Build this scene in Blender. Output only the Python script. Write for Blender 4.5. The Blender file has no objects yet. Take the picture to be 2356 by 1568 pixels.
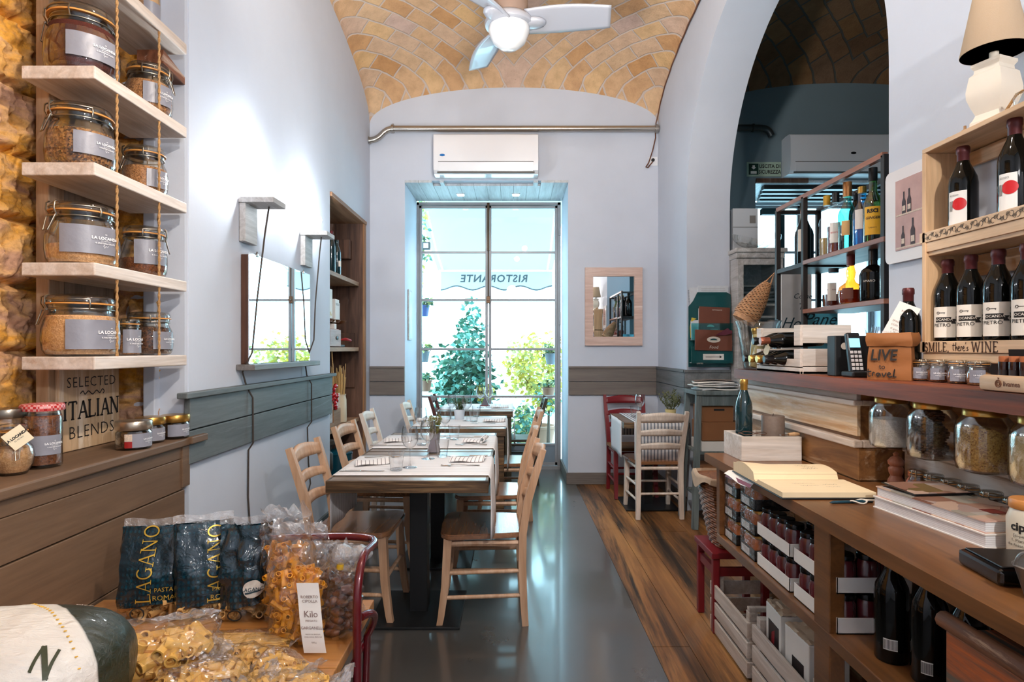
import bpy, bmesh, math, random
from mathutils import Vector as V, Matrix as MX, noise as NZ
PI = math.pi
R = random.Random(11)
SC = bpy.context.scene
COL = SC.collection

# ------------------------------------------------------------------ camera, sky, lights, exposure
F, H = 1393.0, 1.35                      # focal length in pixels of the 2356 px frame, eye height in metres
cam_d = bpy.data.cameras.new('camera'); cam = bpy.data.objects.new('camera', cam_d); COL.objects.link(cam)
cam_d.sensor_width = 36.0; cam_d.lens = 36.0 * F / 2356.0; cam_d.shift_y = 18.0 / 2356.0
cam_d.clip_start = 0.05; cam_d.clip_end = 200
cam.location = (0, 0, H); cam.rotation_euler = (PI / 2, 0, 0)
SC.camera = cam

SC.view_settings.view_transform = 'Standard'; SC.view_settings.look = 'None'
SC.view_settings.gamma = 1.0; SC.view_settings.use_curve_mapping = False
SC.view_settings.exposure = 0.82

wd = bpy.data.worlds.new('sky'); SC.world = wd; wd.use_nodes = True
bg = wd.node_tree.nodes['Background']
bg.inputs[0].default_value = (0.46, 0.82, 1.0, 1); bg.inputs[1].default_value = 7.0

def lamp(name, kind, loc, power, col, radius=0.05, aim=None, cone=None, blend=0.6):
    d = bpy.data.lights.new(name, kind); d.energy = power; d.color = col
    if kind in ('POINT', 'SPOT'): d.shadow_soft_size = radius
    o = bpy.data.objects.new(name, d); COL.objects.link(o); o.location = loc
    if aim is not None: o.rotation_euler = (V(aim) - V(loc)).to_track_quat('-Z', 'Y').to_euler()
    if cone: d.spot_size = math.radians(cone); d.spot_blend = blend
    return o
WARM = (1.0, 0.87, 0.74); WHITE = (1.0, 0.965, 0.93); COOL = (0.90, 0.96, 1.0)
lamp('ceiling_pendant', 'POINT', (0.25, 1.60, 3.35), 34, WHITE, 0.05)
lamp('standing_lamp', 'POINT', (0.93, -0.25, 2.30), 66, WHITE, 0.04)
lamp('fill_on_tables', 'SPOT', (0.10, 1.20, 3.20), 120, WHITE, 0.05, (-0.15, 4.5, 0.9), 62, 1.0)  # unseen fill light, added to lift the far tables
lamp('fill_on_bar', 'SPOT', (0.20, 0.80, 2.75), 52, WARM, 0.035, (1.24, 2.45, 1.06), 33)  # added fill without a fixture, warms the bar front
lamp('fill_on_shelf', 'SPOT', (0.40, 0.90, 3.05), 105, WARM, 0.035, (-1.7, 2.0, 1.5), 56)  # unseen fill added to brighten the stone and jar shelves
lamp('fill_up_vault', 'SPOT', (0.0, 2.2, 2.45), 125, (1.0, 0.93, 0.86), 0.10, (0.0, 4.6, 4.4), 120, 0.9)  # no real fixture: fill added below the vault to brighten its bricks
pd = bpy.data.lights.new('window_portal', 'AREA'); pd.shape = 'RECTANGLE'; pd.size = 1.62; pd.size_y = 2.95; pd.cycles.is_portal = True
po = bpy.data.objects.new('window_portal', pd); COL.objects.link(po); po.location = (-0.265, 6.95, 1.5); po.rotation_euler = (-PI / 2, 0, 0)
pd2 = pd.copy(); po2 = bpy.data.objects.new('window_portal', pd2); COL.objects.link(po2); po2.location = (3.25, 6.95, 1.5); po2.rotation_euler = (-PI / 2, 0, 0)

# ------------------------------------------------------------------ helpers
def at(px, py, y):                        # a point of the place from where it shows and how deep it lies
    return V(((px - 1178) * y / F, y, H - (py - 802) * y / F))

def srgb(r, g, b):
    f = lambda c: (c / 12.92 if c <= 0.04045 else ((c + 0.055) / 1.055) ** 2.4)
    return (f(r / 255), f(g / 255), f(b / 255), 1.0)

class MB:
    """collects shapes for ONE mesh object"""
    def __init__(s): s.bm = bmesh.new(); s.mi = 0
    def _add(s, vs, fs, mi=None, T=None):
        mi = s.mi if mi is None else mi
        bv = [s.bm.verts.new(T @ V(v) if T is not None else v) for v in vs]
        out = []
        for f in fs:
            try:
                fc = s.bm.faces.new([bv[i] for i in f]); fc.material_index = mi; out.append(fc)
            except ValueError: pass
        return out
    def box(s, x0, x1, y0, y1, z0, z1, bev=0.0, T=None, mi=None):
        t = bmesh.new(); bmesh.ops.create_cube(t, size=1.0)
        for v in t.verts:
            v.co = V(((x0 + x1) / 2 + v.co.x * (x1 - x0), (y0 + y1) / 2 + v.co.y * (y1 - y0), (z0 + z1) / 2 + v.co.z * (z1 - z0)))
        if bev > 0: bmesh.ops.bevel(t, geom=t.edges[:], offset=bev, segments=2, profile=0.5, affect='EDGES')
        t.verts.index_update()
        s._add([v.co.copy() for v in t.verts], [[v.index for v in f.verts] for f in t.faces], mi, T); t.free(); return s
    def tube(s, pts, r, seg=8, closed=False, mi=None, cap=True, T=None, flat=1.0):
        pts = [V(p) for p in pts]; n = len(pts)
        rs = r if isinstance(r, (list, tuple)) else [r] * n
        vs, fs = [], []; up = None
        for i, p in enumerate(pts):
            if closed: t = pts[(i + 1) % n] - pts[i - 1]
            else: t = pts[min(i + 1, n - 1)] - pts[max(i - 1, 0)]
            if t.length < 1e-9: t = V((0, 0, 1))
            t.normalize()
            if up is None:
                up = V((0, 0, 1)) if abs(t.z) < 0.9 else V((1, 0, 0))
            b = t.cross(up); 
            if b.length < 1e-6: b = t.cross(V((0.3, 1, 0.2)))
            b.normalize(); up = b.cross(t).normalized()
            for k in range(seg):
                a = 2 * PI * k / seg + (PI / 4 if seg == 4 else 0)
                vs.append(p + (b * math.cos(a) + up * math.sin(a) * flat) * rs[i])
        m = n if closed else n - 1
        for i in range(m):
            j = (i + 1) % n
            for k in range(seg):
                l = (k + 1) % seg
                fs.append((i * seg + k, i * seg + l, j * seg + l, j * seg + k))
        if cap and not closed:
            fs.append(tuple(range(seg))[::-1]); fs.append(tuple((n - 1) * seg + k for k in range(seg)))
        s._add(vs, fs, mi, T); return s
    def lathe(s, prof, seg=24, c=(0, 0, 0), sx=1.0, sy=1.0, mi=None, T=None, a0=0.0, a1=2 * PI, square=0.0):
        full = abs(a1 - a0 - 2 * PI) < 1e-6
        cnt = seg if full else seg + 1
        vs, fs = [], []
        for (r, z) in prof:
            for k in range(cnt):
                a = a0 + (a1 - a0) * k / seg
                q = 1.0
                if square > 0:
                    m = max(abs(math.cos(a)), abs(math.sin(a))); q = 1 + square * (1 / m - 1)
                vs.append(V((c[0] + r * q * math.cos(a) * sx, c[1] + r * q * math.sin(a) * sy, c[2] + z)))
        for i in range(len(prof) - 1):
            for k in range(seg):
                l = (k + 1) % cnt if full else k + 1
                fs.append((i * cnt + k, i * cnt + l, (i + 1) * cnt + l, (i + 1) * cnt + k))
        if full:
            if prof[0][0] > 1e-5: fs.append(tuple(range(cnt))[::-1])
            if prof[-1][0] > 1e-5: fs.append(tuple((len(prof) - 1) * cnt + k for k in range(cnt)))
        s._add(vs, fs, mi, T); return s
    def prism(s, poly, a, b, axis='x', mi=None, T=None):
        n = len(poly)
        def mk(u, v, w): return {'x': (w, u, v), 'y': (u, w, v), 'z': (u, v, w)}[axis]
        vs = [V(mk(u, v, a)) for u, v in poly] + [V(mk(u, v, b)) for u, v in poly]
        fs = [tuple(range(n))[::-1], tuple(range(n, 2 * n))] + [(i, (i + 1) % n, n + (i + 1) % n, n + i) for i in range(n)]
        s._add(vs, fs, mi, T); return s
    def sheet(s, fn, nu, nv, mi=None, T=None):
        vs = [V(fn(i / nu, j / nv)) for j in range(nv + 1) for i in range(nu + 1)]
        fs = [(j * (nu + 1) + i, j * (nu + 1) + i + 1, (j + 1) * (nu + 1) + i + 1, (j + 1) * (nu + 1) + i) for j in range(nv) for i in range(nu)]
        s._add(vs, fs, mi, T); return s
    def blob(s, c, r, sub=2, amp=0.0, fr=3.0, sc=(1, 1, 1), seed=0, mi=None):
        t = bmesh.new(); bmesh.ops.create_icosphere(t, subdivisions=sub, radius=1.0); t.verts.index_update()
        vs = []
        for v in t.verts:
            k = 1 + amp * NZ.noise(v.co * fr + V((seed * 3.1, seed * 1.7, seed)))
            vs.append(V((c[0] + v.co.x * k * r * sc[0], c[1] + v.co.y * k * r * sc[1], c[2] + v.co.z * k * r * sc[2])))
        s._add(vs, [[v.index for v in f.verts] for f in t.faces], mi); t.free(); return s
    def text(s, body, size, fn, shear=0.0, bold=0.0, align='CENTER', mi=None, spacing=1.0):
        cu = bpy.data.curves.new('t', 'FONT'); cu.body = body; cu.size = size; cu.shear = shear; cu.offset = bold
        cu.align_x = align; cu.align_y = 'CENTER'; cu.resolution_u = 2; cu.space_character = spacing
        ob = bpy.data.objects.new('t', cu); COL.objects.link(ob)
        dg = bpy.context.evaluated_depsgraph_get(); ev = ob.evaluated_get(dg); me = ev.to_mesh()
        vs = [V(fn(v.co.x, v.co.y)) for v in me.vertices]; fs = [tuple(p.vertices) for p in me.polygons]
        s._add(vs, fs, mi); ev.to_mesh_clear(); bpy.data.objects.remove(ob); bpy.data.curves.remove(cu); return s
    def build(s, name, mat, parent=None, smooth=None, fix=True):
        if fix: bmesh.ops.recalc_face_normals(s.bm, faces=s.bm.faces[:])
        me = bpy.data.meshes.new(name); s.bm.to_mesh(me); s.bm.free()
        for m in (mat if isinstance(mat, (list, tuple)) else [mat]): me.materials.append(m)
        if smooth:
            for p in me.polygons: p.use_smooth = True
            me.set_sharp_from_angle(angle=math.radians(smooth))
        o = bpy.data.objects.new(name, me); COL.objects.link(o)
        if parent is not None: o.parent = parent
        return o

def tag(o, label, cat, group=None, kind=None):
    if label: o['label'] = label
    if cat: o['category'] = cat
    if group: o['group'] = group
    if kind: o['kind'] = kind
    return o
def thing(name, label, cat, loc=(0, 0, 0), rz=0.0, group=None, rx=0.0, ry=0.0):
    o = bpy.data.objects.new(name, None); COL.objects.link(o); o.empty_display_size = 0.05
    o.location = loc; o.rotation_euler = (rx, ry, rz)
    return tag(o, label, cat, group)
def struct(o): o['kind'] = 'structure'; return o
def dup(root, loc, rz=0.0, label=None, group=None):
    r = root.copy(); COL.objects.link(r); r.location = loc; r.rotation_euler = (0, 0, rz)
    if label: r['label'] = label
    if group: r['group'] = group
    for ch in list(root.children):
        c = ch.copy(); COL.objects.link(c); c.parent = r
        for g in list(ch.children):
            d = g.copy(); COL.objects.link(d); d.parent = c
    return r
def arc(c, r, a0, a1, n, ax=(0, 2)):
    out = []
    for i in range(n + 1):
        a = a0 + (a1 - a0) * i / n; p = [c[0], c[1], c[2]]
        p[ax[0]] += r * math.cos(a); p[ax[1]] += r * math.sin(a); out.append(tuple(p))
    return out
def bez(p0, p1, p2, p3, n=12):
    p0, p1, p2, p3 = V(p0), V(p1), V(p2), V(p3); o = []
    for i in range(n + 1):
        t = i / n; o.append(p0 * (1 - t) ** 3 + p1 * 3 * t * (1 - t) ** 2 + p2 * 3 * t * t * (1 - t) + p3 * t ** 3)
    return o

# stroke lettering with serifs: strokes on a cell one unit tall
def _arc(cx, cy, rx, ry, a0, a1, n=10):
    return [(cx + rx * math.cos(math.radians(a0 + (a1 - a0) * i / n)), cy + ry * math.sin(math.radians(a0 + (a1 - a0) * i / n))) for i in range(n + 1)]
GL = {  # width, [(weight, points)], serifs (x, y)
 'L': (.62, [(1, [(.12, 0), (.12, 1)]), (.6, [(.12, .03), (.6, .03)]), (.6, [(.6, .03), (.6, .2)])], [(.12, 1), (.12, 0)]),
 'A': (.80, [(.6, [(.1, 0), (.42, 1)]), (1, [(.42, 1), (.74, 0)]), (.6, [(.2, .34), (.62, .34)])], [(.1, 0), (.74, 0)]),
 'G': (.82, [(1, _arc(.46, .5, .36, .49, 50, 330, 16)), (.9, [(.72, .02), (.72, .4)])], [(.72, .4)]),
 'N': (.86, [(.6, [(.14, 0), (.14, 1)]), (1, [(.14, 1), (.72, 0)]), (.6, [(.72, 0), (.72, 1)])], [(.14, 0), (.72, 1), (.1, 1)]),
 'O': (.88, [(1, _arc(.44, .5, .36, .49, 0, 360, 24))], []),
 'S': (.60, [(1, _arc(.3, .74, .2, .25, 20, 270, 10) + _arc(.3, .26, .22, .25, 90, -160, 10))], []),
 'M': (1.0, [(.6, [(.14, 0), (.14, 1)]), (1, [(.14, 1), (.5, .05)]), (.6, [(.5, .05), (.86, 1)]), (1, [(.86, 1), (.86, 0)])], [(.14, 0), (.86, 0), (.1, 1), (.9, 1)]),
 'I': (.36, [(1, [(.18, 0), (.18, 1)])], [(.18, 0), (.18, 1)]),
 'E': (.66, [(1, [(.14, 0), (.14, 1)]), (.6, [(.14, .98), (.58, .98)]), (.6, [(.14, .52), (.46, .52)]), (.6, [(.14, .02), (.6, .02)]), (.6, [(.58, .98), (.58, .84)]), (.6, [(.6, .02), (.6, .18)])], [(.14, 0), (.14, 1)]),
 'T': (.74, [(1, [(.37, 0), (.37, 1)]), (.6, [(.06, .98), (.68, .98)]), (.6, [(.06, .98), (.06, .82)]), (.6, [(.68, .98), (.68, .82)])], [(.37, 0)]),
 'W': (1.1, [(1, [(.06, 1), (.32, 0)]), (.6, [(.32, 0), (.55, .95)]), (1, [(.55, .95), (.8, 0)]), (.6, [(.8, 0), (1.04, 1)])], [(.06, 1), (1.04, 1)]),
 'R': (.76, [(1, [(.14, 0), (.14, 1)]), (.8, [(.14, .98)] + _arc(.36, .74, .22, .24, 90, -90, 8) + [(.14, .5)]), (.9, [(.36, .5), (.68, 0)])], [(.14, 0), (.14, 1)]),
 'D': (.82, [(1, [(.14, 0), (.14, 1)]), (.9, [(.14, .98)] + _arc(.32, .5, .4, .48, 90, -90, 12) + [(.14, .02)])], []),
 'B': (.7, [(1, [(.14, 0), (.14, 1)]), (.9, [(.14, .98)] + _arc(.36, .75, .2, .23, 90, -90, 8) + [(.14, .52)]), (.9, [(.14, .52)] + _arc(.36, .27, .26, .25, 90, -90, 8) + [(.14, .02)])], []),
 'C': (.76, [(1, _arc(.44, .5, .34, .49, 50, 310, 14))], []),
 'V': (.8, [(1, [(.06, 1), (.4, 0)]), (.6, [(.4, 0), (.74, 1)])], []),
 'P': (.68, [(1, [(.14, 0), (.14, 1)]), (.8, [(.14, .98)] + _arc(.36, .74, .22, .24, 90, -90, 8) + [(.14, .5)])], [(.14, 0), (.14, 1)]),
 ',': (.26, [(1, [(.14, .1), (.06, -.16)])], []), ' ': (.4, [], []), "'": (.22, [(1, [(.12, 1), (.08, .8)])], [])}
def ribbon(mb, pts, w, fn, mi=None):
    if len(pts) == 2: pts = [tuple(V(pts[0]).lerp(V(pts[1]), k / 6)) for k in range(7)]
    n = len(pts); L, Rr = [], []
    for i, p in enumerate(pts):
        a = V(pts[max(i - 1, 0)]); b = V(pts[min(i + 1, n - 1)]); t = (b - a)
        t = t.normalized() if t.length > 1e-9 else V((1, 0))
        nn = V((-t.y, t.x)) * w / 2; L.append(V(p) + nn); Rr.append(V(p) - nn)
    vs = [V(fn(q.x, q.y)) for q in L] + [V(fn(q.x, q.y)) for q in Rr]
    mb._add(vs, [(i, i + 1, n + i + 1, n + i) for i in range(n - 1)], mi)
def serif_text(mb, s, size, fn, w=0.11, serif=0.2, track=0.06, center=True, shear=0.0):
    tot = sum(GL[c][0] for c in s) + track * (len(s) - 1)
    x = -tot / 2 if center else 0.0
    for c in s:
        wd_, st, se = GL[c]
        tr = lambda p: ((x + p[0] + shear * p[1]) * size, (p[1] - 0.5) * size)
        for k, pts in st: ribbon(mb, [tr(p) for p in pts], w * k * size, fn)
        if serif:
            for (sx, sy) in se: ribbon(mb, [tr((sx - serif / 2, sy)), tr((sx + serif / 2, sy))], w * 0.5 * size, fn)
        x += wd_ + track
def script(mb, strokes, size, fn, w=0.07):
    """free handwriting: each stroke a chain of points smoothed"""
    for pts in strokes:
        q = []
        for i in range(len(pts) - 1):
            p0 = V(pts[max(i - 1, 0)]); p1 = V(pts[i]); p2 = V(pts[i + 1]); p3 = V(pts[min(i + 2, len(pts) - 1)])
            for k in range(5):
                t = k / 5
                q.append(0.5 * ((2 * p1) + (p2 - p0) * t + (2 * p0 - 5 * p1 + 4 * p2 - p3) * t * t + (3 * p1 - p0 - 3 * p2 + p3) * t ** 3))
        q.append(V(pts[-1]))
        ribbon(mb, [(p.x * size, p.y * size) for p in q], w * size, fn)

# ------------------------------------------------------------------ materials
MATS = {}
def _new(name):
    m = bpy.data.materials.new(name); m.use_nodes = True; MATS[name] = m
    return m, m.node_tree.nodes, m.node_tree.links, m.node_tree.nodes['Principled BSDF']
def _coord(N, L, sc=(1, 1, 1), rot=(0, 0, 0)):
    tc = N.new('ShaderNodeTexCoord'); mp = N.new('ShaderNodeMapping'); mp.inputs['Scale'].default_value = sc; mp.inputs['Rotation'].default_value = rot
    L.new(tc.outputs['Object'], mp.inputs['Vector']); return mp.outputs['Vector']
def _noise(N, L, vec, scale, detail=4, rough=0.55, dist=0.0):
    n = N.new('ShaderNodeTexNoise'); n.inputs['Scale'].default_value = scale; n.inputs['Detail'].default_value = detail
    n.inputs['Roughness'].default_value = rough; n.inputs['Distortion'].default_value = dist
    L.new(vec, n.inputs['Vector']); return n.outputs[0]
def _ramp(N, L, fac, stops):
    r = N.new('ShaderNodeValToRGB'); e = r.color_ramp.elements
    while len(e) < len(stops): e.new(0.5)
    for i, (p, c) in enumerate(stops): e[i].position = p; e[i].color = c
    L.new(fac, r.inputs['Fac']); return r.outputs['Color']
def _bump(N, L, b, h, strength, dist=0.01):
    bp = N.new('ShaderNodeBump'); bp.inputs['Strength'].default_value = strength; bp.inputs['Distance'].default_value = dist
    L.new(h, bp.inputs['Height']); L.new(bp.outputs['Normal'], b.inputs['Normal'])
def _mix(N, L, fac, a, b, mode='MIX'):
    m = N.new('ShaderNodeMix'); m.data_type = 'RGBA'; m.blend_type = mode
    for s_, v in ((m.inputs[0], fac), (m.inputs[6], a), (m.inputs[7], b)):
        if hasattr(v, 'is_output'): L.new(v, s_)
        else: s_.default_value = v
    return m.outputs[2]
def plain(name, col, rough=0.5, metal=0.0, var=0.0, vs=8.0, bump=0.0, bs=60.0, spec=0.5, coat=0.0, emit=None, sss=0.0):
    m, N, L, b = _new(name)
    b.inputs['Base Color'].default_value = col; b.inputs['Roughness'].default_value = rough; b.inputs['Metallic'].default_value = metal
    b.inputs['Specular IOR Level'].default_value = spec; b.inputs['Coat Weight'].default_value = coat
    vec = None
    if var or bump: vec = _coord(N, L)
    if var:
        d = tuple(c * (1 - var) for c in col[:3]) + (1,); l = tuple(min(1, c * (1 + var)) for c in col[:3]) + (1,)
        L.new(_ramp(N, L, _noise(N, L, vec, vs, 6), [(0.3, d), (0.7, l)]), b.inputs['Base Color'])
    if bump: _bump(N, L, b, _noise(N, L, vec, bs, 5), bump)
    if emit: b.inputs['Emission Color'].default_value = emit[0]; b.inputs['Emission Strength'].default_value = emit[1]
    return m
def wood(name, dark, light, axis='x', rough=0.55, sc=1.0, bump=0.25, wear=None, wear_at=0.62, coat=0.0, mid=None):
    m, N, L, b = _new(name)
    st = {'x': (0.6, 9, 9), 'y': (9, 0.6, 9), 'z': (9, 9, 0.6)}[axis]
    vec = _coord(N, L, tuple(k * sc for k in st))
    n1 = _noise(N, L, vec, 2.2, 6, 0.62, 0.8)
    stops = [(0.30, dark), (0.70, light)] if mid is None else [(0.30, dark), (0.5, mid), (0.72, light)]
    c = _ramp(N, L, n1, stops)
    fine = _noise(N, L, _coord(N, L, tuple(k * sc * 4 for k in st)), 3.0, 3, 0.6)
    c = _mix(N, L, 0.35, c, _ramp(N, L, fine, [(0.35, (0.55, 0.55, 0.55, 1)), (0.65, (1, 1, 1, 1))]), 'MULTIPLY')
    if wear:
        wv = _noise(N, L, _coord(N, L, tuple(k * sc * 0.5 for k in st)), 2.6, 8, 0.7, 0.5)
        wm = _ramp(N, L, wv, [(wear_at - 0.06, (0, 0, 0, 1)), (wear_at + 0.06, (1, 1, 1, 1))])
        c = _mix(N, L, wm, c, wear)
    L.new(c, b.inputs['Base Color']); b.inputs['Roughness'].default_value = rough; b.inputs['Coat Weight'].default_value = coat; b.inputs['Coat Roughness'].default_value = 0.2
    _bump(N, L, b, n1, bump, 0.004); return m
def thin(name, tint=(1, 1, 1, 1), gloss=0.06, rough=0.02, bump=0.0, bs=20.0, haze=0.0, edge=1.0):
    """clear glass or film: lets light through, mirrors at grazing angles"""
    m = bpy.data.materials.new(name); m.use_nodes = True; MATS[name] = m
    N, L = m.node_tree.nodes, m.node_tree.links; N.remove(N['Principled BSDF'])
    t = N.new('ShaderNodeBsdfTransparent'); t.inputs[0].default_value = tint
    g = N.new('ShaderNodeBsdfAnisotropic'); g.inputs['Roughness'].default_value = rough
    if edge < 1:                               # the glass looks thicker where it turns away
        l0 = N.new('ShaderNodeLayerWeight'); l0.inputs['Blend'].default_value = 0.5
        L.new(_ramp(N, L, l0.outputs['Facing'], [(0.55, tint), (0.97, tuple(c * edge for c in tint[:3]) + (1,))]), t.inputs[0])
    lw = N.new('ShaderNodeLayerWeight'); lw.inputs['Blend'].default_value = 0.35
    ad = N.new('ShaderNodeMath'); ad.operation = 'MULTIPLY_ADD'; ad.inputs[1].default_value = 0.55; ad.inputs[2].default_value = gloss; ad.use_clamp = True
    L.new(lw.outputs['Facing'], ad.inputs[0])
    mx = N.new('ShaderNodeMixShader'); L.new(ad.outputs[0], mx.inputs[0]); L.new(t.outputs[0], mx.inputs[1]); L.new(g.outputs[0], mx.inputs[2])
    out = N['Material Output']; res = mx.outputs[0]
    if bump:
        bp = N.new('ShaderNodeBump'); bp.inputs['Strength'].default_value = bump; bp.inputs['Distance'].default_value = 0.02
        L.new(_noise(N, L, _coord(N, L), bs, 3, 0.5, 1.5), bp.inputs['Height']); L.new(bp.outputs[0], g.inputs['Normal']); L.new(bp.outputs[0], lw.inputs['Normal'])
    if haze:
        d = N.new('ShaderNodeBsdfDiffuse'); d.inputs[0].default_value = (0.9, 0.9, 0.92, 1)
        m2 = N.new('ShaderNodeMixShader'); m2.inputs[0].default_value = haze; L.new(res, m2.inputs[1]); L.new(d.outputs[0], m2.inputs[2]); res = m2.outputs[0]
    L.new(res, out.inputs['Surface']); return m
def speck(name, cols, scale=120.0, rough=0.85, bump=0.4):
    """grainy fill such as spices"""
    m, N, L, b = _new(name); vec = _coord(N, L)
    vo = N.new('ShaderNodeTexVoronoi'); vo.inputs['Scale'].default_value = scale; L.new(vec, vo.inputs['Vector'])
    sp = N.new('ShaderNodeSeparateColor'); L.new(vo.outputs['Color'], sp.inputs[0])
    k = len(cols)
    L.new(_ramp(N, L, sp.outputs[0], [(i / max(1, k - 1) * 0.9 + 0.05, c) for i, c in enumerate(cols)]), b.inputs['Base Color'])
    b.inputs['Roughness'].default_value = rough; _bump(N, L, b, vo.outputs['Distance'], bump, 0.004); return m
def stripes(name, base, line, axis, period, width, rough=0.85):
    m, N, L, b = _new(name)
    tc = N.new('ShaderNodeTexCoord'); sp = N.new('ShaderNodeSeparateXYZ'); L.new(tc.outputs['Object'], sp.inputs[0])
    a = N.new('ShaderNodeMath'); a.operation = 'DIVIDE'; a.inputs[1].default_value = period; L.new(sp.outputs[axis], a.inputs[0])
    f = N.new('ShaderNodeMath'); f.operation = 'FRACT'; L.new(a.outputs[0], f.inputs[0])
    c = N.new('ShaderNodeMath'); c.operation = 'LESS_THAN'; c.inputs[1].default_value = width; L.new(f.outputs[0], c.inputs[0])
    L.new(_mix(N, L, c.outputs[0], base, line), b.inputs['Base Color']); b.inputs['Roughness'].default_value = rough
    _bump(N, L, b, _noise(N, L, _coord(N, L), 300, 2), 0.15, 0.002); return m
SC.cycles.transparent_max_bounces = 24; SC.cycles.max_bounces = 8; SC.cycles.use_denoising = True
SC.cycles.caustics_reflective = False; SC.cycles.caustics_refractive = False

# ------------------------------------------------------------------ shared materials
M = {}
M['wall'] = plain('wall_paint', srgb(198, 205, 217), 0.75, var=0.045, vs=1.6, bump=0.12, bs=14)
M['wall_shaded'] = plain('wall_paint_shaded', srgb(120, 138, 145), 0.8, var=0.05, vs=1.6)  # wall paint darkened for the bar room, its shade put into the colour
M['wainscot'] = wood('wainscot_grey', srgb(92, 95, 97), srgb(128, 130, 131), 'y', 0.6, 0.7, 0.12)
M['wainscot_worn'] = wood('wainscot_worn', srgb(82, 88, 88), srgb(112, 120, 122), 'y', 0.6, 0.7, 0.2, wear=srgb(140, 150, 154), wear_at=0.66)
M['wainscot_x'] = wood('wainscot_taupe', srgb(102, 94, 88), srgb(124, 115, 108), 'x', 0.6, 0.7, 0.12)
M['panel'] = wood('bench_panel_paint', srgb(98, 74, 54), srgb(116, 90, 68), 'y', 0.55, 0.8, 0.12)
M['white_wood'] = wood('whitewashed_wood', srgb(196, 176, 158), srgb(232, 222, 214), 'y', 0.6, 1.0, 0.3, wear=srgb(178, 142, 116), wear_at=0.66)
M['white_wood_x'] = wood('whitewashed_wood_x', srgb(196, 182, 168), srgb(232, 226, 220), 'x', 0.6, 1.0, 0.3, wear=srgb(186, 150, 124), wear_at=0.67)
M['black'] = plain('black_metal', srgb(16, 17, 19), 0.45)
M['steel'] = plain('brushed_steel', srgb(176, 170, 162), 0.25, 0.9, bump=0.05)
M['wire'] = plain('clip_wire', srgb(150, 140, 126), 0.28, 1.0)
M['white_gloss'] = plain('white_plastic', srgb(232, 234, 238), 0.25, coat=0.3)
M['glass'] = thin('clear_glass', (0.97, 0.98, 0.97, 1), 0.05, 0.03, edge=0.6)
M['pane'] = thin('window_glass', (0.97, 0.99, 0.99, 1), 0.02, 0.01)

def brick_mat(name, cols, mortar, sc=1.0, dark=1.0):
    m, N, L, b = _new(name)
    tc = N.new('ShaderNodeTexCoord'); sp = N.new('ShaderNodeSeparateXYZ'); L.new(tc.outputs['Object'], sp.inputs[0])
    ab = N.new('ShaderNodeMath'); ab.operation = 'ABSOLUTE'; L.new(sp.outputs[0], ab.inputs[0])
    cb = N.new('ShaderNodeCombineXYZ'); L.new(ab.outputs[0], cb.inputs[0]); L.new(sp.outputs[1], cb.inputs[1])
    mp = N.new('ShaderNodeMapping'); mp.inputs['Rotation'].default_value = (0, 0, math.radians(47)); L.new(cb.outputs[0], mp.inputs[0])
    wob = N.new('ShaderNodeTexNoise'); wob.inputs['Scale'].default_value = 5; wob.inputs['Detail'].default_value = 3; L.new(tc.outputs['Object'], wob.inputs['Vector'])
    ad = N.new('ShaderNodeMix'); ad.data_type = 'VECTOR'; ad.inputs[0].default_value = 0.035
    L.new(mp.outputs[0], ad.inputs[4]); L.new(wob.outputs['Color'], ad.inputs[5])
    br = N.new('ShaderNodeTexBrick'); br.inputs['Scale'].default_value = 1.0
    br.inputs['Brick Width'].default_value = 0.27 * sc; br.inputs['Row Height'].default_value = 0.135 * sc
    br.inputs['Mortar Size'].default_value = 0.009 * sc; br.inputs['Mortar Smooth'].default_value = 0.5; br.inputs['Bias'].default_value = 0.0
    br.inputs['Color1'].default_value = (0, 0, 0, 1); br.inputs['Color2'].default_value = (1, 1, 1, 1); br.inputs['Mortar'].default_value = (0.5, 0.5, 0.5, 1)
    L.new(ad.outputs[1], br.inputs['Vector'])
    base = _ramp(N, L, br.outputs['Color'], [(0.0, cols[0]), (0.35, cols[1]), (0.65, cols[2]), (1.0, cols[3])])
    v2 = _coord(N, L)
    base = _mix(N, L, 0.45, base, _ramp(N, L, _noise(N, L, v2, 9, 8, 0.65), [(0.32, (0.52, 0.46, 0.42, 1)), (0.6, (1, 1, 1, 1))]), 'MULTIPLY')
    base = _mix(N, L, _ramp(N, L, _noise(N, L, v2, 60, 4, 0.7), [(0.62, (0, 0, 0, 1)), (0.72, (0.7, 0.7, 0.7, 1))]), base, tuple(c * 0.45 for c in cols[1][:3]) + (1,))
    L.new(_mix(N, L, br.outputs['Fac'], base, mortar), b.inputs['Base Color']); b.inputs['Roughness'].default_value = 0.9
    hm = N.new('ShaderNodeMath'); hm.operation = 'MULTIPLY_ADD'; hm.inputs[1].default_value = -0.8; L.new(br.outputs['Fac'], hm.inputs[0]); L.new(_noise(N, L, v2, 30, 8, 0.7), hm.inputs[2])
    _bump(N, L, b, hm.outputs[0], 0.6, 0.02); return m
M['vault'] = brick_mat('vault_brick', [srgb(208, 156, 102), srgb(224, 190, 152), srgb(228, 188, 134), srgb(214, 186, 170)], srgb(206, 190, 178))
M['vault_shaded'] = brick_mat('vault_brick_shaded', [srgb(110, 78, 52), srgb(140, 104, 74), srgb(150, 108, 66), srgb(126, 98, 76)], srgb(84, 84, 78), 1.15)  # darker copy of the vault bricks: the unlit room's shade is in the colours

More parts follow.
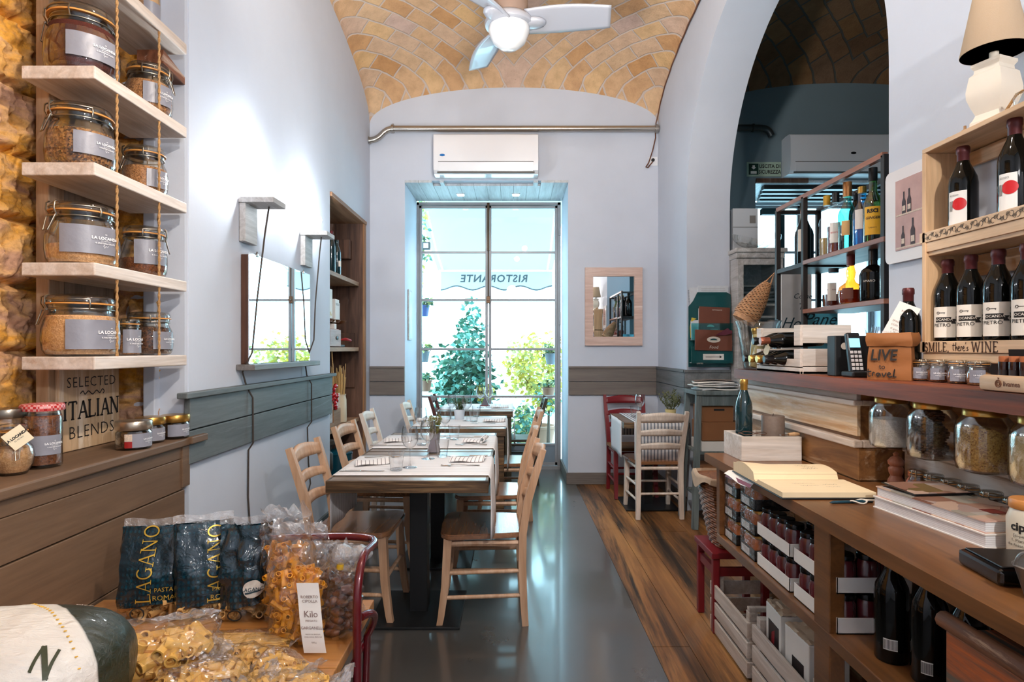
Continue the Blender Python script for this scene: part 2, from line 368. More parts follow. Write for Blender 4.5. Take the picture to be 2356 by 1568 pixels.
def stone_mat():
    m, N, L, b = _new('tufa_stone'); v = _coord(N, L)
    big = _ramp(N, L, _noise(N, L, _coord(N, L, (3, 3, 6)), 1.3, 4, 0.6, 0.5), [(0.36, srgb(206, 160, 130)), (0.48, srgb(226, 176, 112)), (0.60, srgb(240, 172, 62)), (0.72, srgb(226, 172, 110))])
    fine = _ramp(N, L, _noise(N, L, v, 45, 8, 0.7), [(0.34, (0.45, 0.4, 0.38, 1)), (0.56, (1, 1, 1, 1))])
    L.new(_mix(N, L, 0.6, big, fine, 'MULTIPLY'), b.inputs['Base Color']); b.inputs['Roughness'].default_value = 0.95
    _bump(N, L, b, _noise(N, L, v, 40, 9, 0.75), 0.5, 0.02); return m
M['stone'] = stone_mat()

def concrete():
    m, N, L, b = _new('polished_concrete'); v = _coord(N, L)
    L.new(_ramp(N, L, _noise(N, L, v, 1.7, 8, 0.6, 0.4), [(0.3, srgb(66, 65, 63)), (0.7, srgb(77, 76, 73))]), b.inputs['Base Color'])
    L.new(_ramp(N, L, _noise(N, L, v, 3.0, 6, 0.65), [(0.3, (0.27,) * 3 + (1,)), (0.7, (0.31,) * 3 + (1,))]), b.inputs['Roughness'])
    b.inputs['Specular IOR Level'].default_value = 1.0; b.inputs['Coat Weight'].default_value = 0.6; b.inputs['Coat Roughness'].default_value = 0.09; return m
M['concrete'] = concrete()
M['plank'] = wood('floor_plank', srgb(66, 40, 18), srgb(190, 136, 78), 'y', 0.45, 0.45, 0.35, wear=srgb(38, 26, 15), wear_at=0.545, mid=srgb(150, 100, 54))

# ------------------------------------------------------------------ floor
b = MB(); b.box(-2.0, 0.637, -1.6, 7.4, -0.10, 0.0); struct(b.build('floor', M['concrete']))
b = MB(); xs = 0.637
while xs < 4.9:                                       # wide boards running down the room
    w = R.choice([0.15, 0.17, 0.19]); ys = -1.6 + R.uniform(-1.2, 0)
    while ys < 6.9:
        l = R.uniform(1.6, 2.6); b.box(xs + 0.002, xs + w - 0.001, max(ys + 0.002, -1.6), min(ys + l - 0.002, 6.9), -0.10, R.uniform(-0.0025, -0.0005)); ys += l
    xs += w
fw = struct(b.build('floor_boards', M['plank']))

# ------------------------------------------------------------------ back wall with its deep window niches
b = MB()
b.box(-1.9, -1.07, 6.05, 6.81, 0, 4.8); b.box(0.56, 2.43, 6.05, 6.81, 0, 4.8); b.box(4.06, 4.95, 6.05, 6.81, 0, 4.8)
b.box(-1.07, 0.56, 6.05, 6.81, 3.03, 4.8); b.box(2.43, 4.06, 6.05, 6.81, 3.03, 4.8)
struct(b.build('wall_back', M['wall']))
# ------------------------------------------------------------------ left wall: plain part, bookshelf niche, stone niche
b = MB()
b.box(-1.9, -1.42, 2.66, 4.72, 0, 4.8)
b.box(-1.9, -1.42, 4.72, 6.05, 2.58, 4.8)
b.box(-1.9, -1.42, 5.86, 6.05, 0, 2.58)
b.box(-1.9, -1.78, 4.72, 5.86, 0, 2.58)
b.box(-1.9, -1.42, -1.6, 2.66, 3.0, 4.8); b.box(-1.9, -1.42, -1.6, 0.6, 0, 3.0)
b.box(-1.9, -1.735, 0.6, 2.66, 0, 0.90)
struct(b.build('wall_left', M['wall']))
def stone_x(y, z):                                    # height of the rough blocks above the plane of the wall
    row = math.floor(z / 0.235 + 0.3); fz = z / 0.235 + 0.3 - row
    yy = y / 0.46 + (row * 0.37) % 1.0; cel = math.floor(yy); fy = yy - cel
    e = min(min(fy, 1 - fy) * 0.46, min(fz, 1 - fz) * 0.235)
    e += 0.012 * NZ.noise(V((y * 9, z * 9, 4)))
    h = min(1.0, max(0.0, e / 0.024)); h = h * h * (3 - 2 * h)
    return h * (0.050 + 0.02 * NZ.noise(V((cel * 3.3, row * 5.1, 0)))) + 0.022 * NZ.fractal(V((y * 20, z * 20, 2)), .7, 2.2, 5)
b = MB(); b.sheet(lambda u, v: (-1.80 + stone_x(1.2 + 1.46 * u, 0.9 + 2.1 * v), 1.2 + 1.46 * u, 0.9 + 2.1 * v), 210, 300)
b.sheet(lambda u, v: (-1.80 + 0.27 * u, 2.665 - 0.8 * stone_x(5.3 + 0.27 * u, 0.9 + 2.1 * v), 0.9 + 2.1 * v), 30, 200)
b.box(-1.9, -1.83, 0.6, 2.66, 0.9, 3.0)
struct(b.build('wall_stone', M['stone'], smooth=60))
b = MB(); b.box(-1.535, -1.425, 2.635, 2.662, 0.93, 3.0); b.box(-1.585, -1.535, 2.60, 2.662, 0.95, 3.0, 0.004)
struct(b.build('trim_4', M['wall']))
b = MB(); b.prism([(2.47, 2.515), (2.632, 2.497), (2.632, 2.53), (2.47, 2.57)], -1.53, -1.422, 'x')
tag(b.build('timber_stub', wood('old_brown_timber', srgb(84, 46, 28), srgb(132, 80, 52), 'y', 0.6, wear=srgb(196, 180, 164), wear_at=0.62)), 'short stub of old brown timber on the wall behind the jar shelves', 'timber')
# ------------------------------------------------------------------ right wall with the big arch
b = MB(); poly = [(-1.6, 0), (2.43, 0), (2.43, 2.50)]
poly += [(3.745 - 1.315 * math.cos(PI * i / 40), 2.50 + 1.315 * math.sin(PI * i / 40)) for i in range(1, 40)]
poly += [(5.06, 2.50), (5.06, 0), (6.05, 0), (6.05, 4.8), (-1.6, 4.8)]
b.prism(poly, 1.46, 1.82, 'x')
for v in b.bm.verts: v.co.x += 0.02 * max(0.0, 5.06 - v.co.y)          # the wall is not quite square to the room
struct(b.build('wall_right', M['wall'], smooth=30))
b = MB(); b.box(-1.9, 4.95, -1.75, -1.6, 0, 4.8); struct(b.build('wall_front', M['wall']))
b = MB(); b.box(4.8, 4.95, -1.6, 6.05, 0, 4.8); b.box(1.82, 4.8, -0.2, 0.0, 0, 4.8); struct(b.build('wall_bar', M['wall_shaded']))
b = MB(); b.box(1.822, 2.425, 6.03, 6.049, 0, 4.1); b.box(2.425, 4.065, 6.03, 6.049, 3.03, 4.1); b.box(4.065, 4.8, 6.03, 6.049, 0, 4.1); struct(b.build('wall_bar_back', M['wall_shaded']))  # thin layer over the window wall in the shaded paint

# ------------------------------------------------------------------ vaults
def vault_z(x, y, xc, hw):
    u = max(-1, min(1, (x - xc) / hw)); a = 0.36 * math.sqrt(max(0, 1 - u * u)) if abs(u) < 1 else 0
    yy = y if y > 1.25 else 2.5 - y
    v = (yy - 3.65) / 2.4; bb = 0.52 * math.sqrt(max(0, 1 - v * v))
    return 3.6 + a + bb
def vault(xa, xb, ya, yb):
    m_ = MB(); xc, hw = (xa + xb) / 2, (xb - xa) / 2
    def fn(u, v):
        x = xc - hw * math.cos(PI * u); yv = ya + (yb - ya) * v
        if x > xc and xb < 1.5: x += (x - xc) / hw * 0.02 * max(0.0, 5.06 - yv)
        return (x - xc, yv, vault_z(x, yv, xc, hw))
    m_.sheet(fn, 40, 100); return m_, xc
b, xc = vault(-1.42, 1.46, -1.15, 6.05); o = struct(b.build('ceiling', M['vault'], smooth=80)); o.location.x = xc
b, xc = vault(1.82, 4.80, -1.15, 6.05); o = struct(b.build('ceiling_bar', M['vault_shaded'], smooth=80)); o.location.x = xc
b = MB(); b.box(-1.9, 4.95, -1.75, 6.9, 4.8, 4.9); struct(b.build('roof', M['wall']))

# ------------------------------------------------------------------ wainscots, baseboards
def boards(name, x, ya, yb, za, zb, mat, n=2, gap=0.006):
    m_ = MB(); h = (zb - za) / n
    for k in range(n): m_.box(x, x + 0.02, ya, yb, za + k * h + gap / 2, za + (k + 1) * h - gap / 2, 0.003)
    return struct(m_.build(name, mat))
b = MB(); b.box(-1.419, -1.395, 2.62, 4.70, 0.85, 0.993, 0.003); b.box(-1.419, -1.393, 2.62, 4.70, 0.999, 1.135, 0.003)
b.box(-1.419, -1.372, 2.56, 4.74, 1.137, 1.162, 0.004); struct(b.build('trim_1', M['wainscot_worn']))
def wains(name, x0, x1, y0, y1, cap, mat):
    m_ = MB(); m_.box(x0, x1, y0, y1, 0.89, 1.020, 0.003); m_.box(x0, x1, y0, y1, 1.026, 1.150, 0.003); m_.box(*cap, 1.152, 1.176, 0.003)
    return struct(m_.build(name, mat))
wains('trim_2', -1.418, -1.072, 6.025, 6.049, (-1.418, -1.072, 6.02, 6.049), M['wainscot_x'])
wains('trim_3', 0.563, 1.437, 6.025, 6.049, (0.563, 1.437, 6.02, 6.049), M['wainscot_x'])
wains('trim_5', 1.437, 1.459, 5.04, 6.049, (1.43, 1.459, 5.02, 6.049), M['wainscot'])
wains('trim_6', 1.437, 1.82, 5.036, 5.059, (1.43, 1.82, 5.03, 5.059), M['wainscot'])
b = MB(); b.box(0.542, 1.459, 6.03, 6.05, 0, 0.115, 0.003); b.box(0.542, 0.56, 6.05, 6.80, 0, 0.115, 0.003); b.box(1.44, 1.459, 5.04, 6.03, 0, 0.115, 0.003); struct(b.build('baseboard_back', M['wainscot_x']))
b = MB(); b.box(-1.419, -1.40, 2.68, 4.70, 0, 0.10, 0.003); struct(b.build('baseboard_left', M['wainscot_worn']))

# ------------------------------------------------------------------ window niche head with its notch, small spots
M['soffit'] = wood('soffit_boards', srgb(176, 182, 186), srgb(214, 220, 224), 'y', 0.5, 0.8, 0.1)
b = MB(); nb = 12; w = 1.63 / nb
for k in range(nb):
    x0 = -1.07 + k * w; front = 6.035 if (x0 + w < -0.70 or x0 > 0.22) else 6.16
    b.box(x0 + 0.001, x0 + w - 0.001, front, 6.79, 3.005, 3.03, 0.002)
b.box(-0.72, -0.68, 6.035, 6.165, 3.005, 3.03); b.box(0.215, 0.26, 6.035, 6.165, 3.005, 3.03)
struct(b.build('trim_7', M['soffit']))
M['spotglow'] = plain('spot_glow', srgb(255, 250, 240), 0.3, emit=((1, 0.98, 0.94, 1), 6.0))
for i, px in enumerate((1060, 1187)):
    x = (px - 1178) * 6.5 / F
    t = thing('recessed_spot', ['small square recessed spot in the niche ceiling nearer the bookshelf niche', 'small square recessed spot in the niche ceiling nearer the framed wall mirror'][i], 'ceiling light', (x, 6.5, 3.005))
    q = MB(); q.box(-0.045, 0.045, -0.045, 0.045, -0.006, 0.004, 0.002); q.build('rim', M['white_gloss'], t)
    q = MB(); q.box(-0.033, 0.033, -0.033, 0.033, -0.009, -0.005); q.build('diffuser', M['spotglow'], t)
    lamp('recessed_spot_light', 'SPOT', (x, 6.5, 2.98), 9, WHITE, 0.03, (x, 6.5, 0), 110)

# ------------------------------------------------------------------ window 1: tall double casement, cremone bolt, solid foot panels
M['frame'] = plain('window_frame_paint', srgb(150, 150, 152), 0.45, var=0.06)
def window(name, xa, xb, y, zr, panes, zt):
    root = bpy.data.objects.new(name, None); COL.objects.link(root); struct(root)
    m_ = MB(); xm = (xa + xb) / 2
    m_.box(xa, xa + 0.035, y - 0.03, y + 0.05, 0, zt); m_.box(xb - 0.035, xb, y - 0.03, y + 0.05, 0, zt); m_.box(xa, xb, y - 0.03, y + 0.05, zt - 0.03, zt); m_.box(xa, xb, y - 0.05, y + 0.06, 0, 0.035)
    for (a, c) in ((xa + 0.035, xm - 0.005), (xm + 0.005, xb - 0.035)):
        m_.box(a, a + 0.03, y - 0.02, y + 0.02, 0.04, zt - 0.035, 0.003); m_.box(c - 0.03, c, y - 0.02, y + 0.02, 0.04, zt - 0.035, 0.003)
        for z in zr: m_.box(a, c, y - 0.018, y + 0.018, z - 0.013, z + 0.013, 0.003)
        m_.box(a, c, y - 0.02, y + 0.02, zt - 0.065, zt - 0.035, 0.003); m_.box(a, c, y - 0.02, y + 0.02, 0.04, 0.075)
    for xh in (xa + 0.012, xb - 0.012):
        for zh in (2.62, 1.62, 0.62): m_.box(xh - 0.012, xh + 0.012, y - 0.045, y - 0.025, zh, zh + 0.14, 0.003)
    m_.build('window_frame', M['frame'], root); root['kind'] = 'structure'
    m_ = MB(); m_.box(xa + 0.05, xb - 0.05, y - 0.008, y + 0.008, 0.06, 0.27); m_.build('foot_panel', M['foot'], root)
    m_ = MB(); m_.box(xa + 0.05, xm - 0.02, y - 0.003, y + 0.003, 0.27, zt - 0.05); m_.box(xm + 0.02, xb - 0.05, y - 0.003, y + 0.003, 0.27, zt - 0.05); m_.build('pane', M['pane'], root)
    m_ = MB(); m_.tube([(xm, y - 0.035, 1.88), (xm, y - 0.035, 2.45)], 0.008, 6); m_.tube([(xm, y - 0.035, 2.45), (xm, y - 0.035, zt - 0.01)], 0.015, 8); m_.box(xm - 0.022, xm + 0.022, y - 0.05, y - 0.02, 1.86, 1.94, 0.005); m_.tube([(xm, y - 0.05, 1.90), (xm, y - 0.09, 1.90)], 0.012, 8)
    m_.build('bolt', M['bolt'], root)
M['foot'] = plain('window_foot_panel', srgb(128, 140, 150), 0.5, var=0.05)
M['bolt'] = plain('bronze_bolt', srgb(96, 72, 54), 0.4, 0.7)
ZR = [2.435, 1.898, 1.345, 0.812, 0.274]
window('window_1', -1.08, 0.5475, 6.83, ZR, 5, 2.995)
window('window_2', 2.42, 4.07, 6.83, ZR, 5, 2.995)
# ================================================================== LEFT: jar shelves, ledge, bench panel
M['rope'] = wood('jute_rope', srgb(150, 104, 58), srgb(206, 164, 110), 'x', 0.9, 8, 0.6)
M['label_grey'] = plain('label_grey', srgb(134, 135, 145), 0.38, var=0.05, vs=20, bump=0.15, bs=25)
M['ink_white'] = plain('ink_white', srgb(236, 236, 238), 0.6)
M['ink_black'] = plain('ink_black', srgb(30, 26, 24), 0.7)
M['gasket'] = plain('orange_gasket', srgb(206, 142, 70), 0.5)
FILL = {'paprika': speck('paprika', [srgb(58, 16, 4), srgb(80, 26, 8)], 400, 0.9, 0.1),
        'herb': speck('herb_mix', [srgb(58, 34, 16), srgb(120, 76, 38), srgb(168, 118, 66)], 160),
        'salt': speck('rosy_salt', [srgb(196, 142, 92), srgb(222, 172, 122)], 220, 0.9, 0.3),
        'tan': speck('tan_salt', [srgb(150, 98, 56), srgb(196, 140, 90), srgb(112, 70, 40)], 260),
        'dark': speck('dark_spice', [srgb(34, 20, 12), srgb(76, 44, 24), srgb(100, 62, 34)], 170),
        'rust': speck('rust_spice', [srgb(90, 46, 18), srgb(132, 74, 34)], 240)}
def cyl_map(r, z0, a0, cx=0, cy=0, off=0.0012):
    """wraps flat lettering round an upright jar; a0 = the way the middle faces"""
    return lambda u, v: (cx + (r + off) * math.cos(a0 + u / r), cy + (r + off) * math.sin(a0 + u / r), z0 + v)
def label_text(m_, fn, k, full=True):
    m_.text('LA LOCANDA', 0.020 * k, lambda u, v: fn(u, v + 0.010 * k), bold=0.0008 * k)
    m_.text('DI PIETRO', 0.010 * k, lambda u, v: fn(u, v - 0.004 * k))
    m_.text('IL SALE DELLA SALUTE', 0.0095 * k, lambda u, v: fn(u, v - 0.015 * k), bold=0.0003 * k)
    script(m_, [[(-.5, 0), (-.3, .4), (-.3, -.3), (0, .1), (.2, -.1), (.5, .2)]], 0.026 * k, lambda u, v: fn(u, v - 0.030 * k), 0.05)
    script(m_, [[(-.4, 0), (0, .25), (.4, 0), (0, -.1), (-.4, 0)]], 0.012 * k, lambda u, v: fn(u, v + 0.029 * k), 0.12)
def clip_jar(label, loc, r, h, fill, level, rz, lab=None, clip=2.4, group=None, name='clip_jar', cat='jar', texton=True, fan=0.16, tagcard=False):
    """bail jar: bulging glass body, glass lid, orange gasket, wire bail, fill, grey label. lab = (z, height, start angle, end angle)"""
    t = thing(name, label, cat, loc, rz, group)
    nk = r * 0.80; zb = h * 0.70
    prof = [(r * .62, 0.0), (r * .86, .004), (r * .96, h * .10), (r, h * .24), (r * .985, h * .42), (r * .92, h * .55), (nk, h * .66), (nk * .98, zb), (nk * 1.04, h * .75), (nk * 1.04, h * .79)]
    m_ = MB(); m_.lathe(prof + [(nk * .94, h * .79), (nk * .90, zb), (nk * .92, h * .66), (r * .90, h * .42), (r * .955, h * .24), (r * .90, h * .06), (0, h * .03)], 36)
    m_.build('glass_body', M['glass'], t, smooth=50)
    m_ = MB(); m_.lathe([(nk * 1.0, h * .815), (nk * 1.07, h * .83), (nk * 1.08, h * .89), (nk * 1.0, h * .93), (nk * .8, h * .945), (0, h * .95), (0, h * .935), (nk * .78, h * .93), (nk * .9, h * .88), (nk * .92, h * .815)], 36); m_.build('lid', M['glass'], t, smooth=50)
    m_ = MB(); m_.lathe([(nk * .95, h * .79), (nk * 1.13, h * .792), (nk * 1.13, h * .813), (nk * .95, h * .815), (nk * .95, h * .79)], 36); m_.build('gasket', M['gasket'], t, smooth=60)
    if fill:
        L_ = max(.10, level) * h; ins = []
        for (pr, pz) in [(r * .88, h * .035), (r * .94, h * .12), (r * .97, h * .24), (r * .955, h * .42), (r * .89, h * .55), (nk * .90, h * .66)]:
            if pz < L_: ins.append((pr * .985, pz))
        m_ = MB(); m_.lathe([(0, h * .033)] + ins + [(ins[-1][0] * .98, L_), (ins[-1][0] * .5, L_ + .006), (0, L_ + .003)], 32); m_.build('filling', FILL[fill] if isinstance(fill, str) else fill, t, smooth=60)
    w = 0.0022 if r > .05 else 0.0014
    m_ = MB(); m_.tube([(nk * 1.05 * math.cos(2 * PI * k / 32), nk * 1.05 * math.sin(2 * PI * k / 32), h * .72) for k in range(32)], w, 6, closed=True)
    m_.tube([(nk * 1.10 * math.cos(clip + q), nk * 1.10 * math.sin(clip + q), h * .865) for q in [PI * .04 * i - PI * .5 for i in range(26)]], w, 6)
    for s_ in (-1, 1):
        a = clip + s_ * .22
        p = lambda rr, z: (rr * math.cos(a), rr * math.sin(a), z)
        m_.tube([p(nk * 1.09, h * .93), p(nk * 1.20, h * .90), p(nk * 1.22, h * .80), p(nk * 1.12, h * .72)], w * 1.3, 6)
        a = clip + s_ * PI * .5
        m_.tube([p(nk * 1.08, h * .865), p(nk * 1.16, h * .80), p(nk * 1.06, h * .72)], w * 1.2, 6)
    m_.tube([(nk * 1.16 * math.cos(clip + q), nk * 1.16 * math.sin(clip + q), h * .71) for q in (-.26, -.1, .1, .26)], w * 1.5, 6)
    if r > .05: m_.tube([(nk * 1.18 * math.cos(clip + .25), nk * 1.18 * math.sin(clip + .25), h * .72), (r * 1.08 * math.cos(clip + .12), r * 1.08 * math.sin(clip + .12), h * .48), (r * 1.08 * math.cos(clip - .12), r * 1.08 * math.sin(clip - .12), h * .48), (nk * 1.18 * math.cos(clip - .25), nk * 1.18 * math.sin(clip - .25), h * .72)], w * 1.1, 6)
    m_.build('wire_bail', M['wire'], t, smooth=60)
    if lab:
        z0, lh, a0, a1 = lab; rr = r * 1.012
        m_ = MB(); m_.sheet(lambda u, v: ((rr + .0015 * NZ.noise(V((u * 9, v * 5, r * 90)))) * math.cos(a0 + (a1 - a0) * u), (rr + .0015 * NZ.noise(V((u * 9, v * 5, r * 90)))) * math.sin(a0 + (a1 - a0) * u), z0 + lh * (v - .5)), 20, 6)
        lo = m_.build('paper_label', M['label_grey'], t, smooth=80)
        if texton:
            m_ = MB(); k = lh / 0.085; am = a1 - (a1 - a0) * .27
            label_text(m_, cyl_map(rr, z0, am, off=.0035), k * .62); m_.build('lettering', M['ink_white'], lo)
    return t

SH = [2.645, 2.291, 1.970, 1.637, 1.324]
shelf = thing('rope_shelf', 'whitewashed wall shelf of five boards hung on jute ropes against the stone wall', 'shelf', (0, 0, 0))
for z in SH:
    m_ = MB(); m_.box(-1.63, -1.385, 2.01, 2.58, z - 0.044, z, 0.004)
    m_.build('shelf_board', M['white_wood'], shelf)
M['grey_wood'] = wood('grey_old_board', srgb(104, 84, 68), srgb(160, 142, 124), 'z', 0.7, 0.8, 0.25)
m_ = MB(); m_.box(-1.700, -1.652, 2.16, 2.235, 0.985, 2.9, 0.004); m_.build('post', wood('pale_post', srgb(150, 116, 84), srgb(204, 176, 146), 'z', 0.6, 0.9, 0.25), shelf)
m_ = MB(); m_.box(-1.680, -1.655, 2.24, 2.52, 1.330, 2.9, 0.003); m_.build('back_board', M['grey_wood'], shelf)
for yr in (2.135, 2.39):
    m_ = MB()
    for i in range(2):                                # two strands twisted round each other
        m_.tube([(-1.393 + .0022 * math.cos(k * .9 + i * PI), yr + .0022 * math.sin(k * .9 + i * PI), 1.324 + k * (2.645 - 1.324) / 160) for k in range(161)], 0.0032, 6)
    m_.build('rope', M['rope'], shelf, smooth=80)

JX, JY, SX, SY = -1.512, 2.132, -1.480, 2.465
FC = -0.62                                            # the way the labels face, towards the middle of the room
clip_jar('big clip jar full of deep red paprika powder on the second shelf down', (JX, JY, SH[1]), .114, .255, 'paprika', .66, 0, (.085, .082, FC - .75, FC + .62), clip=-2.9)
clip_jar('smaller clip jar of pale brown grains beside the paprika jar', (SX, SY, SH[1]), .088, .215, 'tan', .60, 0, (.075, .080, FC - .62, FC + .72), clip=.25)
clip_jar('big clip jar half full of coarse brown herb mix on the third shelf', (JX, JY - .004, SH[2]), .108, .235, 'herb', .54, 0, (.078, .075, FC - .55, FC + .70), clip=-2.2)
clip_jar('smaller clip jar of light brown flakes behind the coarse brown herb mix', (SX - .01, SY - .005, SH[2]), .082, .205, 'tan', .52, 0, (.060, .070, FC - .35, FC + .75), clip=-2.7)
clip_jar('big clip jar nearly empty with a little pink salt under a wrinkled label', (JX + .002, JY, SH[3]), .112, .230, 'salt', .30, 0, (.085, .095, FC - .95, FC + .70), clip=-2.0)
clip_jar('smaller clip jar of dark red spice beside the nearly empty salt jar', (SX - .01, SY - .015, SH[3]), .085, .215, 'rust', .34, 0, (.095, .095, FC - .8, FC + .70), clip=.5)
clip_jar('big clip jar full of tan seasoned salt on the lowest shelf', (JX - .002, JY - .002, SH[4]), .117, .225, 'salt', .62, 0, (.075, .100, FC - .72, FC + .88), clip=-2.3)
clip_jar('tiny clip jar of tan seasoning squeezed between two jars on the lowest shelf', (-1.470, 2.325, SH[4]), .041, .150, 'tan', .52, 0, (.055, .088, FC - .9, FC + .9), clip=2.6)
clip_jar('smaller clip jar of dark brown spice at the far end of the lowest shelf', (SX + .005, SY + .005, SH[4]), .083, .185, 'dark', .60, 0, (.060, .070, FC - .30, FC + .85), clip=-2.6)
t = thing('glass_jar', 'glass jar of pink grain with string standing on the topmost rope shelf', 'jar', (-1.445, 2.40, SH[0]))
m_ = MB(); m_.lathe([(.03, 0), (.045, .004), (.046, .12), (.036, .135), (.036, .15), (.033, .15), (.033, .135), (.043, .118), (.042, .008), (0, .006)], 28); m_.build('glass_body', M['glass'], t, smooth=50)
m_ = MB(); m_.lathe([(0, .007), (.041, .008), (.042, .09), (0, .093)], 24); m_.build('filling', FILL['salt'], t, smooth=50)
m_ = MB(); m_.sheet(lambda u, v: (.0475 * math.cos(-1.3 + 1.5 * u), .0475 * math.sin(-1.3 + 1.5 * u), .01 + .055 * v), 10, 2); m_.build('paper_label', M['label_grey'], t, smooth=80)
m_ = MB(); m_.tube([(.040 * math.cos(k * .4), .040 * math.sin(k * .4), .137) for k in range(16)], .003, 6, closed=True); m_.tube([(.02, -.04, .137), (.03, -.045, .10), (.045, -.04, .07)], .0025, 6); m_.build('string', M['rope'], t, smooth=60)

# ledge, planked bench front
t = thing('ledge_board', 'long grey wooden ledge below the jar shelves carrying small jars', 'ledge', (0, 0, 0))
m_ = MB(); m_.box(-1.72, -1.385, 0.7, 2.64, 0.936, 0.968, 0.006); m_.build('top_board', M['panel'], t)
m_ = MB(); m_.box(-1.46, -1.372, 2.60, 2.735, 0.940, 0.970, 0.004); m_.build('end_block', M['panel'], t)
t = thing('bench_front', 'brown grey planked panel under the ledge behind the pasta bags', 'panel', (0, 0, 0))
for (a, c) in ((0.005, .25), (.254, .498), (.502, .748), (.753, .882), (.884, .934)):
    m_ = MB(); m_.box(-1.428, -1.404, 0.7, 2.598, a, c, 0.0025); m_.build('plank', M['panel'], t)
m_ = MB(); m_.box(-1.430, -1.398, 2.57, 2.63, 0.76, 0.934, 0.003); m_.build('end_post', M['panel'], t)

# painted sign board
M['sign_wood'] = wood('sign_board_wood', srgb(184, 146, 106), srgb(226, 196, 158), 'z', 0.6, 0.9, 0.25, wear=srgb(232, 216, 194), wear_at=0.6)
t = thing('sign_board', 'pale wooden board lettered SELECTED ITALIAN BLENDS leaning on the stone wall', 'sign', (-1.648, 2.375, 0.97), 0)
m_ = MB(); m_.box(-.010, .010, -.185, .150, 0.0, .352, 0.003); sb = m_.build('board', M['sign_wood'], t)
m_ = MB()
fs = lambda dz: (lambda u, v: (.0112, .0 + u - .012, dz + v))
m_.text('SELECTED', .056, fs(.252), bold=-.0004, spacing=1.12); m_.text('BLENDS', .068, fs(.064), bold=-.0008, spacing=1.1)
serif_text(m_, 'ITALIAN', .066, fs(.150), .17, .26, .04)
script(m_, [[(-.9, 0), (-.7, .12), (-.55, -.05), (-.3, .1), (0, -.08), (.3, .1), (.55, -.05), (.75, .14), (.9, .02), (.8, -.1)]], .075, fs(.210), .06)
m_.build('lettering', M['ink_black'], sb)

# jars along the ledge
def lid_jar(label, loc, r, h, fill, lidmat, level=.8, lidh=.03, lidr=1.06, lab=None, red=False, text=True, group=None, rim=False):
    t = thing('spice_jar', label, 'jar', loc, 0, group)
    hb = h - lidh
    m_ = MB(); m_.lathe([(r * .8, 0), (r * .98, .005), (r, .015), (r, hb * .86), (r * .88, hb * .97), (r * .88, hb + .006), (r * .84, hb + .006), (r * .85, hb * .96), (r * .965, hb * .85), (r * .96, .012), (0, .008)], 30); m_.build('glass_body', M['glass'], t, smooth=50)
    m_ = MB(); m_.lathe([(0, .009), (r * .95, .013), (r * .955, hb * level), (0, hb * level + .003)], 26); m_.build('filling', FILL[fill], t, smooth=50)
    m_ = MB(); L_ = r * lidr
    m_.lathe([(L_ * .97, hb), (L_, hb + .003), (L_, h - .006), (L_ * .96, h - .001), (L_ * .9, h), (0, h - .0015)], 40); lo = m_.build('lid', lidmat, t, smooth=40)
    if lab:
        z0, lh, a0, a1 = lab; rr = r * 1.012
        m_ = MB(); m_.sheet(lambda u, v: (rr * math.cos(a0 + (a1 - a0) * u), rr * math.sin(a0 + (a1 - a0) * u), z0 + lh * (v - .5)), 20, 1)
        lo = m_.build('paper_label', M['label_grey'], t, smooth=80)
        if text:
            m_ = MB(); label_text(m_, cyl_map(rr, z0, a1 - .42, off=.0012), lh / .085 * .62); m_.build('lettering', M['ink_white'], lo)
        if red:
            m_ = MB(); m_.sheet(lambda u, v: ((rr + .0006) * math.cos(a0 + .42 * u), (rr + .0006) * math.sin(a0 + .42 * u), z0 - lh * .5 + lh * .45 * v), 6, 1); m_.build('red_patch', plain('red_print', srgb(150, 26, 24), .5), lo)
            m_ = MB(); m_.sheet(lambda u, v: ((rr + .0006) * math.cos(a0 + .42 * u), (rr + .0006) * math.sin(a0 + .42 * u), z0 - lh * .02 + lh * .50 * v), 6, 1); m_.build('pale_patch', plain('pale_print', srgb(206, 186, 166), .5, var=.2, vs=200), lo)
    return t
def gingham():
    m, N, L, b = _new('red_gingham'); v = _coord(N, L)
    c = N.new('ShaderNodeTexChecker'); c.inputs['Scale'].default_value = 130; c.inputs[1].default_value = srgb(178, 24, 28); c.inputs[2].default_value = srgb(236, 222, 218); L.new(v, c.inputs['Vector'])
    c2 = N.new('ShaderNodeTexChecker'); c2.inputs['Scale'].default_value = 65; c2.inputs[1].default_value = srgb(170, 20, 26); c2.inputs[2].default_value = srgb(206, 84, 84); L.new(v, c2.inputs['Vector'])
    L.new(_mix(N, L, 0.62, c.outputs[0], c2.outputs[0]), b.inputs['Base Color']); b.inputs['Roughness'].default_value = .4; return m
M['silver_lid'] = plain('silver_lid', srgb(190, 176, 158), 0.28, 0.9); M['gold_lid'] = plain('gold_lid', srgb(196, 150, 74), 0.28, 0.9)
lid_jar('tall jar of dark seasoning with a red gingham lid on the ledge', (-1.520, 1.960, .968), .054, .205, 'rust', gingham(), .92, .022, 1.12, (.075, .062, FC - 1.1, FC + .75))
lid_jar('squat dark jar with a silver lid and red patch on its label', (-1.452, 2.325, .968), .061, .108, 'dark', M['silver_lid'], .85, .034, 1.04, (.036, .052, FC - .9, FC + .95), red=True)
lid_jar('squat gold lidded jar between the silver lidded jar and the last jar', (-1.478, 2.475, .968), .053, .105, 'dark', M['gold_lid'], .85, .030, 1.06, (.036, .050, FC - 1.0, FC + .9))
lid_jar('squat gold lidded jar at the far end of the ledge', (-1.440, 2.590, .970), .053, .100, 'dark', M['gold_lid'], .85, .030, 1.06, (.036, .050, FC - 1.0, FC + .9))
lid_jar('dark jar standing behind the round jar with the paper tag', (-1.590, 1.905, .968), .048, .195, 'dark', M['wire'], .8, .03, 1.04, None)
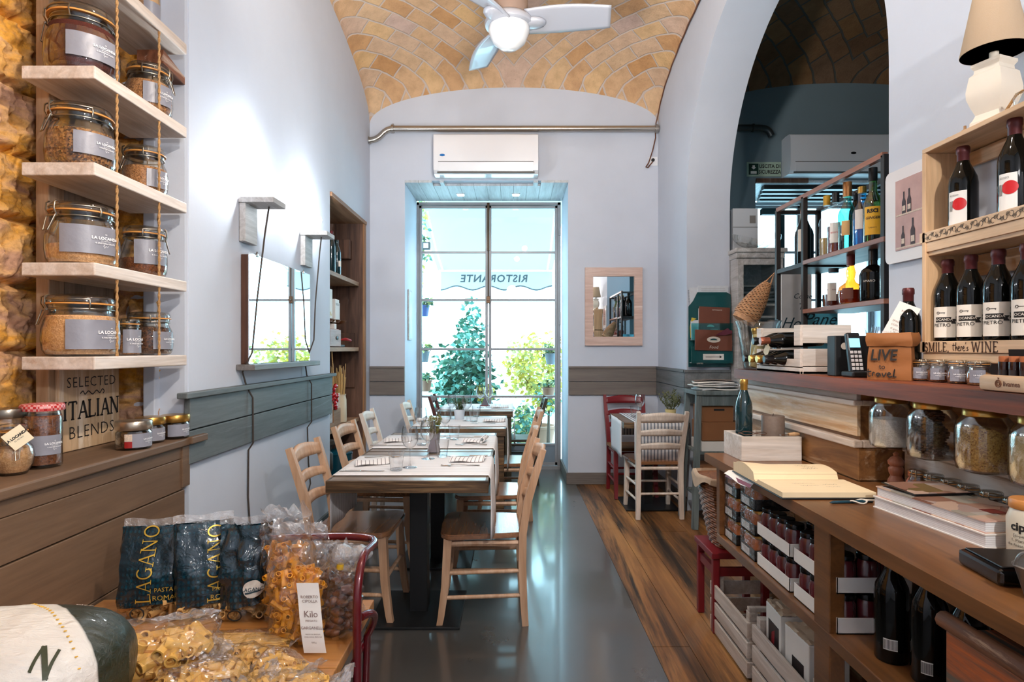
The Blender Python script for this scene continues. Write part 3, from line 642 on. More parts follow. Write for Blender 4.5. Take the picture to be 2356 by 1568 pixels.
t = thing('round_clip_jar', 'round bellied clip jar of tan salt with a cream paper tag', 'jar', (-1.520, 1.845, .968))
m_ = MB(); pr = [(.02, 0), (.035, .003), (.050, .03), (.054, .055), (.049, .083), (.032, .105), (.029, .118), (.033, .124), (.033, .13)]
m_.lathe(pr + [(.029, .13), (.026, .118), (.029, .106), (.046, .083), (.051, .055), (.047, .03), (0, .006)], 32); m_.build('glass_body', M['glass'], t, smooth=50)
m_ = MB(); m_.lathe([(0, .007), (.034, .009), (.0465, .03), (.0505, .055), (.045, .083), (0, .086)], 28); m_.build('filling', FILL['salt'], t, smooth=50)
m_ = MB(); m_.lathe([(.034, .134), (.036, .137), (.036, .148), (.03, .153), (0, .155)], 28); m_.build('lid', M['glass'], t, smooth=50)
m_ = MB(); m_.lathe([(.030, .130), (.037, .131), (.037, .134), (.030, .134)], 28); m_.build('gasket', M['gasket'], t, smooth=50)
m_ = MB(); m_.tube([(.034 * math.cos(k * .4), .034 * math.sin(k * .4), .121) for k in range(16)], .0016, 6, closed=True); m_.tube([(.028, -.022, .122), (.048, -.034, .09), (.056, -.046, .055), (.05, -.052, .05), (.036, -.04, .09), (.024, -.028, .122)], .0018, 6); m_.tube([(.026, -.026, .15), (.036, -.03, .14), (.032, -.03, .12)], .0018, 6); m_.build('wire_bail', M['wire'], t, smooth=60)
m_ = MB(); TG = MX.Translation((.040, -.036, .115)) @ MX.Rotation(-.55, 4, 'Z') @ MX.Rotation(.62, 4, 'X') 
TG = MX.Translation((.046, -.040, .118)) @ MX.Rotation(-.75, 4, 'Z') @ MX.Rotation(.65, 4, 'X')
m_.box(-.0012, .0012, -.028, .028, -.028, .028, 0, TG); tg = m_.build('paper_tag', plain('cream_card', srgb(232, 218, 186), .7), t)
m_ = MB(); m_.text('LA LOCANDA', .011, lambda u, v: TG @ V((.0016, u * .9, v + .004)), bold=.0006); m_.build('lettering', M['ink_black'], tg)
m_ = MB(); m_.text('DI PIETRO', .006, lambda u, v: TG @ V((.0016, u, v - .006))); m_.build('lettering', M['ink_black'], tg)
clip_jar('clip jar at the near end of the ledge cut by the picture edge', (-1.575, 1.775, .968), .042, .13, 'tan', .6, 0, None, clip=-.6)

# ================================================================== sconces, hanging cables, mirror
M['weathered'] = wood('weathered_white_wood', srgb(168, 164, 160), srgb(222, 220, 218), 'y', 0.6, 1.0, 0.3, wear=srgb(120, 96, 80), wear_at=0.68)
M['bulb'] = plain('bulb_glow', srgb(255, 255, 255), .3, emit=((.93, .97, 1.0, 1), 40.0))
M['cord'] = plain('brown_cord', srgb(66, 56, 50), 0.7)
def sconce(label, y, cord):
    t = thing('wall_sconce', label, 'wall lamp', (-1.42, y, 1.91))
    m_ = MB(); m_.box(.002, .035, -.075, .075, 0, .20, .003); m_.build('back_plate', M['weathered'], t)
    m_ = MB(); m_.box(.002, .185, -.085, .085, .20, .228, .003); m_.build('bracket_shelf', M['weathered'], t)
    m_ = MB(); m_.lathe([(.022, .228), (.022, .262), (.016, .268), (0, .268)], 16, (.09, 0, 0)); m_.build('lamp_holder', M['white_gloss'], t, smooth=40)
    m_ = MB(); m_.lathe([(.012, .266), (.016, .28), (.030, .305), (.032, .322), (.024, .345), (0, .353)], 18, (.09, 0, 0)); m_.build('bulb', M['bulb'], t, smooth=60)
    m_ = MB(); m_.tube(cord, .0045, 6); m_.build('cord', M['cord'], t, smooth=80)
    lamp('sconce_light', 'POINT', (-1.42 + .09, y, 1.91 + .335), 36, COOL, .035)
sconce('weathered wooden wall sconce with a bright bulb over the near edge of the mirror', 3.22, [(.12, .02, .20), (.11, -.01, .05), (.09, -.06, -.30), (.07, -.075, -.58), (.022, -.08, -.68), (.022, -.03, -.76), (.042, .0, -.82), (.043, .0, -1.06), (.014, .01, -1.10), (.012, .01, -1.35), (.012, .05, -1.62), (.012, .12, -1.80)])
sconce('weathered wooden wall sconce with a bright bulb over the far edge of the mirror', 4.13, [(.12, .0, .20), (.115, -.02, .10), (.085, -.02, -.25), (.075, -.02, -.50), (.02, -.03, -.66), (.02, .0, -.74), (.043, .03, -.80), (.043, .03, -1.06), (.014, .03, -1.10), (.012, .06, -1.35), (.012, .10, -1.50), (.012, .02, -1.58)])
M['mirror'] = plain('mirror_silver', (0.92, 0.94, 0.95, 1), 0.015, 1.0)
M['dark_wood'] = wood('dark_frame_wood', srgb(58, 32, 20), srgb(104, 64, 42), 'z', 0.5, 0.9, 0.25)
t = thing('wall_mirror', 'large frameless mirror on a dark box with a sill shelf between the two sconces', 'mirror', (-1.42, 3.165, 1.27))
m_ = MB(); m_.box(.002, .040, .002, .950, 0.0, .575, .003); m_.build('backing_box', M['dark_wood'], t)
m_ = MB(); m_.box(.040, .046, .0, .953, 0.0, .585, .002); m_.build('mirror_glass', M['mirror'], t)
m_ = MB(); m_.box(.002, .098, -.055, 1.01, -.032, -.001, .004); m_.build('sill_shelf', wood('sill_wood', srgb(84, 76, 72), srgb(128, 124, 122), 'y', 0.5), t)
for yy in (.10, .83):
    m_ = MB(); m_.box(.034, .052, yy - .012, yy + .012, .575, .592, .003); m_.tube([(.043, yy, .592), (.043, yy + .006, .602)], .004, 6); m_.build('clip', M['steel'], t)

# ================================================================== bookshelf niche in the left wall
M['old_wood'] = wood('old_niche_wood', srgb(56, 34, 24), srgb(118, 84, 66), 'z', 0.7, 0.7, 0.35, wear=srgb(172, 156, 148), wear_at=0.64)
M['old_wood_y'] = wood('old_niche_shelf', srgb(122, 82, 54), srgb(180, 140, 106), 'y', 0.6, 0.8, 0.3, wear=srgb(206, 192, 180), wear_at=0.66)
t = thing('niche_bookcase', 'old weathered wooden bookcase built into the wall niche near the window', 'bookcase', (0, 0, 0))
m_ = MB(); m_.box(-1.775, -1.755, 4.74, 5.84, 0.0, 2.55); m_.build('back_panel', M['old_wood'], t)
m_ = MB(); m_.box(-1.76, -1.43, 5.79, 5.855, 0.0, 2.55, .004); m_.box(-1.70, -1.50, 5.765, 5.79, .98, 1.5, .004); m_.box(-1.72, -1.53, 5.70, 5.79, 2.20, 2.38, .006); m_.build('side_panel', M['old_wood'], t)
m_ = MB(); m_.box(-1.445, -1.412, 5.80, 5.865, 0.0, 2.55, .004); m_.build('front_post', wood('niche_post', srgb(128, 84, 50), srgb(176, 132, 90), 'z', 0.6, 0.9, 0.3), t)
m_ = MB(); m_.box(-1.755, -1.405, 4.73, 5.865, 2.545, 2.578, .004); m_.build('top_board', M['old_wood_y'], t)
for z in (1.985, 1.365, .70):
    m_ = MB(); m_.box(-1.752, -1.462, 4.74, 5.79, z - .038, z, .004); m_.build('shelf_board', M['old_wood_y'], t)
M['bottle_dark'] = plain('dark_bottle_glass', srgb(8, 9, 8), 0.05, spec=0.35)
M['bottle_green'] = plain('green_bottle_glass', srgb(8, 22, 16), 0.05, spec=0.35)
M['bottle_petrol'] = plain('petrol_bottle_glass', srgb(16, 46, 52), 0.08, spec=0.6, coat=0.5)
def wine(label, loc, h=.30, r=.0375, glass='bottle_dark', foil=None, lab=None, rz=0, group=None, lab_mat=None, shoulder=.62, tilt=(0, 0), name='wine_bottle', decorate=None):
    t = thing(name, label, 'bottle', loc, rz, group, tilt[0], tilt[1])
    k = h / .30; n = .0145 * (r / .0375) ** .5
    z1 = h * shoulder
    m_ = MB(); m_.lathe([(0, .012), (r * .6, .004), (r * .92, 0), (r, .006), (r, z1), (r * .93, z1 + .02 * k), (r * .7, z1 + .042 * k), (n * 1.25, z1 + .062 * k), (n * 1.02, z1 + .075 * k), (n, h - .02 * k), (n * 1.18, h - .018 * k), (n * 1.18, h - .006 * k), (n * .9, h), (0, h)], 32); m_.build('glass', M[glass], t, smooth=50)
    if foil:
        m_ = MB(); m_.lathe([(n * 1.06, h - .072 * k), (n * 1.10, h - .07 * k), (n * 1.10, h - .022 * k), (n * 1.26, h - .019 * k), (n * 1.26, h - .005 * k), (n * 1.1, h + .0012), (0, h + .0012)], 24); m_.build('foil', M[foil], t, smooth=40)
    if lab:
        z0, lh, a0, a1 = lab; rr = r + .0006
        m_ = MB(); m_.sheet(lambda u, v: (rr * math.cos(a0 + (a1 - a0) * u), rr * math.sin(a0 + (a1 - a0) * u), z0 + lh * (v - .5)), 24, 1); lo = m_.build('paper_label', lab_mat or M['paper'], t, smooth=80)
        if decorate: decorate(lo, rr, z0, lh, a0, a1)
    return t
M['paper'] = plain('label_paper', srgb(222, 214, 202), 0.6)
M['foil_red'] = plain('red_foil', srgb(104, 26, 34), 0.35, 0.4); M['foil_wine'] = plain('wine_foil', srgb(84, 34, 36), 0.38, 0.35); M['foil_black'] = plain('black_foil', srgb(18, 16, 18), 0.35, 0.3); M['foil_gold'] = plain('gold_foil', srgb(196, 156, 80), 0.3, 0.8); M['foil_copper'] = plain('copper_foil', srgb(150, 84, 62), 0.35, 0.5)
nb = ['dark wine bottle nearest the mirror on the top shelf of the niche bookcase', 'dark wine bottle next to the first in the niche bookcase', 'dark wine bottle with a red cap in the niche bookcase', 'dark wine bottle with a round pale seal in the niche bookcase']
for i in range(4):
    wine(nb[i], (-1.55 + .01 * i, 4.86 + .13 * i, 1.985), .31 if i != 2 else .36, .037, 'bottle_petrol', 'foil_red' if i == 2 else None, (.10, .05, -.9, .1) if i == 3 else None, lab_mat=M['paper'])
def carton(label, loc, sx, sy, sz, mat, rz=0, name='carton', cat='box', group=None, bev=.003):
    t = thing(name, label, cat, loc, rz, group)
    m_ = MB(); m_.box(-sx / 2, sx / 2, -sy / 2, sy / 2, 0, sz, bev); m_.build('body', mat, t); return t
M['card_white'] = plain('white_card', srgb(232, 228, 222), 0.6, var=.03)
M['card_brown'] = plain('brown_cardboard', srgb(140, 92, 56), 0.75, var=.06, vs=5)
M['gold_ink'] = plain('gold_ink', srgb(196, 160, 92), 0.4, .4)
# old scale carrying cartons
t = thing('kitchen_scale', 'old iron kitchen scale with copper trays holding cartons in the niche bookcase', 'scale', (-1.58, 5.12, 1.365))
m_ = MB(); m_.box(-.09, .09, -.10, .28, .0, .022, .004); m_.box(-.02, .02, -.06, .24, .022, .16, .006); m_.build('stand', M['black'], t)
for yy in (-.10, .12, .30):
    m_ = MB(); m_.lathe([(0, .205), (.05, .206), (.085, .215), (.098, .235), (.094, .236), (.08, .22), (.0, .212)], 28, (0, yy, 0), sy=.95 if yy < .3 else .8); m_.tube([(0, yy, .15), (0, yy, .207)], .008, 8); m_.build('tray', plain('aged_copper', srgb(128, 84, 52), .3, .8) if 'aged_copper' not in MATS else MATS['aged_copper'], t, smooth=50)
ct = carton('tall white carton with gold script standing on the old scale', (-1.57, 5.00, 1.577), .13, .15, .27, M['card_white'])
m_ = MB(); script(m_, [[(-.5, 0), (-.3, .5), (-.2, 0), (0, .3), (.1, 0), (.3, .35), (.4, 0), (.6, .2)]], .09, lambda u, v: (.0662, u, v + .05), .1); m_.build('gold_script', M['gold_ink'], ct)
ct = carton('medium white carton with fine lettering beside the tall carton on the scale', (-1.57, 5.235, 1.577), .12, .115, .20, M['card_white'])
m_ = MB(); m_.text('PASTA', .03, lambda u, v: (.0612, u, .155 + v)); m_.build('lettering', plain('grey_ink', srgb(120, 116, 112), .6), ct)
t = thing('framed_card', 'small pale framed card at the far end of the old scale', 'picture', (-1.56, 5.43, 1.577))
m_ = MB(); m_.box(-.03, .0, -.06, .06, 0, .185, .003); m_.build('frame', M['weathered'], t)
m_ = MB(); m_.box(.0, .002, -.045, .045, .018, .165); m_.box(.002, .004, -.003, .006, .06, .13, mi=1); m_.build('card', [M['card_white'], M['ink_black']], t)
t = thing('coffee_grinder', 'rosy wooden coffee grinder drawer box with an oval black pull', 'grinder', (-1.575, 5.02, 1.3655))
m_ = MB(); m_.box(.10, .115, -.16, .15, .003, .145, .004); m_.box(-.08, .10, -.15, .14, .022, .15, .003); m_.build('body', wood('rosy_wood', srgb(150, 112, 100), srgb(196, 160, 148), 'y', .5), t)
m_ = MB(); m_.lathe([(.0, 0), (.028, .003), (.03, .006), (0, .012)], 20, (0, 0, 0), sx=.55, T=MX.Translation((.1155, .03, .075)) @ MX.Rotation(PI / 2, 4, 'Y')); m_.build('pull', M['black'], t, smooth=50)
m_ = MB(); m_.tube([(.05, .30, .06), (.10, .34, .07), (.125, .42, .06)], [.006, .014, .011], 10); m_.build('handle', plain('red_handle', srgb(150, 24, 28), .35), t, smooth=60)
carton('small white card tucked above the coffee grinder', (-1.52, 5.13, 1.517), .05, .06, .045, M['card_white'], name='small_box')
t = thing('chili_braid', 'hanging braid of shiny red chili peppers in the niche bookcase', 'chili peppers', (-1.47, 4.96, .86))
m_ = MB(); m_.tube([(0, 0, .16), (.0, .01, .33), (-.01, .01, .47)], .005, 6); m_.build('cord', M['rope'], t)
M['chili'] = plain('chili_red', srgb(168, 12, 22), .2, coat=.6)
for i in range(46):
    a = R.uniform(0, 2 * PI); z = R.uniform(.0, .20); rr = .036 * (1 - abs(z - .1) * 2.4)
    m_ = MB(); m_.blob((rr * math.cos(a), rr * math.sin(a) * 1.25, z), .016, 1, .15, 2, (1, 1, 1.25), i); m_.build('chili', M['chili'], t, smooth=80)
t = thing('ceramic_jug', 'cream ceramic jug with handles holding long spaghetti in the niche bookcase', 'jug', (-1.54, 5.34, .7005))
m_ = MB(); m_.lathe([(.06, 0), (.078, .008), (.08, .03), (.078, .20), (.07, .235), (.075, .25), (.069, .25), (.064, .23), (.07, .03), (0, .02)], 30); m_.build('body', plain('cream_ceramic', srgb(214, 196, 166), .35), t, smooth=50)
m_ = MB(); m_.tube(bez((0, .075, .225), (.0, .14, .245), (.0, .14, .15), (0, .078, .16)), .009, 8); m_.build('handle', MATS['cream_ceramic'], t, smooth=60)
m_ = MB()
for i in range(60):
    a = R.uniform(0, 2 * PI); q = R.uniform(0, .05); l = R.uniform(.38, .52)
    m_.tube([(q * math.cos(a), q * math.sin(a), .03), (q * 1.9 * math.cos(a), q * 1.9 * math.sin(a) - .03, l)], .0026, 4)
sp = m_.build('spaghetti', plain('spaghetti', srgb(206, 166, 104), .6), t); sp['kind'] = 'stuff'
t = thing('pumpkin', 'brown green pumpkin beside the ceramic jug in the niche bookcase', 'pumpkin', (-1.57, 5.10, .7005))
m_ = MB()
def pk(u, v):
    a = 2 * PI * u; p = PI * v; q = .085 * (1 - .07 * abs(math.sin(a * 5))) * math.sin(p) ** .75
    return (q * math.cos(a), q * math.sin(a), .062 - .062 * math.cos(p))
m_.sheet(pk, 60, 16); m_.build('rind', plain('pumpkin_rind', srgb(128, 104, 70), .5, var=.2, vs=14), t, smooth=80)
m_ = MB(); m_.tube([(0, 0, .118), (.004, .004, .14), (.015, .01, .155)], [.013, .008, .007], 8); m_.build('stem', M['old_wood'], t, smooth=60)
def open_box(label, loc, sx, sy, sz, mat, rz=0, name='wooden_box', th=.010, group=None, cat='box'):
    t = thing(name, label, cat, loc, rz, group)
    for (nm, q) in (('side', (-sx / 2, sx / 2, -sy / 2, -sy / 2 + th, .0, sz)), ('side', (-sx / 2, sx / 2, sy / 2 - th, sy / 2, .0, sz)), ('end', (-sx / 2, -sx / 2 + th, -sy / 2 + th, sy / 2 - th, .0, sz)), ('end', (sx / 2 - th, sx / 2, -sy / 2 + th, sy / 2 - th, .0, sz)), ('bottom', (-sx / 2 + th, sx / 2 - th, -sy / 2 + th, sy / 2 - th, .001, .012))):
        m_ = MB(); m_.box(*q, .0015); m_.build(nm, mat, t)
    return t
M['pale_ply'] = wood('pale_rosy_ply', srgb(206, 168, 140), srgb(230, 200, 176), 'y', .6, .8, .1)
open_box('pale rosy wooden box in front of the ceramic jug', (-1.51, 5.06, .850), .09, .21, .125, M['pale_ply'])
carton('brown wooden block under the pale rosy box', (-1.51, 5.06, .7005), .10, .20, .148, M['old_wood_y'], name='wooden_block', cat='block')
bx = open_box('white wooden caddy with two holes at the near end of the niche bookcase', (-1.50, 4.83, .752), .09, .16, .13, M['weathered'])
for i, (dx, dz) in enumerate(((-.01, .17), (.012, .19), (.0, .18))):
    m_ = MB(); m_.tube([(dx, -.03 + .025 * i, .02), (dx + .012, -.05 + .03 * i, dz)], .006, 6); m_.build('utensil', M['pale_ply'], bx)
m_ = MB(); m_.lathe([(0, 0), (.006, 0), (.006, .001)], 10, T=MX.Translation((.0452, .025, .075)) @ MX.Rotation(PI / 2, 4, 'Y')); m_.lathe([(0, 0), (.006, 0), (.006, .001)], 10, T=MX.Translation((.0452, -.03, .065)) @ MX.Rotation(PI / 2, 4, 'Y')); m_.build('hole', M['ink_black'], bx)
carton('brown wooden block under the white caddy', (-1.50, 4.83, .7005), .11, .17, .05, M['old_wood_y'], name='wooden_block', cat='block')
t = thing('turned_stand', 'dark turned iron and wood stand on the floor of the niche bookcase', 'stand', (-1.50, 4.90, 0))
m_ = MB(); m_.lathe([(.10, 0), (.10, .02), (.04, .04), (.03, .12), (.045, .16), (.03, .20), (.032, .34), (.05, .38), (.05, .50), (.03, .52), (.045, .56), (.07, .58), (.07, .61), (0, .615)], 20); m_.build('column', plain('dark_turned', srgb(62, 58, 54), .5), t, smooth=50)
t = thing('enamel_pot', 'teal blue enamel pot standing low in the niche bookcase', 'pot', (-1.52, 5.28, 0.0))
m_ = MB(); m_.lathe([(.10, 0), (.12, .012), (.125, .43), (.13, .44), (.122, .44), (.118, .03), (0, .02)], 30); m_.build('body', plain('teal_enamel', srgb(16, 74, 92), .25, coat=.4), t, smooth=50)
m_ = MB(); m_.lathe([(.128, .441), (.128, .45), (.09, .47), (.02, .475), (.02, .50), (0, .50)], 28); m_.build('lid', MATS['teal_enamel'], t, smooth=50)
# ================================================================== BACK WALL: pipe, air conditioner, socket, mirror; ceiling fan
def air_con(label, cx, badge, louvre_mat):
    t = thing('air_conditioner', label, 'air conditioner', (cx, 6.048, 3.045))
    m_ = MB()
    prof = [(0, 0), (0, .375), (-.10, .385), (-.185, .382), (-.205, .37), (-.212, .34), (-.218, .12), (-.205, .03), (-.17, .0)]
    m_.prism(prof, -.505, .505, 'x'); m_.build('body', M['white_gloss'], t, smooth=25)
    m_ = MB(); m_.prism([(-.206, .02), (-.2225, .10), (-.2255, .10), (-.209, .018)], -.455, .455, 'x'); m_.build('louvre', louvre_mat, t)
    m_ = MB(); m_.box(-.46, .46, -.2215, -.214, .105, .109); m_.box(-.47, .47, -.206, -.198, .0, .016); m_.build('seam', plain('ac_seam', srgb(90, 86, 82), .5) if 'ac_seam' not in MATS else MATS['ac_seam'], t)
    m_ = MB(); m_.lathe([(0, 0), (.026, 0), (.026, .002), (0, .002)], 20, sy=.45, T=MX.Translation(badge[0]) @ MX.Rotation(PI / 2, 4, 'X')); m_.build('badge', badge[1], t)
    return t
air_con('white split air conditioner with a small blue badge over the tall window', (1120 - 1178) * 6.05 / F, ((-.42, -.2170, .17), plain('blue_badge', srgb(20, 110, 180), .3)), M['white_gloss'])
air_con('white split air conditioner on the dim wall of the bar room', 3.19, ((.10, -.2165, .19), M['black']), M['white_gloss'])
t = thing('conduit_pipe', 'long galvanised metal pipe along the top of the window wall', 'pipe', (0, 0, 0))
zp = 1.35 + 506 * 6.0 / F
m_ = MB(); m_.tube([(-1.17, 6.0, zp), (1.455, 6.0, zp)], .030, 16); m_.build('tube', M['steel'], t, smooth=60)
m_ = MB(); m_.tube(bez((-1.16, 6.0, zp), (-1.30, 6.0, zp), (-1.27, 6.0, zp - .10), (-1.405, 6.0, zp - .115), 14), .030, 16); m_.build('bend', M['steel'], t, smooth=60)
for p in ((-1.18, zp), (1.43, zp)):
    m_ = MB(); m_.tube([(p[0] - .012, 6.0, zp), (p[0] + .012, 6.0, zp)], .042, 18); m_.box(p[0] - .008, p[0] + .008, 6.0, 6.048, zp + .02, zp + .05); m_.build('clamp', M['steel'], t, smooth=40)
m_ = MB(); m_.tube([(-1.405, 6.0, zp - .115), (-1.418, 6.0, zp - .117)], .038, 16); m_.build('collar', M['steel'], t, smooth=40)
t = thing('conduit_pipe', 'short dark pipe with an elbow on the bar room wall', 'pipe', (0, 0, 0))
m_ = MB(); m_.tube([(1.825, 5.95, 3.52), (2.40, 5.95, 3.52)] + [tuple(p) for p in bez((2.42, 5.95, 3.52), (2.50, 5.95, 3.52), (2.53, 5.95, 3.50), (2.55, 5.95, 3.44), 6)], .032, 14); m_.build('tube', plain('dark_pipe', srgb(70, 76, 78), .4, .6), t, smooth=60)
m_ = MB(); m_.tube([(1.86, 5.95, 3.52), (1.885, 5.95, 3.52)], .046, 16); m_.tube([(2.36, 5.95, 3.52), (2.375, 5.95, 3.52)], .04, 16); m_.build('clamp', MATS['dark_pipe'], t, smooth=40)
t = thing('wall_socket', 'white wall socket below the end of the galvanised pipe', 'socket', (1.425, 6.0485, 3.22))
m_ = MB(); m_.box(-.06, .03, -.012, .0, -.045, .045, .004); m_.build('plate', M['white_gloss'], t)
m_ = MB(); m_.lathe([(0, 0), (.018, 0), (.016, .012), (0, .012)], 16, T=MX.Translation((-.02, -.012, .01)) @ MX.Rotation(PI / 2, 4, 'X')); m_.build('plug', M['black'], t)
t = thing('power_cable', 'thin brown cable running down the vault edge to the wall socket', 'cable', (0, 0, 0))
pts = []
for i in range(26):
    y = 3.9 + i * (6.02 - 3.9) / 25; pts.append((1.452 + 0.02 * max(0, 5.06 - y), y, vault_z(1.459, y, .02, 1.44) - .022 + .006 * math.sin(i * 2.1)))
pts += [(1.425, 6.025, 3.56), (1.43, 6.03, 3.45), (1.40, 6.03, 3.32), (1.36, 6.025, 3.20), (1.33, 6.02, 3.155), (1.35, 6.02, 3.15), (1.40, 6.03, 3.21)]
m_ = MB(); m_.tube(pts, .006, 6); m_.build('cable', plain('cable_brown', srgb(104, 62, 40), .6), t, smooth=60)
# framed mirror
M['rose_wood'] = wood('rosy_limed_wood', srgb(196, 162, 146), srgb(222, 196, 184), 'x', .65, .9, .25, wear=srgb(230, 216, 208), wear_at=.62)
t = thing('wall_mirror', 'small mirror in a wide rosy limed wooden frame on the window wall', 'mirror', (1.012, 6.048, 1.77))
for nm, pl in (('frame_side', [(-.285, -.388), (-.205, -.30), (-.205, .30), (-.285, .388)]), ('frame_side', [(.285, -.388), (.285, .388), (.205, .30), (.205, -.30)]), ('frame_rail', [(-.285, .388), (-.205, .30), (.205, .30), (.285, .388)]), ('frame_rail', [(-.285, -.388), (.285, -.388), (.205, -.30), (-.205, -.30)])):
    m_ = MB(); m_.prism(pl, -.035, -.002, 'y'); m_.build(nm, M['rose_wood'], t)
m_ = MB(); m_.box(-.21, .21, -.016, -.004, -.305, .305); m_.build('mirror_glass', M['mirror'], t)

# ceiling fan
M['fan_grey'] = plain('fan_silver_paint', srgb(160, 164, 174), .3, .15, coat=.3); M['fan_top'] = plain('fan_motor', srgb(150, 132, 122), .3, .4)
t = thing('ceiling_fan', 'silver grey three bladed ceiling fan with a white globe', 'fan', (-.018, 3.80, 3.33), math.radians(-6))
m_ = MB(); m_.lathe([(0, -.135), (.05, -.128), (.10, -.09), (.128, -.03), (.130, .0), (.124, .01), (0, .012)], 40, (0, 0, .03)); m_.build('globe', plain('opal_globe', srgb(206, 208, 210), .12, coat=.5), t, smooth=60)
m_ = MB(); m_.lathe([(.10, .03), (.150, .04), (.155, .06), (.14, .085), (.11, .095), (0, .1)], 36); m_.build('hub', M['fan_grey'], t, smooth=50)
m_ = MB(); m_.lathe([(.06, .09), (.115, .10), (.12, .19), (.10, .235), (.05, .25), (.02, .26), (.018, 1.10), (0, 1.11)], 28); m_.build('motor', M['fan_top'], t, smooth=40)
for k in range(3):
    a = k * 2 * PI / 3; T_ = MX.Rotation(a, 4, 'Z')
    m_ = MB()
    def bl(u, v):
        r = .10 + .53 * u; w = .072 + .022 * math.sin(PI * u)
        c = (v - .5) * 2; y = c * w - .05 * u * u * .8 + .01
        z = .055 - c * (.040 - .012 * u) + .02 * (1 - u) + .012 * math.sin(PI * u) 
        return (r, y, z)
    m_.sheet(lambda u, v: T_ @ V(bl(u, v)), 24, 8)
    bo = m_.build('blade', M['fan_grey'], t, smooth=60); sd = bo.modifiers.new('thick', 'SOLIDIFY'); sd.thickness = .010
    m_ = MB(); m_.blob((0, 0, 0), .1, 2); 
    for v in m_.bm.verts: v.co = T_ @ V((.15 + v.co.x * .85, v.co.y * .62, .055 + v.co.z * .28))
    m_.build('blade_root', M['fan_grey'], t, smooth=60)

# ================================================================== chairs
M['chair'] = wood('chair_limed_wood', srgb(182, 138, 102), srgb(212, 176, 146), 'z', .5, .8, .12, wear=srgb(196, 154, 120), wear_at=.62)
M['chair_pale'] = wood('chair_pale_wood', srgb(214, 194, 176), srgb(234, 220, 208), 'z', .5, .8, .12)
M['seat'] = wood('chair_seat_wood', srgb(128, 84, 54), srgb(164, 116, 80), 'x', .22, .8, .08, coat=.6)
M['seat_edge'] = M['seat']
M['red_paint'] = plain('dark_red_paint', srgb(118, 22, 30), .4, var=.1)
M['brown_paint'] = wood('brown_red_wood', srgb(70, 30, 26), srgb(104, 48, 42), 'z', .5)
M['olive_paint'] = plain('dark_olive_wood', srgb(58, 52, 36), .5, var=.1)
M['straw'] = wood('rush_seat', srgb(88, 52, 26), srgb(150, 100, 58), 'x', .8, 4, .8)
def make_chair(label, loc, rz, wm='chair', sm='seat', group=None, rush=False, hgt=.86):
    """country chair; front faces +y of its own frame"""
    t = thing('dining_chair', label, 'chair', loc, rz, group); W = M[wm]
    m_ = MB()
    if rush:
        m_.box(-.20, .20, -.17, .20, .425, .455, .012)
    else:
        def pl(sx): return [(sx * (.205 - .006 * 0), .17)]
        poly = []
        for i in range(9): a = PI / 2 * i / 8; poly.append((.15 + .065 * math.sin(a) * 1.0 - .0, .155 + .055 * math.cos(a)))
        right = [(.0, .215)] + poly + [(.190, -.10), (.178, -.175), (.165, -.185), (0, -.185)]
        left = [(-x, y) for x, y in right[1:-1]][::-1]
        full = right + left
        for (za, zb, k) in ((.428, .434, .975), (.434, .448, 1.0), (.448, .454, .975)):
            m_.prism([(x * k, y * k) for x, y in full], za, zb, 'z')
    m_.build('seat', M[sm], t, smooth=30)
    m_ = MB(); m_.tube([(-.175, .175, .405), (.175, .175, .405)], .014, 6); m_.tube([(-.17, .17, .40), (-.165, -.17, .40)], .014, 6); m_.tube([(.17, .17, .40), (.165, -.17, .40)], .014, 6); m_.tube([(-.165, -.18, .40), (.165, -.18, .40)], .014, 6); m_.build('seat_rail', W, t, smooth=40)
    for s in (-1, 1):
        m_ = MB(); m_.tube([(s * .185, .215, .0), (s * .183, .205, .05), (s * .180, .185, .20), (s * .178, .172, .43)], [.020, .022, .026, .028], 4); m_.build('leg', W, t, smooth=30)
        m_ = MB(); m_.tube([(s * .175, -.205, .0), (s * .172, -.198, .10), (s * .170, -.190, .30), (s * .170, -.192, .45), (s * .176, -.215, .60), (s * .184, -.255, .74), (s * .190, -.292, hgt)], [.022, .024, .027, .027, .026, .024, .020], 4); m_.build('back_post', W, t, smooth=30)
    for (z, hh, y) in ((hgt - .055, .038, -.270), (hgt - .175, .026, -.240), (hgt - .285, .026, -.211)):
        m_ = MB()
        def sl(u, v):
            x = -.182 + .364 * u; b_ = math.sin(PI * u); zz = z + (v - .5) * 2 * hh * (.72 + .28 * b_) + .012 * b_
            return (x, y - .032 * b_ * 1.0 - (v - .5) * .016, zz)
        m_.sheet(sl, 16, 3); so = m_.build('back_slat', W, t, smooth=60); sd = so.modifiers.new('thick', 'SOLIDIFY'); sd.thickness = .016; sd.offset = 0
    for s in (-1, 1):
        for z in (.14, .26):
            m_ = MB(); m_.tube([(s * .181, .19, z), (s * .172, -.195, z + .005)], .0105, 8); m_.build('stretcher', W, t, smooth=60)
    for (y, z) in ((.185, .22), (-.192, .20)):
        m_ = MB(); m_.tube([(-.176, y, z), (.176, y, z)], .0105, 8); m_.build('stretcher', W, t, smooth=60)
    return t
RF, LF = PI / 2, -PI / 2                # facing -x and facing +x
GR, GL_ = 'chairs on the window wall mirror side of the long tables', 'chairs along the wall side of the long tables'
c1 = make_chair('limed wooden chair with a shiny brown seat at the nearest table, aisle side', (-.145, 3.13, 0), RF + .03, group=GR)
dup(c1, (-.14, 3.89, 0), RF - .02, 'limed wooden chair second along the aisle side of the tables', GR)
dup(c1, (-.06, 4.92, 0), RF + .02, 'limed wooden chair third along the aisle side, at the table holding the white pot', GR)
make_chair('dark olive wooden chair at the aisle end of the table inside the window niche', (.05, 6.17, 0), RF, 'olive_paint', 'olive_paint', GR)
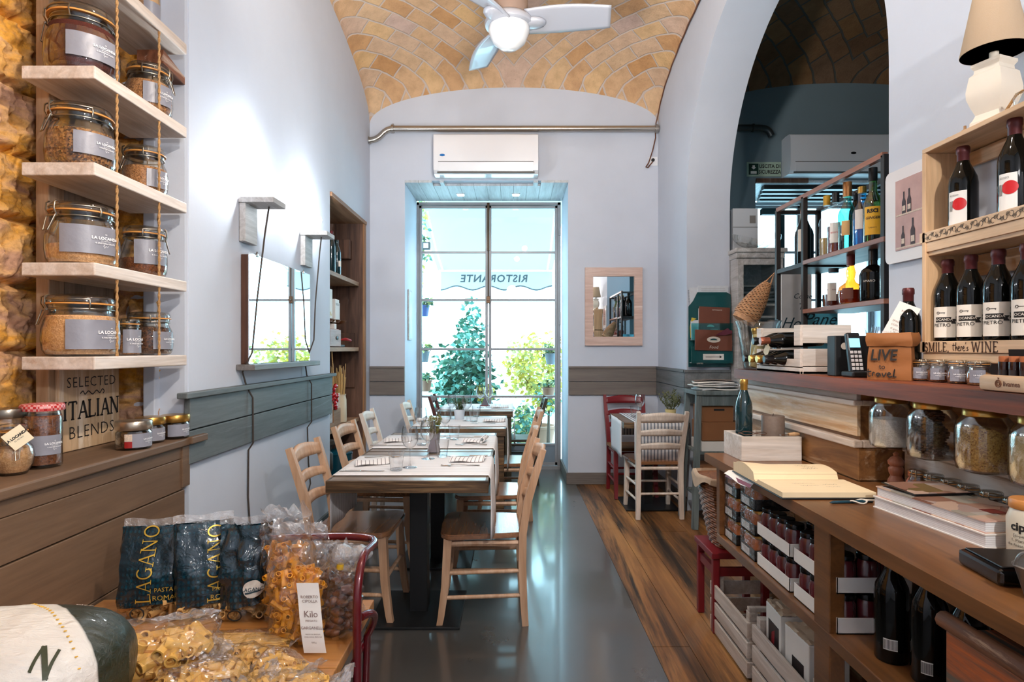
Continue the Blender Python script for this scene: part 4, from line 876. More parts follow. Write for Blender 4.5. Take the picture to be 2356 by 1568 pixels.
l1 = dup(c1, (-.80, 3.16, 0), LF - .04, 'limed wooden chair with a brown seat between the mirror wall and the nearest table', GL_)
make_chair('limed wooden chair with a rush seat second along the wall side of the tables', (-.82, 3.98, 0), LF - .06, 'chair', 'straw', GL_, rush=True)
make_chair('pale wooden chair third along the wall side, before the niche bookcase', (-.86, 4.80, 0), LF + .02, 'chair_pale', 'seat', GL_)
make_chair('pale wooden chair standing beside the window niche edge behind the tables', (-.70, 5.62, 0), LF, 'chair_pale', 'seat', GL_)
make_chair('dark red brown chair inside the window niche behind the white pot', (-.56, 6.42, 0), LF, 'brown_paint', 'brown_paint', GL_)

# ================================================================== tables with runners and place settings
M['table_top'] = wood('table_plank_wood', srgb(112, 96, 82), srgb(178, 162, 146), 'x', .3, .7, .15, coat=.3, wear=srgb(196, 186, 176), wear_at=.62)
M['table_edge'] = wood('table_edge_wood', srgb(30, 20, 12), srgb(142, 112, 76), 'x', .5, 2.2, .35, wear=srgb(186, 116, 36), wear_at=.67, mid=srgb(84, 62, 40))
M['runner'] = stripes('runner_cloth', srgb(238, 236, 236), srgb(176, 170, 168), 1, .022, .20)
M['runner_blue'] = stripes('runner_blue_stripe', srgb(222, 220, 222), srgb(132, 138, 150), 0, .028, .42)
M['napkin'] = stripes('napkin_cloth', srgb(232, 228, 226), srgb(150, 144, 142), 0, .020, .20)
TZ = .752
def table(label, x0, x1, y0, y1, base=True, leg_kind='pedestal', group='wooden dining tables'):
    cx, cy = (x0 + x1) / 2, (y0 + y1) / 2; hx, hy = (x1 - x0) / 2, (y1 - y0) / 2
    t = thing('dining_table', label, 'table', (cx, cy, 0), 0, group)
    m_ = MB(); m_.box(-hx + .012, hx - .012, -hy + .012, hy - .012, TZ - .05, TZ, .002); m_.build('tabletop', M['table_top'], t)
    m_ = MB(); m_.box(-hx, hx, -hy, -hy + .014, TZ - .056, TZ + .0006, .003); m_.box(-hx, hx, hy - .014, hy, TZ - .056, TZ + .0006, .003); m_.box(-hx, -hx + .014, -hy + .014, hy - .014, TZ - .056, TZ + .0006, .003); m_.box(hx - .014, hx, -hy + .014, hy - .014, TZ - .056, TZ + .0006, .003); m_.build('edge_band', M['table_edge'], t)
    if leg_kind == 'pedestal':
        m_ = MB(); m_.box(-.045, .045, -.045, .045, .012, TZ - .06, .003); m_.build('column', M['black'], t)
        m_ = MB(); m_.box(-.225, .225, -.225, .225, 0, .014, .003); m_.build('base_plate', M['black'], t)
        m_ = MB(); m_.box(-.18, .18, -.18, .18, TZ - .062, TZ - .051); m_.build('top_plate', M['black'], t)
    else:
        for sx in (-1, 1):
            for sy in (-1, 1):
                m_ = MB(); m_.box(sx * (hx - .05) - .035, sx * (hx - .05) + .035, sy * (hy - .05) - .035, sy * (hy - .05) + .035, 0, TZ - .05, .004); m_.build('leg', M[leg_kind], t)
    return t
def runner(label, x0, x1, y0, y1, dl, dr, mat='runner', group='striped table runners', pointed=False):
    """cloth across a table that hangs over both ends"""
    path = [(x0 - .006, TZ - dl), (x0 - .008, TZ - dl * .5), (x0 - .006, TZ - .012), (x0 + .004, TZ + .0035)] + [(x0 + (x1 - x0) * k / 10, TZ + .0035) for k in range(1, 10)] + [(x1 - .004, TZ + .0035), (x1 + .006, TZ - .012), (x1 + .008, TZ - dr * .5), (x1 + .006, TZ - dr)]
    m_ = MB(); n = len(path) - 1
    def fn(u, v):
        k = min(n - 1, int(u * n)); f = u * n - k
        a, c = path[k], path[k + 1]
        x, z = a[0] + (c[0] - a[0]) * f, a[1] + (c[1] - a[1]) * f
        dn = max(0, TZ - .02 - z); y = y0 + (y1 - y0) * v
        x += (1 if x > (x0 + x1) / 2 else -1) * .012 * dn / .2 * abs(math.sin(v * 7))
        if pointed: y = (y0 + y1) / 2 + (y - (y0 + y1) / 2) * (1 - .55 * min(1, dn / .3)); z -= dn * .25 * (1 - abs(2 * v - 1))
        return (x, y, z)
    m_.sheet(fn, n * 2, 12); o = m_.build('table_runner', M[mat], None, smooth=60)
    sd = o.modifiers.new('thick', 'SOLIDIFY'); sd.thickness = .0024; sd.offset = 1
    return tag(o, label, 'table runner', group)
TB = [(-.845, -.108, 2.74, 3.52), (-.845, -.108, 3.525, 4.31), (-.77, -.045, 4.53, 5.40), (-.72, .010, 5.80, 6.62)]
table('wooden dining table nearest the camera with a thick distressed front edge', *TB[0])
table('wooden dining table pushed against the far side of the nearest table', *TB[1])
table('wooden dining table carrying the white pot of herbs', *TB[2], leg_kind='table_edge')
table('wooden dining table inside the window niche', *TB[3], leg_kind='olive_paint')
runner('pale striped runner on the nearest table hanging over both its sides', -.845, -.108, 2.84, 3.36, .26, .30)
runner('pale striped runner on the second table, under the heather pot', -.845, -.108, 3.62, 4.16, .18, .28)
runner('pale striped runner under the white pot of herbs', -.77, -.045, 4.64, 5.26, .2, .32)
runner('bright runner on the window niche table with a pointed hanging end', -.72, .010, 5.90, 6.50, .2, .34, pointed=True)

# glassware: one of each built, the rest copied
M['wine_glass'] = thin('wine_glass_clear', (.975, .98, .985, 1), .05, .02, edge=.42)
_wg = None
def wine_glass(label, x, y, z=TZ + .006, s=1.0, group='wine glasses on the tables'):
    global _wg
    if _wg is None:
        t = thing('wine_glass', label, 'wine glass', (x, y, z), 0, group)
        m_ = MB(); m_.lathe([(.0045, .088), (.012, .094), (.030, .112), (.0405, .135), (.0425, .152), (.040, .175), (.0345, .206), (.0335, .206), (.039, .175), (.0413, .152), (.0393, .136), (.029, .114), (.010, .098), (0, .096)], 32); m_.build('bowl', M['wine_glass'], t, smooth=60)
        m_ = MB(); m_.lathe([(.0045, .090), (.0038, .06), (.004, .02), (.008, .008), (.036, .002), (.036, 0), (0, .0)], 24); m_.build('stem', M['wine_glass'], t, smooth=60); _wg = t; return t
    return dup(_wg, (x, y, z), R.uniform(0, 6), label, group)
_tm = None
def tumbler(label, x, y, z=TZ + .006, group='water tumblers on the tables'):
    global _tm
    if _tm is None:
        t = thing('water_tumbler', label, 'tumbler', (x, y, z), 0, group)
        m_ = MB()
        def tb(u, v):
            a = 2 * PI * u; zz = .095 * v; r = (.028 + .012 * v ** 1.3) * (1 + (.018 * math.cos(9 * a) if v < .55 else 0))
            return (r * math.cos(a), r * math.sin(a), zz)
        m_.sheet(tb, 54, 14); m_.build('wall', M['wine_glass'], t, smooth=70)
        m_ = MB(); m_.lathe([(0, 0), (.027, .0), (.0275, .010), (0, .012)], 27); m_.build('foot', M['wine_glass'], t, smooth=60); _tm = t; return t
    return dup(_tm, (x, y, z), R.uniform(0, 6), label, group)
X = lambda px, d: (px - 1178) * d / F
wine_glass('stemmed wine glass standing nearest the camera on the first table', X(943, 3.02), 3.02)
wine_glass('stemmed wine glass between the dark card holder and the nearest tumbler pair', X(985, 3.26), 3.26)
tumbler('squat tumbler standing nearest the camera on the first table', X(912, 2.95), 2.95)
tumbler('faceted tumbler beside the dark card holder on the first table', X(1017, 3.32), 3.32)
wine_glass('wine glass behind the heather pot nearer the mirror wall', X(968, 3.98), 3.98)
wine_glass('wine glass in front of the white herb pot on the second table', X(1024, 4.02), 4.02)
tumbler('tumbler on the second table beside the rolled napkin', X(1045, 3.95), 3.95)
tumbler('half hidden tumbler behind the nearest wine glass on the second table', X(970, 3.72), 3.72)
wine_glass('wine glass on the window niche side of the white herb pot', X(1040, 5.12), 5.12)
wine_glass('wine glass on the aisle side of the white herb pot', X(1074, 4.98), 4.98)
tumbler('tumbler beside the white herb pot on the third table', X(1090, 4.92), 4.92)
tumbler('tumbler behind the glasses on the third table', X(1096, 5.30), 5.30)
wine_glass('wine glass on the window niche table nearer the shrub', X(1105, 6.10), 6.10)
wine_glass('wine glass on the window niche table nearer the centre bar of the window', X(1125, 6.16), 6.16)
tumbler('tumbler on the window niche table by the grey card holder', X(1145, 6.2), 6.2)

# cutlery and napkins
def fork(label, x, y, rz, z=TZ + .0065):
    t = thing('fork', label, 'fork', (x, y, z), rz, 'forks on the tables')
    m_ = MB(); m_.tube([(-.095, 0, .003), (-.03, 0, .004), (.03, 0, .009), (.05, 0, .006)], [.0055, .0035, .003, .006], 6, flat=.45); m_.build('handle', M['cutlery'], t, smooth=60)
    m_ = MB(); m_.tube([(.045, 0, .006), (.058, 0, .003), (.066, 0, .003)], [.005, .011, .0115], 8, flat=.22)
    for k in (-1.5, -.5, .5, 1.5): m_.tube([(.064, k * .0055, .003), (.085, k * .0055, .002), (.10, k * .005, .006)], .0014, 5)
    m_.build('tines', M['cutlery'], t, smooth=60); return t
def knife(label, x, y, rz, z=TZ + .0065):
    t = thing('knife', label, 'knife', (x, y, z), rz, 'knives on the tables')
    m_ = MB(); m_.tube([(-.10, 0, .004), (.0, 0, .004)], [.0065, .005], 8, flat=.6); m_.build('handle', M['cutlery'], t, smooth=60)
    m_ = MB(); m_.prism([(0, -.006), (.06, -.009), (.10, -.008), (.115, .003), (.11, .006), (0, .006)], .001, .0035, 'z'); m_.build('blade', M['cutlery'], t); return t
M['cutlery'] = plain('polished_cutlery', srgb(206, 202, 198), .12, 1.0)
def napkin(label, x, y, rz, roll=False, s=1.0):
    m_ = MB()
    def fn(u, v):
        a, b_ = (u - .5) * .175 * s, (v - .5) * .115 * s
        z = .006 + .010 * math.sin(PI * v) + .004 * math.sin(u * 6 + v * 3)
        if roll and u > .72:
            q = (u - .72) / .28 * PI * 1.5; return ((.22) * .175 * s + .016 * math.sin(q), b_, .006 + .016 - .016 * math.cos(q) + .004)
        return (a, b_ + a * .25, z)
    m_.sheet(fn, 30, 12); o = m_.build('folded_napkin', M['napkin'], None, smooth=70); o.location = (x, y, TZ + .006); o.rotation_euler = (0, 0, rz)
    sd = o.modifiers.new('thick', 'SOLIDIFY'); sd.thickness = .006; sd.offset = 1
    return tag(o, label, 'napkin', 'striped napkins on the tables')
napkin('folded striped napkin on the nearest table beside the aisle', X(1078, 3.22), 3.20, -.1)
napkin('folded striped napkin on the nearest table by the wall side', X(860, 3.14), 3.12, .25)
napkin('rolled striped napkin on the second table beside the aisle', X(1100, 3.86), 3.84, -.15, True)
napkin('folded striped napkin on the second table by the wall side', X(915, 3.86), 3.88, .2)
napkin('folded striped napkin on the third table beside the aisle', X(1138, 4.95), 4.93, -.05)
napkin('folded striped napkin on the third table by the wall side', X(985, 5.0), 5.0, .15)
napkin('folded striped napkin on the window niche table', X(1150, 6.1), 6.08, 0)
fork('fork under the edge of the aisle side napkin on the nearest table', X(1060, 3.06), 3.06, PI + .05)
knife('knife on the far edge of the nearest runner beside the aisle', X(1080, 3.33), 3.335, PI)
fork('fork above the wall side napkin on the nearest table', X(880, 3.30), 3.30, .1)
knife('knife along the near edge of the wall side setting on the first table', X(830, 2.93), 2.925, 0)
fork('fork beside the rolled napkin on the second table', X(1085, 3.72), 3.72, PI)
knife('knife behind the rolled napkin on the second table', X(1090, 4.05), 4.05, PI)
knife('knife along the wall side napkin on the second table', X(890, 3.70), 3.70, 0)
fork('fork below the aisle side napkin on the third table', X(1112, 4.80), 4.80, PI)

# small plants on the tables
def sprig_plant(label, x, y, z, potmat, pr, ph, n, hgt, leaf, square=False, name='potted_herb', seed=1, spread=.5):
    t = thing(name, label, 'potted plant', (x, y, z)); rr = random.Random(seed)
    m_ = MB(); m_.lathe([(pr * .78, 0), (pr * .82, .003), (pr, ph * .9), (pr * 1.02, ph), (pr * .92, ph), (pr * .88, ph * .8), (0, ph * .78)], 24); m_.build('pot', potmat, t, smooth=50)
    m_ = MB(); m_.lathe([(0, ph * .82), (pr * .88, ph * .8), (0, ph * .79)], 16); m_.build('soil', M['soil'], t)
    m_ = MB()
    for i in range(n):
        a = rr.uniform(0, 2 * PI); q = rr.uniform(0, pr * .7); l = hgt * rr.uniform(.6, 1.0); b0 = V((q * math.cos(a), q * math.sin(a), ph * .8)); d = V((math.cos(a) * spread * rr.uniform(.2, 1), math.sin(a) * spread * rr.uniform(.2, 1), 1)).normalized()
        tip = b0 + d * l; m_.tube([b0, b0 + d * l * .5 + V((0, 0, .005)), tip], [.0016, .0014, .0008], 4)
        for k in range(9):
            p = b0 + d * l * (.25 + .75 * k / 8); a2 = rr.uniform(0, 2 * PI); e = V((math.cos(a2), math.sin(a2), .8)) * hgt * .13
            w = V((-math.sin(a2), math.cos(a2), 0)) * hgt * .028
            m_._add([p, p + e * .5 + w, p + e, p + e * .5 - w], [(0, 1, 2, 3)])
    f = m_.build('foliage', leaf, t); return t
M['soil'] = plain('potting_soil', srgb(44, 32, 24), .95)
M['heather'] = plain('heather_green', srgb(112, 112, 52), .7, var=.35, vs=60); M['herb_green'] = plain('herb_green', srgb(70, 86, 42), .7, var=.4, vs=60)
sprig_plant('small heather plant in a grey pot on the second table', X(1000, 3.80), 3.80, TZ + .006, plain('grey_pot', srgb(96, 92, 96), .6), .035, .065, 46, .125, M['heather'], seed=3)
sprig_plant('small green herb in a round white pot on the third table', X(1057, 5.08), 5.08, TZ + .006, plain('pale_blue_pot', srgb(206, 214, 222), .35), .046, .085, 40, .115, M['herb_green'], seed=5)
t = thing('card_holder', 'dark grey pyramid card holder beside the nearest faceted tumbler', 'card holder', (X(998, 3.5), 3.5, TZ + .006))
m_ = MB(); m_._add([(-.035, -.04, 0), (.035, -.04, 0), (.035, .04, 0), (-.035, .04, 0), (-.012, 0, .085), (.018, 0, .085)], [(0, 1, 5, 4), (1, 2, 5), (2, 3, 4, 5), (3, 0, 4), (3, 2, 1, 0)]); m_.build('body', plain('slate_card', srgb(96, 90, 98), .6), t)
m_ = MB(); m_.box(-.02, .03, -.002, .002, .05, .15, 0, MX.Rotation(.12, 4, 'Y')); m_.build('clear_card', M['glass'], t)
t = thing('card_holder', 'grey pyramid card holder on the window niche table', 'card holder', (X(1116, 6.3), 6.30, TZ + .006))
m_ = MB(); m_._add([(-.045, -.04, 0), (.045, -.04, 0), (.045, .04, 0), (-.045, .04, 0), (0, 0, .09)], [(0, 1, 4), (1, 2, 4), (2, 3, 4), (3, 0, 4), (3, 2, 1, 0)]); m_.build('body', MATS['slate_card'], t)
m_ = MB(); m_.box(-.05, .05, -.045, .045, 0, .008); m_.build('foot', M['red_paint'], t)

# ================================================================== corner table, chairs
t = thing('corner_table', 'small wooden table in the corner under the framed mirror', 'table', (1.175, 5.26, 0), 0)
m_ = MB(); m_.box(-.265, .265, -.35, .35, TZ - .045, TZ, .003); m_.build('tabletop', M['table_top'], t)
m_ = MB(); m_.box(-.268, .268, -.353, -.34, TZ - .048, TZ + .0006, .002); m_.box(-.268, -.255, -.34, .353, TZ - .048, TZ + .0006, .002); m_.build('edge_band', M['table_edge'], t)
m_ = MB(); m_.box(-.035, .035, -.045, .045, .012, TZ - .048); m_.build('column', M['black'], t)
m_ = MB(); m_.box(-.225, .225, -.225, .225, 0, .014, .003); m_.build('base_plate', M['black'], t)
def runner_y(label, x0, x1, y0, y1, df, db, mat):
    path = [(y0 - .008, TZ - df), (y0 - .012, TZ - df * .5), (y0 - .006, TZ - .012), (y0 + .004, TZ + .0035)] + [(y0 + (y1 - y0) * k / 8, TZ + .0035) for k in range(1, 8)] + [(y1 - .004, TZ + .0035), (y1 + .006, TZ - .012), (y1 + .008, TZ - db)]
    m_ = MB(); n = len(path) - 1
    def fn(u, v):
        k = min(n - 1, int(u * n)); f = u * n - k; a, c = path[k], path[k + 1]; z = a[1] + (c[1] - a[1]) * f; y = a[0] + (c[0] - a[0]) * f
        return (x0 + (x1 - x0) * v, y - (.012 * math.sin(v * 11) * max(0, TZ - z) / .3 if z < TZ - .02 and y < y0 + .1 else 0), z)
    m_.sheet(fn, n * 2, 24); o = m_.build('table_runner', M[mat], None, smooth=60); sd = o.modifiers.new('thick', 'SOLIDIFY'); sd.thickness = .0024; sd.offset = 1
    return tag(o, label, 'table runner', 'striped table runners')
runner_y('blue grey striped runner hanging down the front of the corner table', .99, 1.425, 4.91, 5.61, .30, .2, 'runner_blue')
m_ = MB(); m_.sheet(lambda u, v: (.905 - .004 * math.sin(u * 9), 5.0 + .5 * u, TZ + .002 - .30 * v), 12, 8); o = m_.build('table_runner', plain('white_linen', srgb(222, 220, 222), .8), None, smooth=60); sd = o.modifiers.new('thick', 'SOLIDIFY'); sd.thickness = .0024
tag(o, 'plain pale cloth end hanging from the side of the corner table', 'table runner')
make_chair('pale limed ladder back chair with its back to the camera at the corner table', (1.165, 5.0, 0), 0.03, 'chair_pale', 'seat', 'chairs at the corner table')
make_chair('dark red wooden chair behind the corner table under the framed mirror', (1.11, 5.66, 0), PI + .04, 'red_paint', 'straw', 'chairs at the corner table', rush=True, hgt=.90)
wine_glass('wine glass on the corner table', X(1472, 5.15), 5.15, group='glasses on the corner table')
tumbler('low tumbler on the corner table beside its wine glass', X(1460, 5.25), 5.25, group='glasses on the corner table')
sprig_plant('wispy herb in a yellow cup on the corner table', X(1543, 5.2), 5.2, TZ + .006, plain('yellow_cup', srgb(206, 186, 128), .4), .047, .075, 34, .19, plain('sage_leaf', srgb(104, 108, 66), .7, var=.3, vs=40), seed=9, spread=.9)
# ================================================================== RIGHT: desk, bar, slab, wine rack
M['desk'] = wood('desk_brown_paint', srgb(88, 54, 26), srgb(140, 92, 50), 'y', .35, .6, .1, coat=.2)
M['slab'] = wood('slab_red_brown', srgb(70, 32, 16), srgb(150, 72, 32), 'y', .55, .8, .2)
M['bar_white'] = wood('bar_limewash', srgb(196, 142, 86), srgb(236, 222, 206), 'y', .6, .7, .3, wear=srgb(240, 232, 224), wear_at=.54, mid=srgb(226, 200, 164))
M['bar_brown'] = wood('bar_brown_wash', srgb(92, 54, 24), srgb(190, 136, 80), 'y', .6, .7, .3, wear=srgb(214, 188, 156), wear_at=.6)
M['pine'] = wood('pine_wood', srgb(184, 142, 100), srgb(222, 184, 142), 'z', .55, .8, .15)
M['pine_y'] = wood('pine_wood_long', srgb(196, 158, 118), srgb(228, 198, 164), 'y', .55, .8, .15)
t = thing('counter_desk', 'long brown wooden desk with an open shelf holding jars and bottles', 'desk', (0, 0, 0))
m_ = MB(); m_.prism([(.88, .75), (1.52, .75), (1.52, 2.165), (1.238, 2.165), (1.238, 2.77), (.88, 2.77)], .838, .875, 'z'); m_.build('desk_top', M['desk'], t)
m_ = MB(); m_.box(.885, 1.38, .75, 2.62, .520, .555, .003); m_.build('shelf_board', M['desk'], t)
m_ = MB(); m_.box(.886, .93, 2.585, 2.625, .555, .838, .003); m_.build('upright', M['desk'], t)
for (xa, xc_, a, c) in ((.886, .93, 1.690, 1.778), (1.34, 1.375, 2.585, 2.625), (1.34, 1.375, 1.690, 1.778)):
    m_ = MB(); m_.box(xa, xc_, a, c, 0, .838, .003); m_.build('leg', M['desk'], t)
t = thing('bar_counter', 'limewashed planked bar front with moulded strips under the red brown counter', 'bar counter', (0, 0, 0))
m_ = MB(); m_.box(1.255, 1.455, 2.185, 3.24, 0.0, 1.19); m_.box(1.455, 1.80, 2.45, 3.60, 0.0, 1.19); m_.build('carcass', M['bar_brown'], t)
m_ = MB(); m_.box(1.243, 1.257, 2.182, 3.243, 1.035, 1.15, .002); m_.build('front_panel', M['bar_white'], t)
m_ = MB(); m_.box(1.240, 1.257, 2.180, 3.243, 1.165, 1.188, .002); m_.build('top_strip', M['white_wood'], t)
for (a, c) in ((1.145, 1.165), (.995, 1.022)):
    m_ = MB(); m_.box(1.222, 1.257, 2.165, 3.26, a, c, .005); m_.box(1.257, 1.36, 2.165, 2.185, a, c, .004); m_.build('moulding', M['white_wood'], t)
m_ = MB(); m_.box(1.246, 1.257, 2.184, 3.243, .876, .992, .002); m_.box(1.246, 1.40, 2.176, 2.185, .876, .992, .002); m_.build('lower_panel', M['bar_brown'], t)
t = thing('counter_slab', 'thick red brown wooden counter board carrying the crate, bag and spice jars', 'counter', (0, 0, 0))
m_ = MB(); m_.prism([(1.17, .75), (1.505, .75), (1.505, 2.44), (1.81, 2.44), (1.81, 3.61), (1.455, 3.61), (1.455, 3.19), (1.17, 3.19)], 1.196, 1.245, 'z'); m_.build('board', M['slab'], t)
t = thing('back_panel', 'whitewashed planked panel behind the desk with a pale ledge strip', 'panel', (0, 0, 0))
m_ = MB(); m_.box(1.41, 1.50, .75, 2.175, .876, .985, .002); m_.build('plank', wood('rough_whitewash', srgb(150, 122, 100), srgb(216, 204, 192), 'y', .8, 1.2, .6, wear=srgb(232, 228, 222), wear_at=.5), t)
m_ = MB(); m_.box(1.43, 1.50, .75, 2.175, 1.005, 1.19, .002); m_.build('plank', M['bar_brown'], t)
m_ = MB(); m_.box(1.385, 1.455, .75, 2.15, .987, 1.004, .003); m_.build('ledge_strip', M['white_wood'], t)

# ---- hanging jars under the slab
def grain(name, cols): FILL[name] = speck(name, cols, 300, .9, .3)
grain('white_salt', [srgb(214, 204, 196), srgb(236, 228, 222)]); grain('yellow_meal', [srgb(196, 146, 70), srgb(222, 178, 100), srgb(150, 100, 44)]); grain('pale_meal', [srgb(222, 186, 120), srgb(236, 208, 152)])
for (px, lab, fill, lev, tl) in ((2044, 'hanging glass jar of white salt nearest the bar end under the counter', 'white_salt', .58, 0), (2137, 'hanging glass jar of pine cones under the counter', None, 0, 0), (2257, 'hanging glass jar of yellow meal with black specks under the counter', 'yellow_meal', .72, .9), (2392, 'hanging glass jar of pale yellow meal cut by the picture edge', 'pale_meal', .72, 0)):
    y = 1.255 * F / (px - 1178); h = .175; r = .062
    t = thing('hanging_jar', lab, 'jar', (1.265, y, 1.195 - h), 0, 'glass jars hanging under the counter')
    m_ = MB(); m_.lathe([(r * .7, 0), (r * .93, .006), (r, .025), (r, .115), (r * .93, .135), (r * .74, .150), (r * .74, .160), (r * .70, .160), (r * .70, .149), (r * .90, .133), (r * .965, .114), (r * .965, .024), (r * .88, .008), (0, .006)], 36, square=.28); m_.build('glass_body', M['glass'], t, smooth=50)
    m_ = MB(); m_.lathe([(r * .77, .150), (r * .80, .152), (r * .80, .170), (r * .74, .1745), (0, .1745)], 32); m_.build('screw_lid', M['gold_lid'], t, smooth=40)
    if fill:
        m_ = MB(); m_.lathe([(0, .008), (r * .86, .010), (r * .945, .026), (r * .945, h * lev * .96), (r * .5, h * lev), (0, h * lev)], 36, square=.28)
        if tl:
            for v in m_.bm.verts:
                if v.co.z > h * .3: v.co.z -= (v.co.x * -.5 - v.co.y * .5 + .0) * -.9 * .0 + max(0, (v.co.x + .02)) * tl * .6
        m_.build('filling', FILL[fill], t, smooth=50)
    else:
        for i, (dx, dy, dz) in enumerate(((-.018, -.012, .03), (.02, .01, .03), (0, -.02, .075), (.015, .02, .085), (-.02, .012, .095), (.0, .0, .125))):
            m_ = MB()
            for q in range(7):
                rr = .026 * math.sin(PI * (q + 1) / 8.5)
                for k in range(8):
                    a = k * PI / 4 + q * .4; m_.blob((dx + rr * math.cos(a), dy + rr * math.sin(a), dz - .022 + q * .0075), .0085, 1, 0, 1, (1, 1, .55))
            m_.build('pine_cone', plain('pine_cone_brown', srgb(74, 48, 32), .7, var=.3, vs=60) if 'pine_cone_brown' not in MATS else MATS['pine_cone_brown'], t)
    if fill != 'pale_meal':
        m_ = MB(); mp = cyl_map(r * 1.06, .085, PI + .62, off=.001)
        script(m_, [[(-.9, .5), (-.6, .9), (-.5, .3), (-.2, .6), (0, .3), (.2, .6), (.5, .3), (.8, .6)], [(-.8, -.4), (-.4, .0), (-.3, -.6), (0, -.2), (.3, -.5), (.5, -.2), (.9, -.4)]], .026, mp, .07); m_.build('embossing', M['glass'], t)
# ---- desk: small spice jars along the back, grinder
t = thing('pepper_mill', 'rosy turned wooden pepper mill at the back of the desk', 'pepper mill', (1.335, 2.105, .875))
m_ = MB(); m_.lathe([(.024, 0), (.027, .004), (.025, .02), (.017, .035), (.022, .045), (.024, .06), (.018, .068), (.024, .074), (.026, .085), (.016, .098), (.007, .103), (.010, .112), (0, .118)], 24); m_.build('body', wood('rosy_turned', srgb(140, 78, 54), srgb(196, 134, 104), 'z', .4), t, smooth=50)
t = thing('spice_shaker', 'small rosy glass shaker standing beside the pepper mill', 'shaker', (1.35, 2.03, .875))
m_ = MB(); m_.lathe([(.02, 0), (.026, .006), (.026, .03), (.016, .048), (.02, .05), (.02, .066), (.012, .072), (0, .073)], 22); m_.build('body', plain('rosy_glass', srgb(176, 108, 84), .2, coat=.4), t, smooth=50)
lbs = ['clip jar nearest the pepper mill at the back of the desk', 'clip jar beside the closed end of the stacked books', 'clip jar behind the black cover of the stacked books', 'clip jar behind the middle of the stacked books', 'clip jar behind the food photographs of the top book', 'clip jar between the stacked books and the lettered onion jar']
for i, y in enumerate((1.985, 1.915, 1.84, 1.77, 1.685, 1.605)):
    clip_jar(lbs[i], (1.335, y, .875), .031, .085, ['rust', 'tan', 'dark', 'herb', 'rust', 'tan'][i], .55, 0, (.028, .03, 2.6, 4.0), clip=3.6, group='small clip jars at the back of the desk', texton=False)
# ---- white box with candle and bottle
t = open_box('whitewashed open wooden box with a candle at the far end of the desk', (1.10, 2.672, .875), .255, .215, .102, M['white_wood_x'], name='planter_box', th=.018)
t = thing('pillar_candle', 'thick grey brown pillar candle in the whitewashed box', 'candle', (1.155, 2.68, .888))
m_ = MB(); m_.lathe([(.046, 0), (.048, .003), (.048, .165), (.046, .168), (.03, .165), (0, .164)], 32); m_.build('wax', plain('brown_wax', srgb(112, 96, 86), .6, var=.12, vs=60, bump=.15, bs=80), t, smooth=50)
m_ = MB(); m_.tube([(0, 0, .162), (.002, 0, .176)], .0015, 5); m_.build('wick', M['ink_black'], t)
wine('tall pale blue sparkling wine bottle with gold foil behind the whitewashed box', (1.040, 2.715, .888), .325, .036, 'bottle_petrol', 'foil_gold', None)
t = thing('wire_wreath', 'thin twisted wire lying over the rim of the whitewashed box', 'wire', (1.04, 2.62, .979))
m_ = MB(); m_.tube([(.06 * math.cos(k * .4), .035 * math.sin(k * .4), .006 + .004 * math.sin(k * 1.7)) for k in range(16)], .0018, 5, closed=True); m_.build('wire', M['old_wood'], t)
t = thing('garden_knife', 'small knife with a wooden handle lying on the rim of the whitewashed box', 'knife', (1.185, 2.578, .982), .25)
m_ = MB(); m_.tube([(-.01, 0, .004), (.02, 0, .005), (.045, 0, .004)], [.006, .009, .006], 8); m_.build('handle', M['pine'], t, smooth=60)
m_ = MB(); m_.prism([(-.055, -.001), (-.05, -.007), (-.01, -.006), (-.01, .004)], .002, .005, 'z'); m_.build('blade', M['cutlery'], t)
# ---- ledger
M['page'] = stripes('ledger_page', srgb(232, 210, 172), srgb(206, 184, 150), 1, .008, .14)
t = thing('open_ledger', 'big open ruled ledger lying on the desk', 'book', (1.0, 2.125, .875), 0)
m_ = MB(); m_.box(-.150, .155, -.220, .215, .0005, .006, .002); m_.build('cover', M['black'], t)
def lg(top):
    def fn(u, v):                                      # far half is thick and curls at the spine side, near half lies flat
        x = -.146 + .296 * v
        y = -.214 + .424 * u
        z = .008 + (.014 if u < .5 else .018 + .022 * math.sin(PI * min(1, (u - .5) * 2.2)) ** .6)
        if u > .46 and u < .54: z = .012 + .08 * abs(u - .5)
        if u > .5: z += .05 * max(0, .35 - v) ** 1.2 * 2 * (u - .5)
        return (x, y, z * top + .006 * (1 - top))
    return fn
m_ = MB(); m_.sheet(lg(1.0), 40, 14); m_.sheet(lg(0.0), 40, 14)
def skirt(a, c, n):
    vs = []
    for i in range(n + 1):
        f = i / n; u, v = a[0] + (c[0] - a[0]) * f, a[1] + (c[1] - a[1]) * f; vs += [V(lg(1.0)(u, v)), V(lg(0.0)(u, v))]
    m_._add(vs, [(2 * i, 2 * i + 2, 2 * i + 3, 2 * i + 1) for i in range(n)])
for a, c in (((0, 0), (1, 0)), ((1, 0), (1, 1)), ((1, 1), (0, 1)), ((0, 1), (0, 0))): skirt(a, c, 40)
pg = m_.build('pages', M['page'], t, smooth=50)
m_ = MB()
for k, (u0, v0, n) in enumerate(((.62, .62, 5), (.66, .66, 4), (.70, .60, 4), (.30, .30, 6), (.26, .62, 4), (.22, .34, 5), (.18, .60, 4))):
    fnk = lg(1.0)
    script(m_, [[(i * .5, .3 * (-1) ** i + R.uniform(-.2, .2)) for i in range(n * 2)]], .010, lambda u, v: V(fnk(u0 + v * 2.2 + .0, min(1, v0 + u * 4.5))) + V((0, 0, .0012)), .10)
m_.text('FEBBRAIO', .016, lambda u, v: V(lg(1.0)(.80 + v * 2, min(1, .82 + u * 1.2))) + V((0, 0, .0012))); m_.build('handwriting', plain('grey_pen', srgb(84, 76, 72), .7), pg)
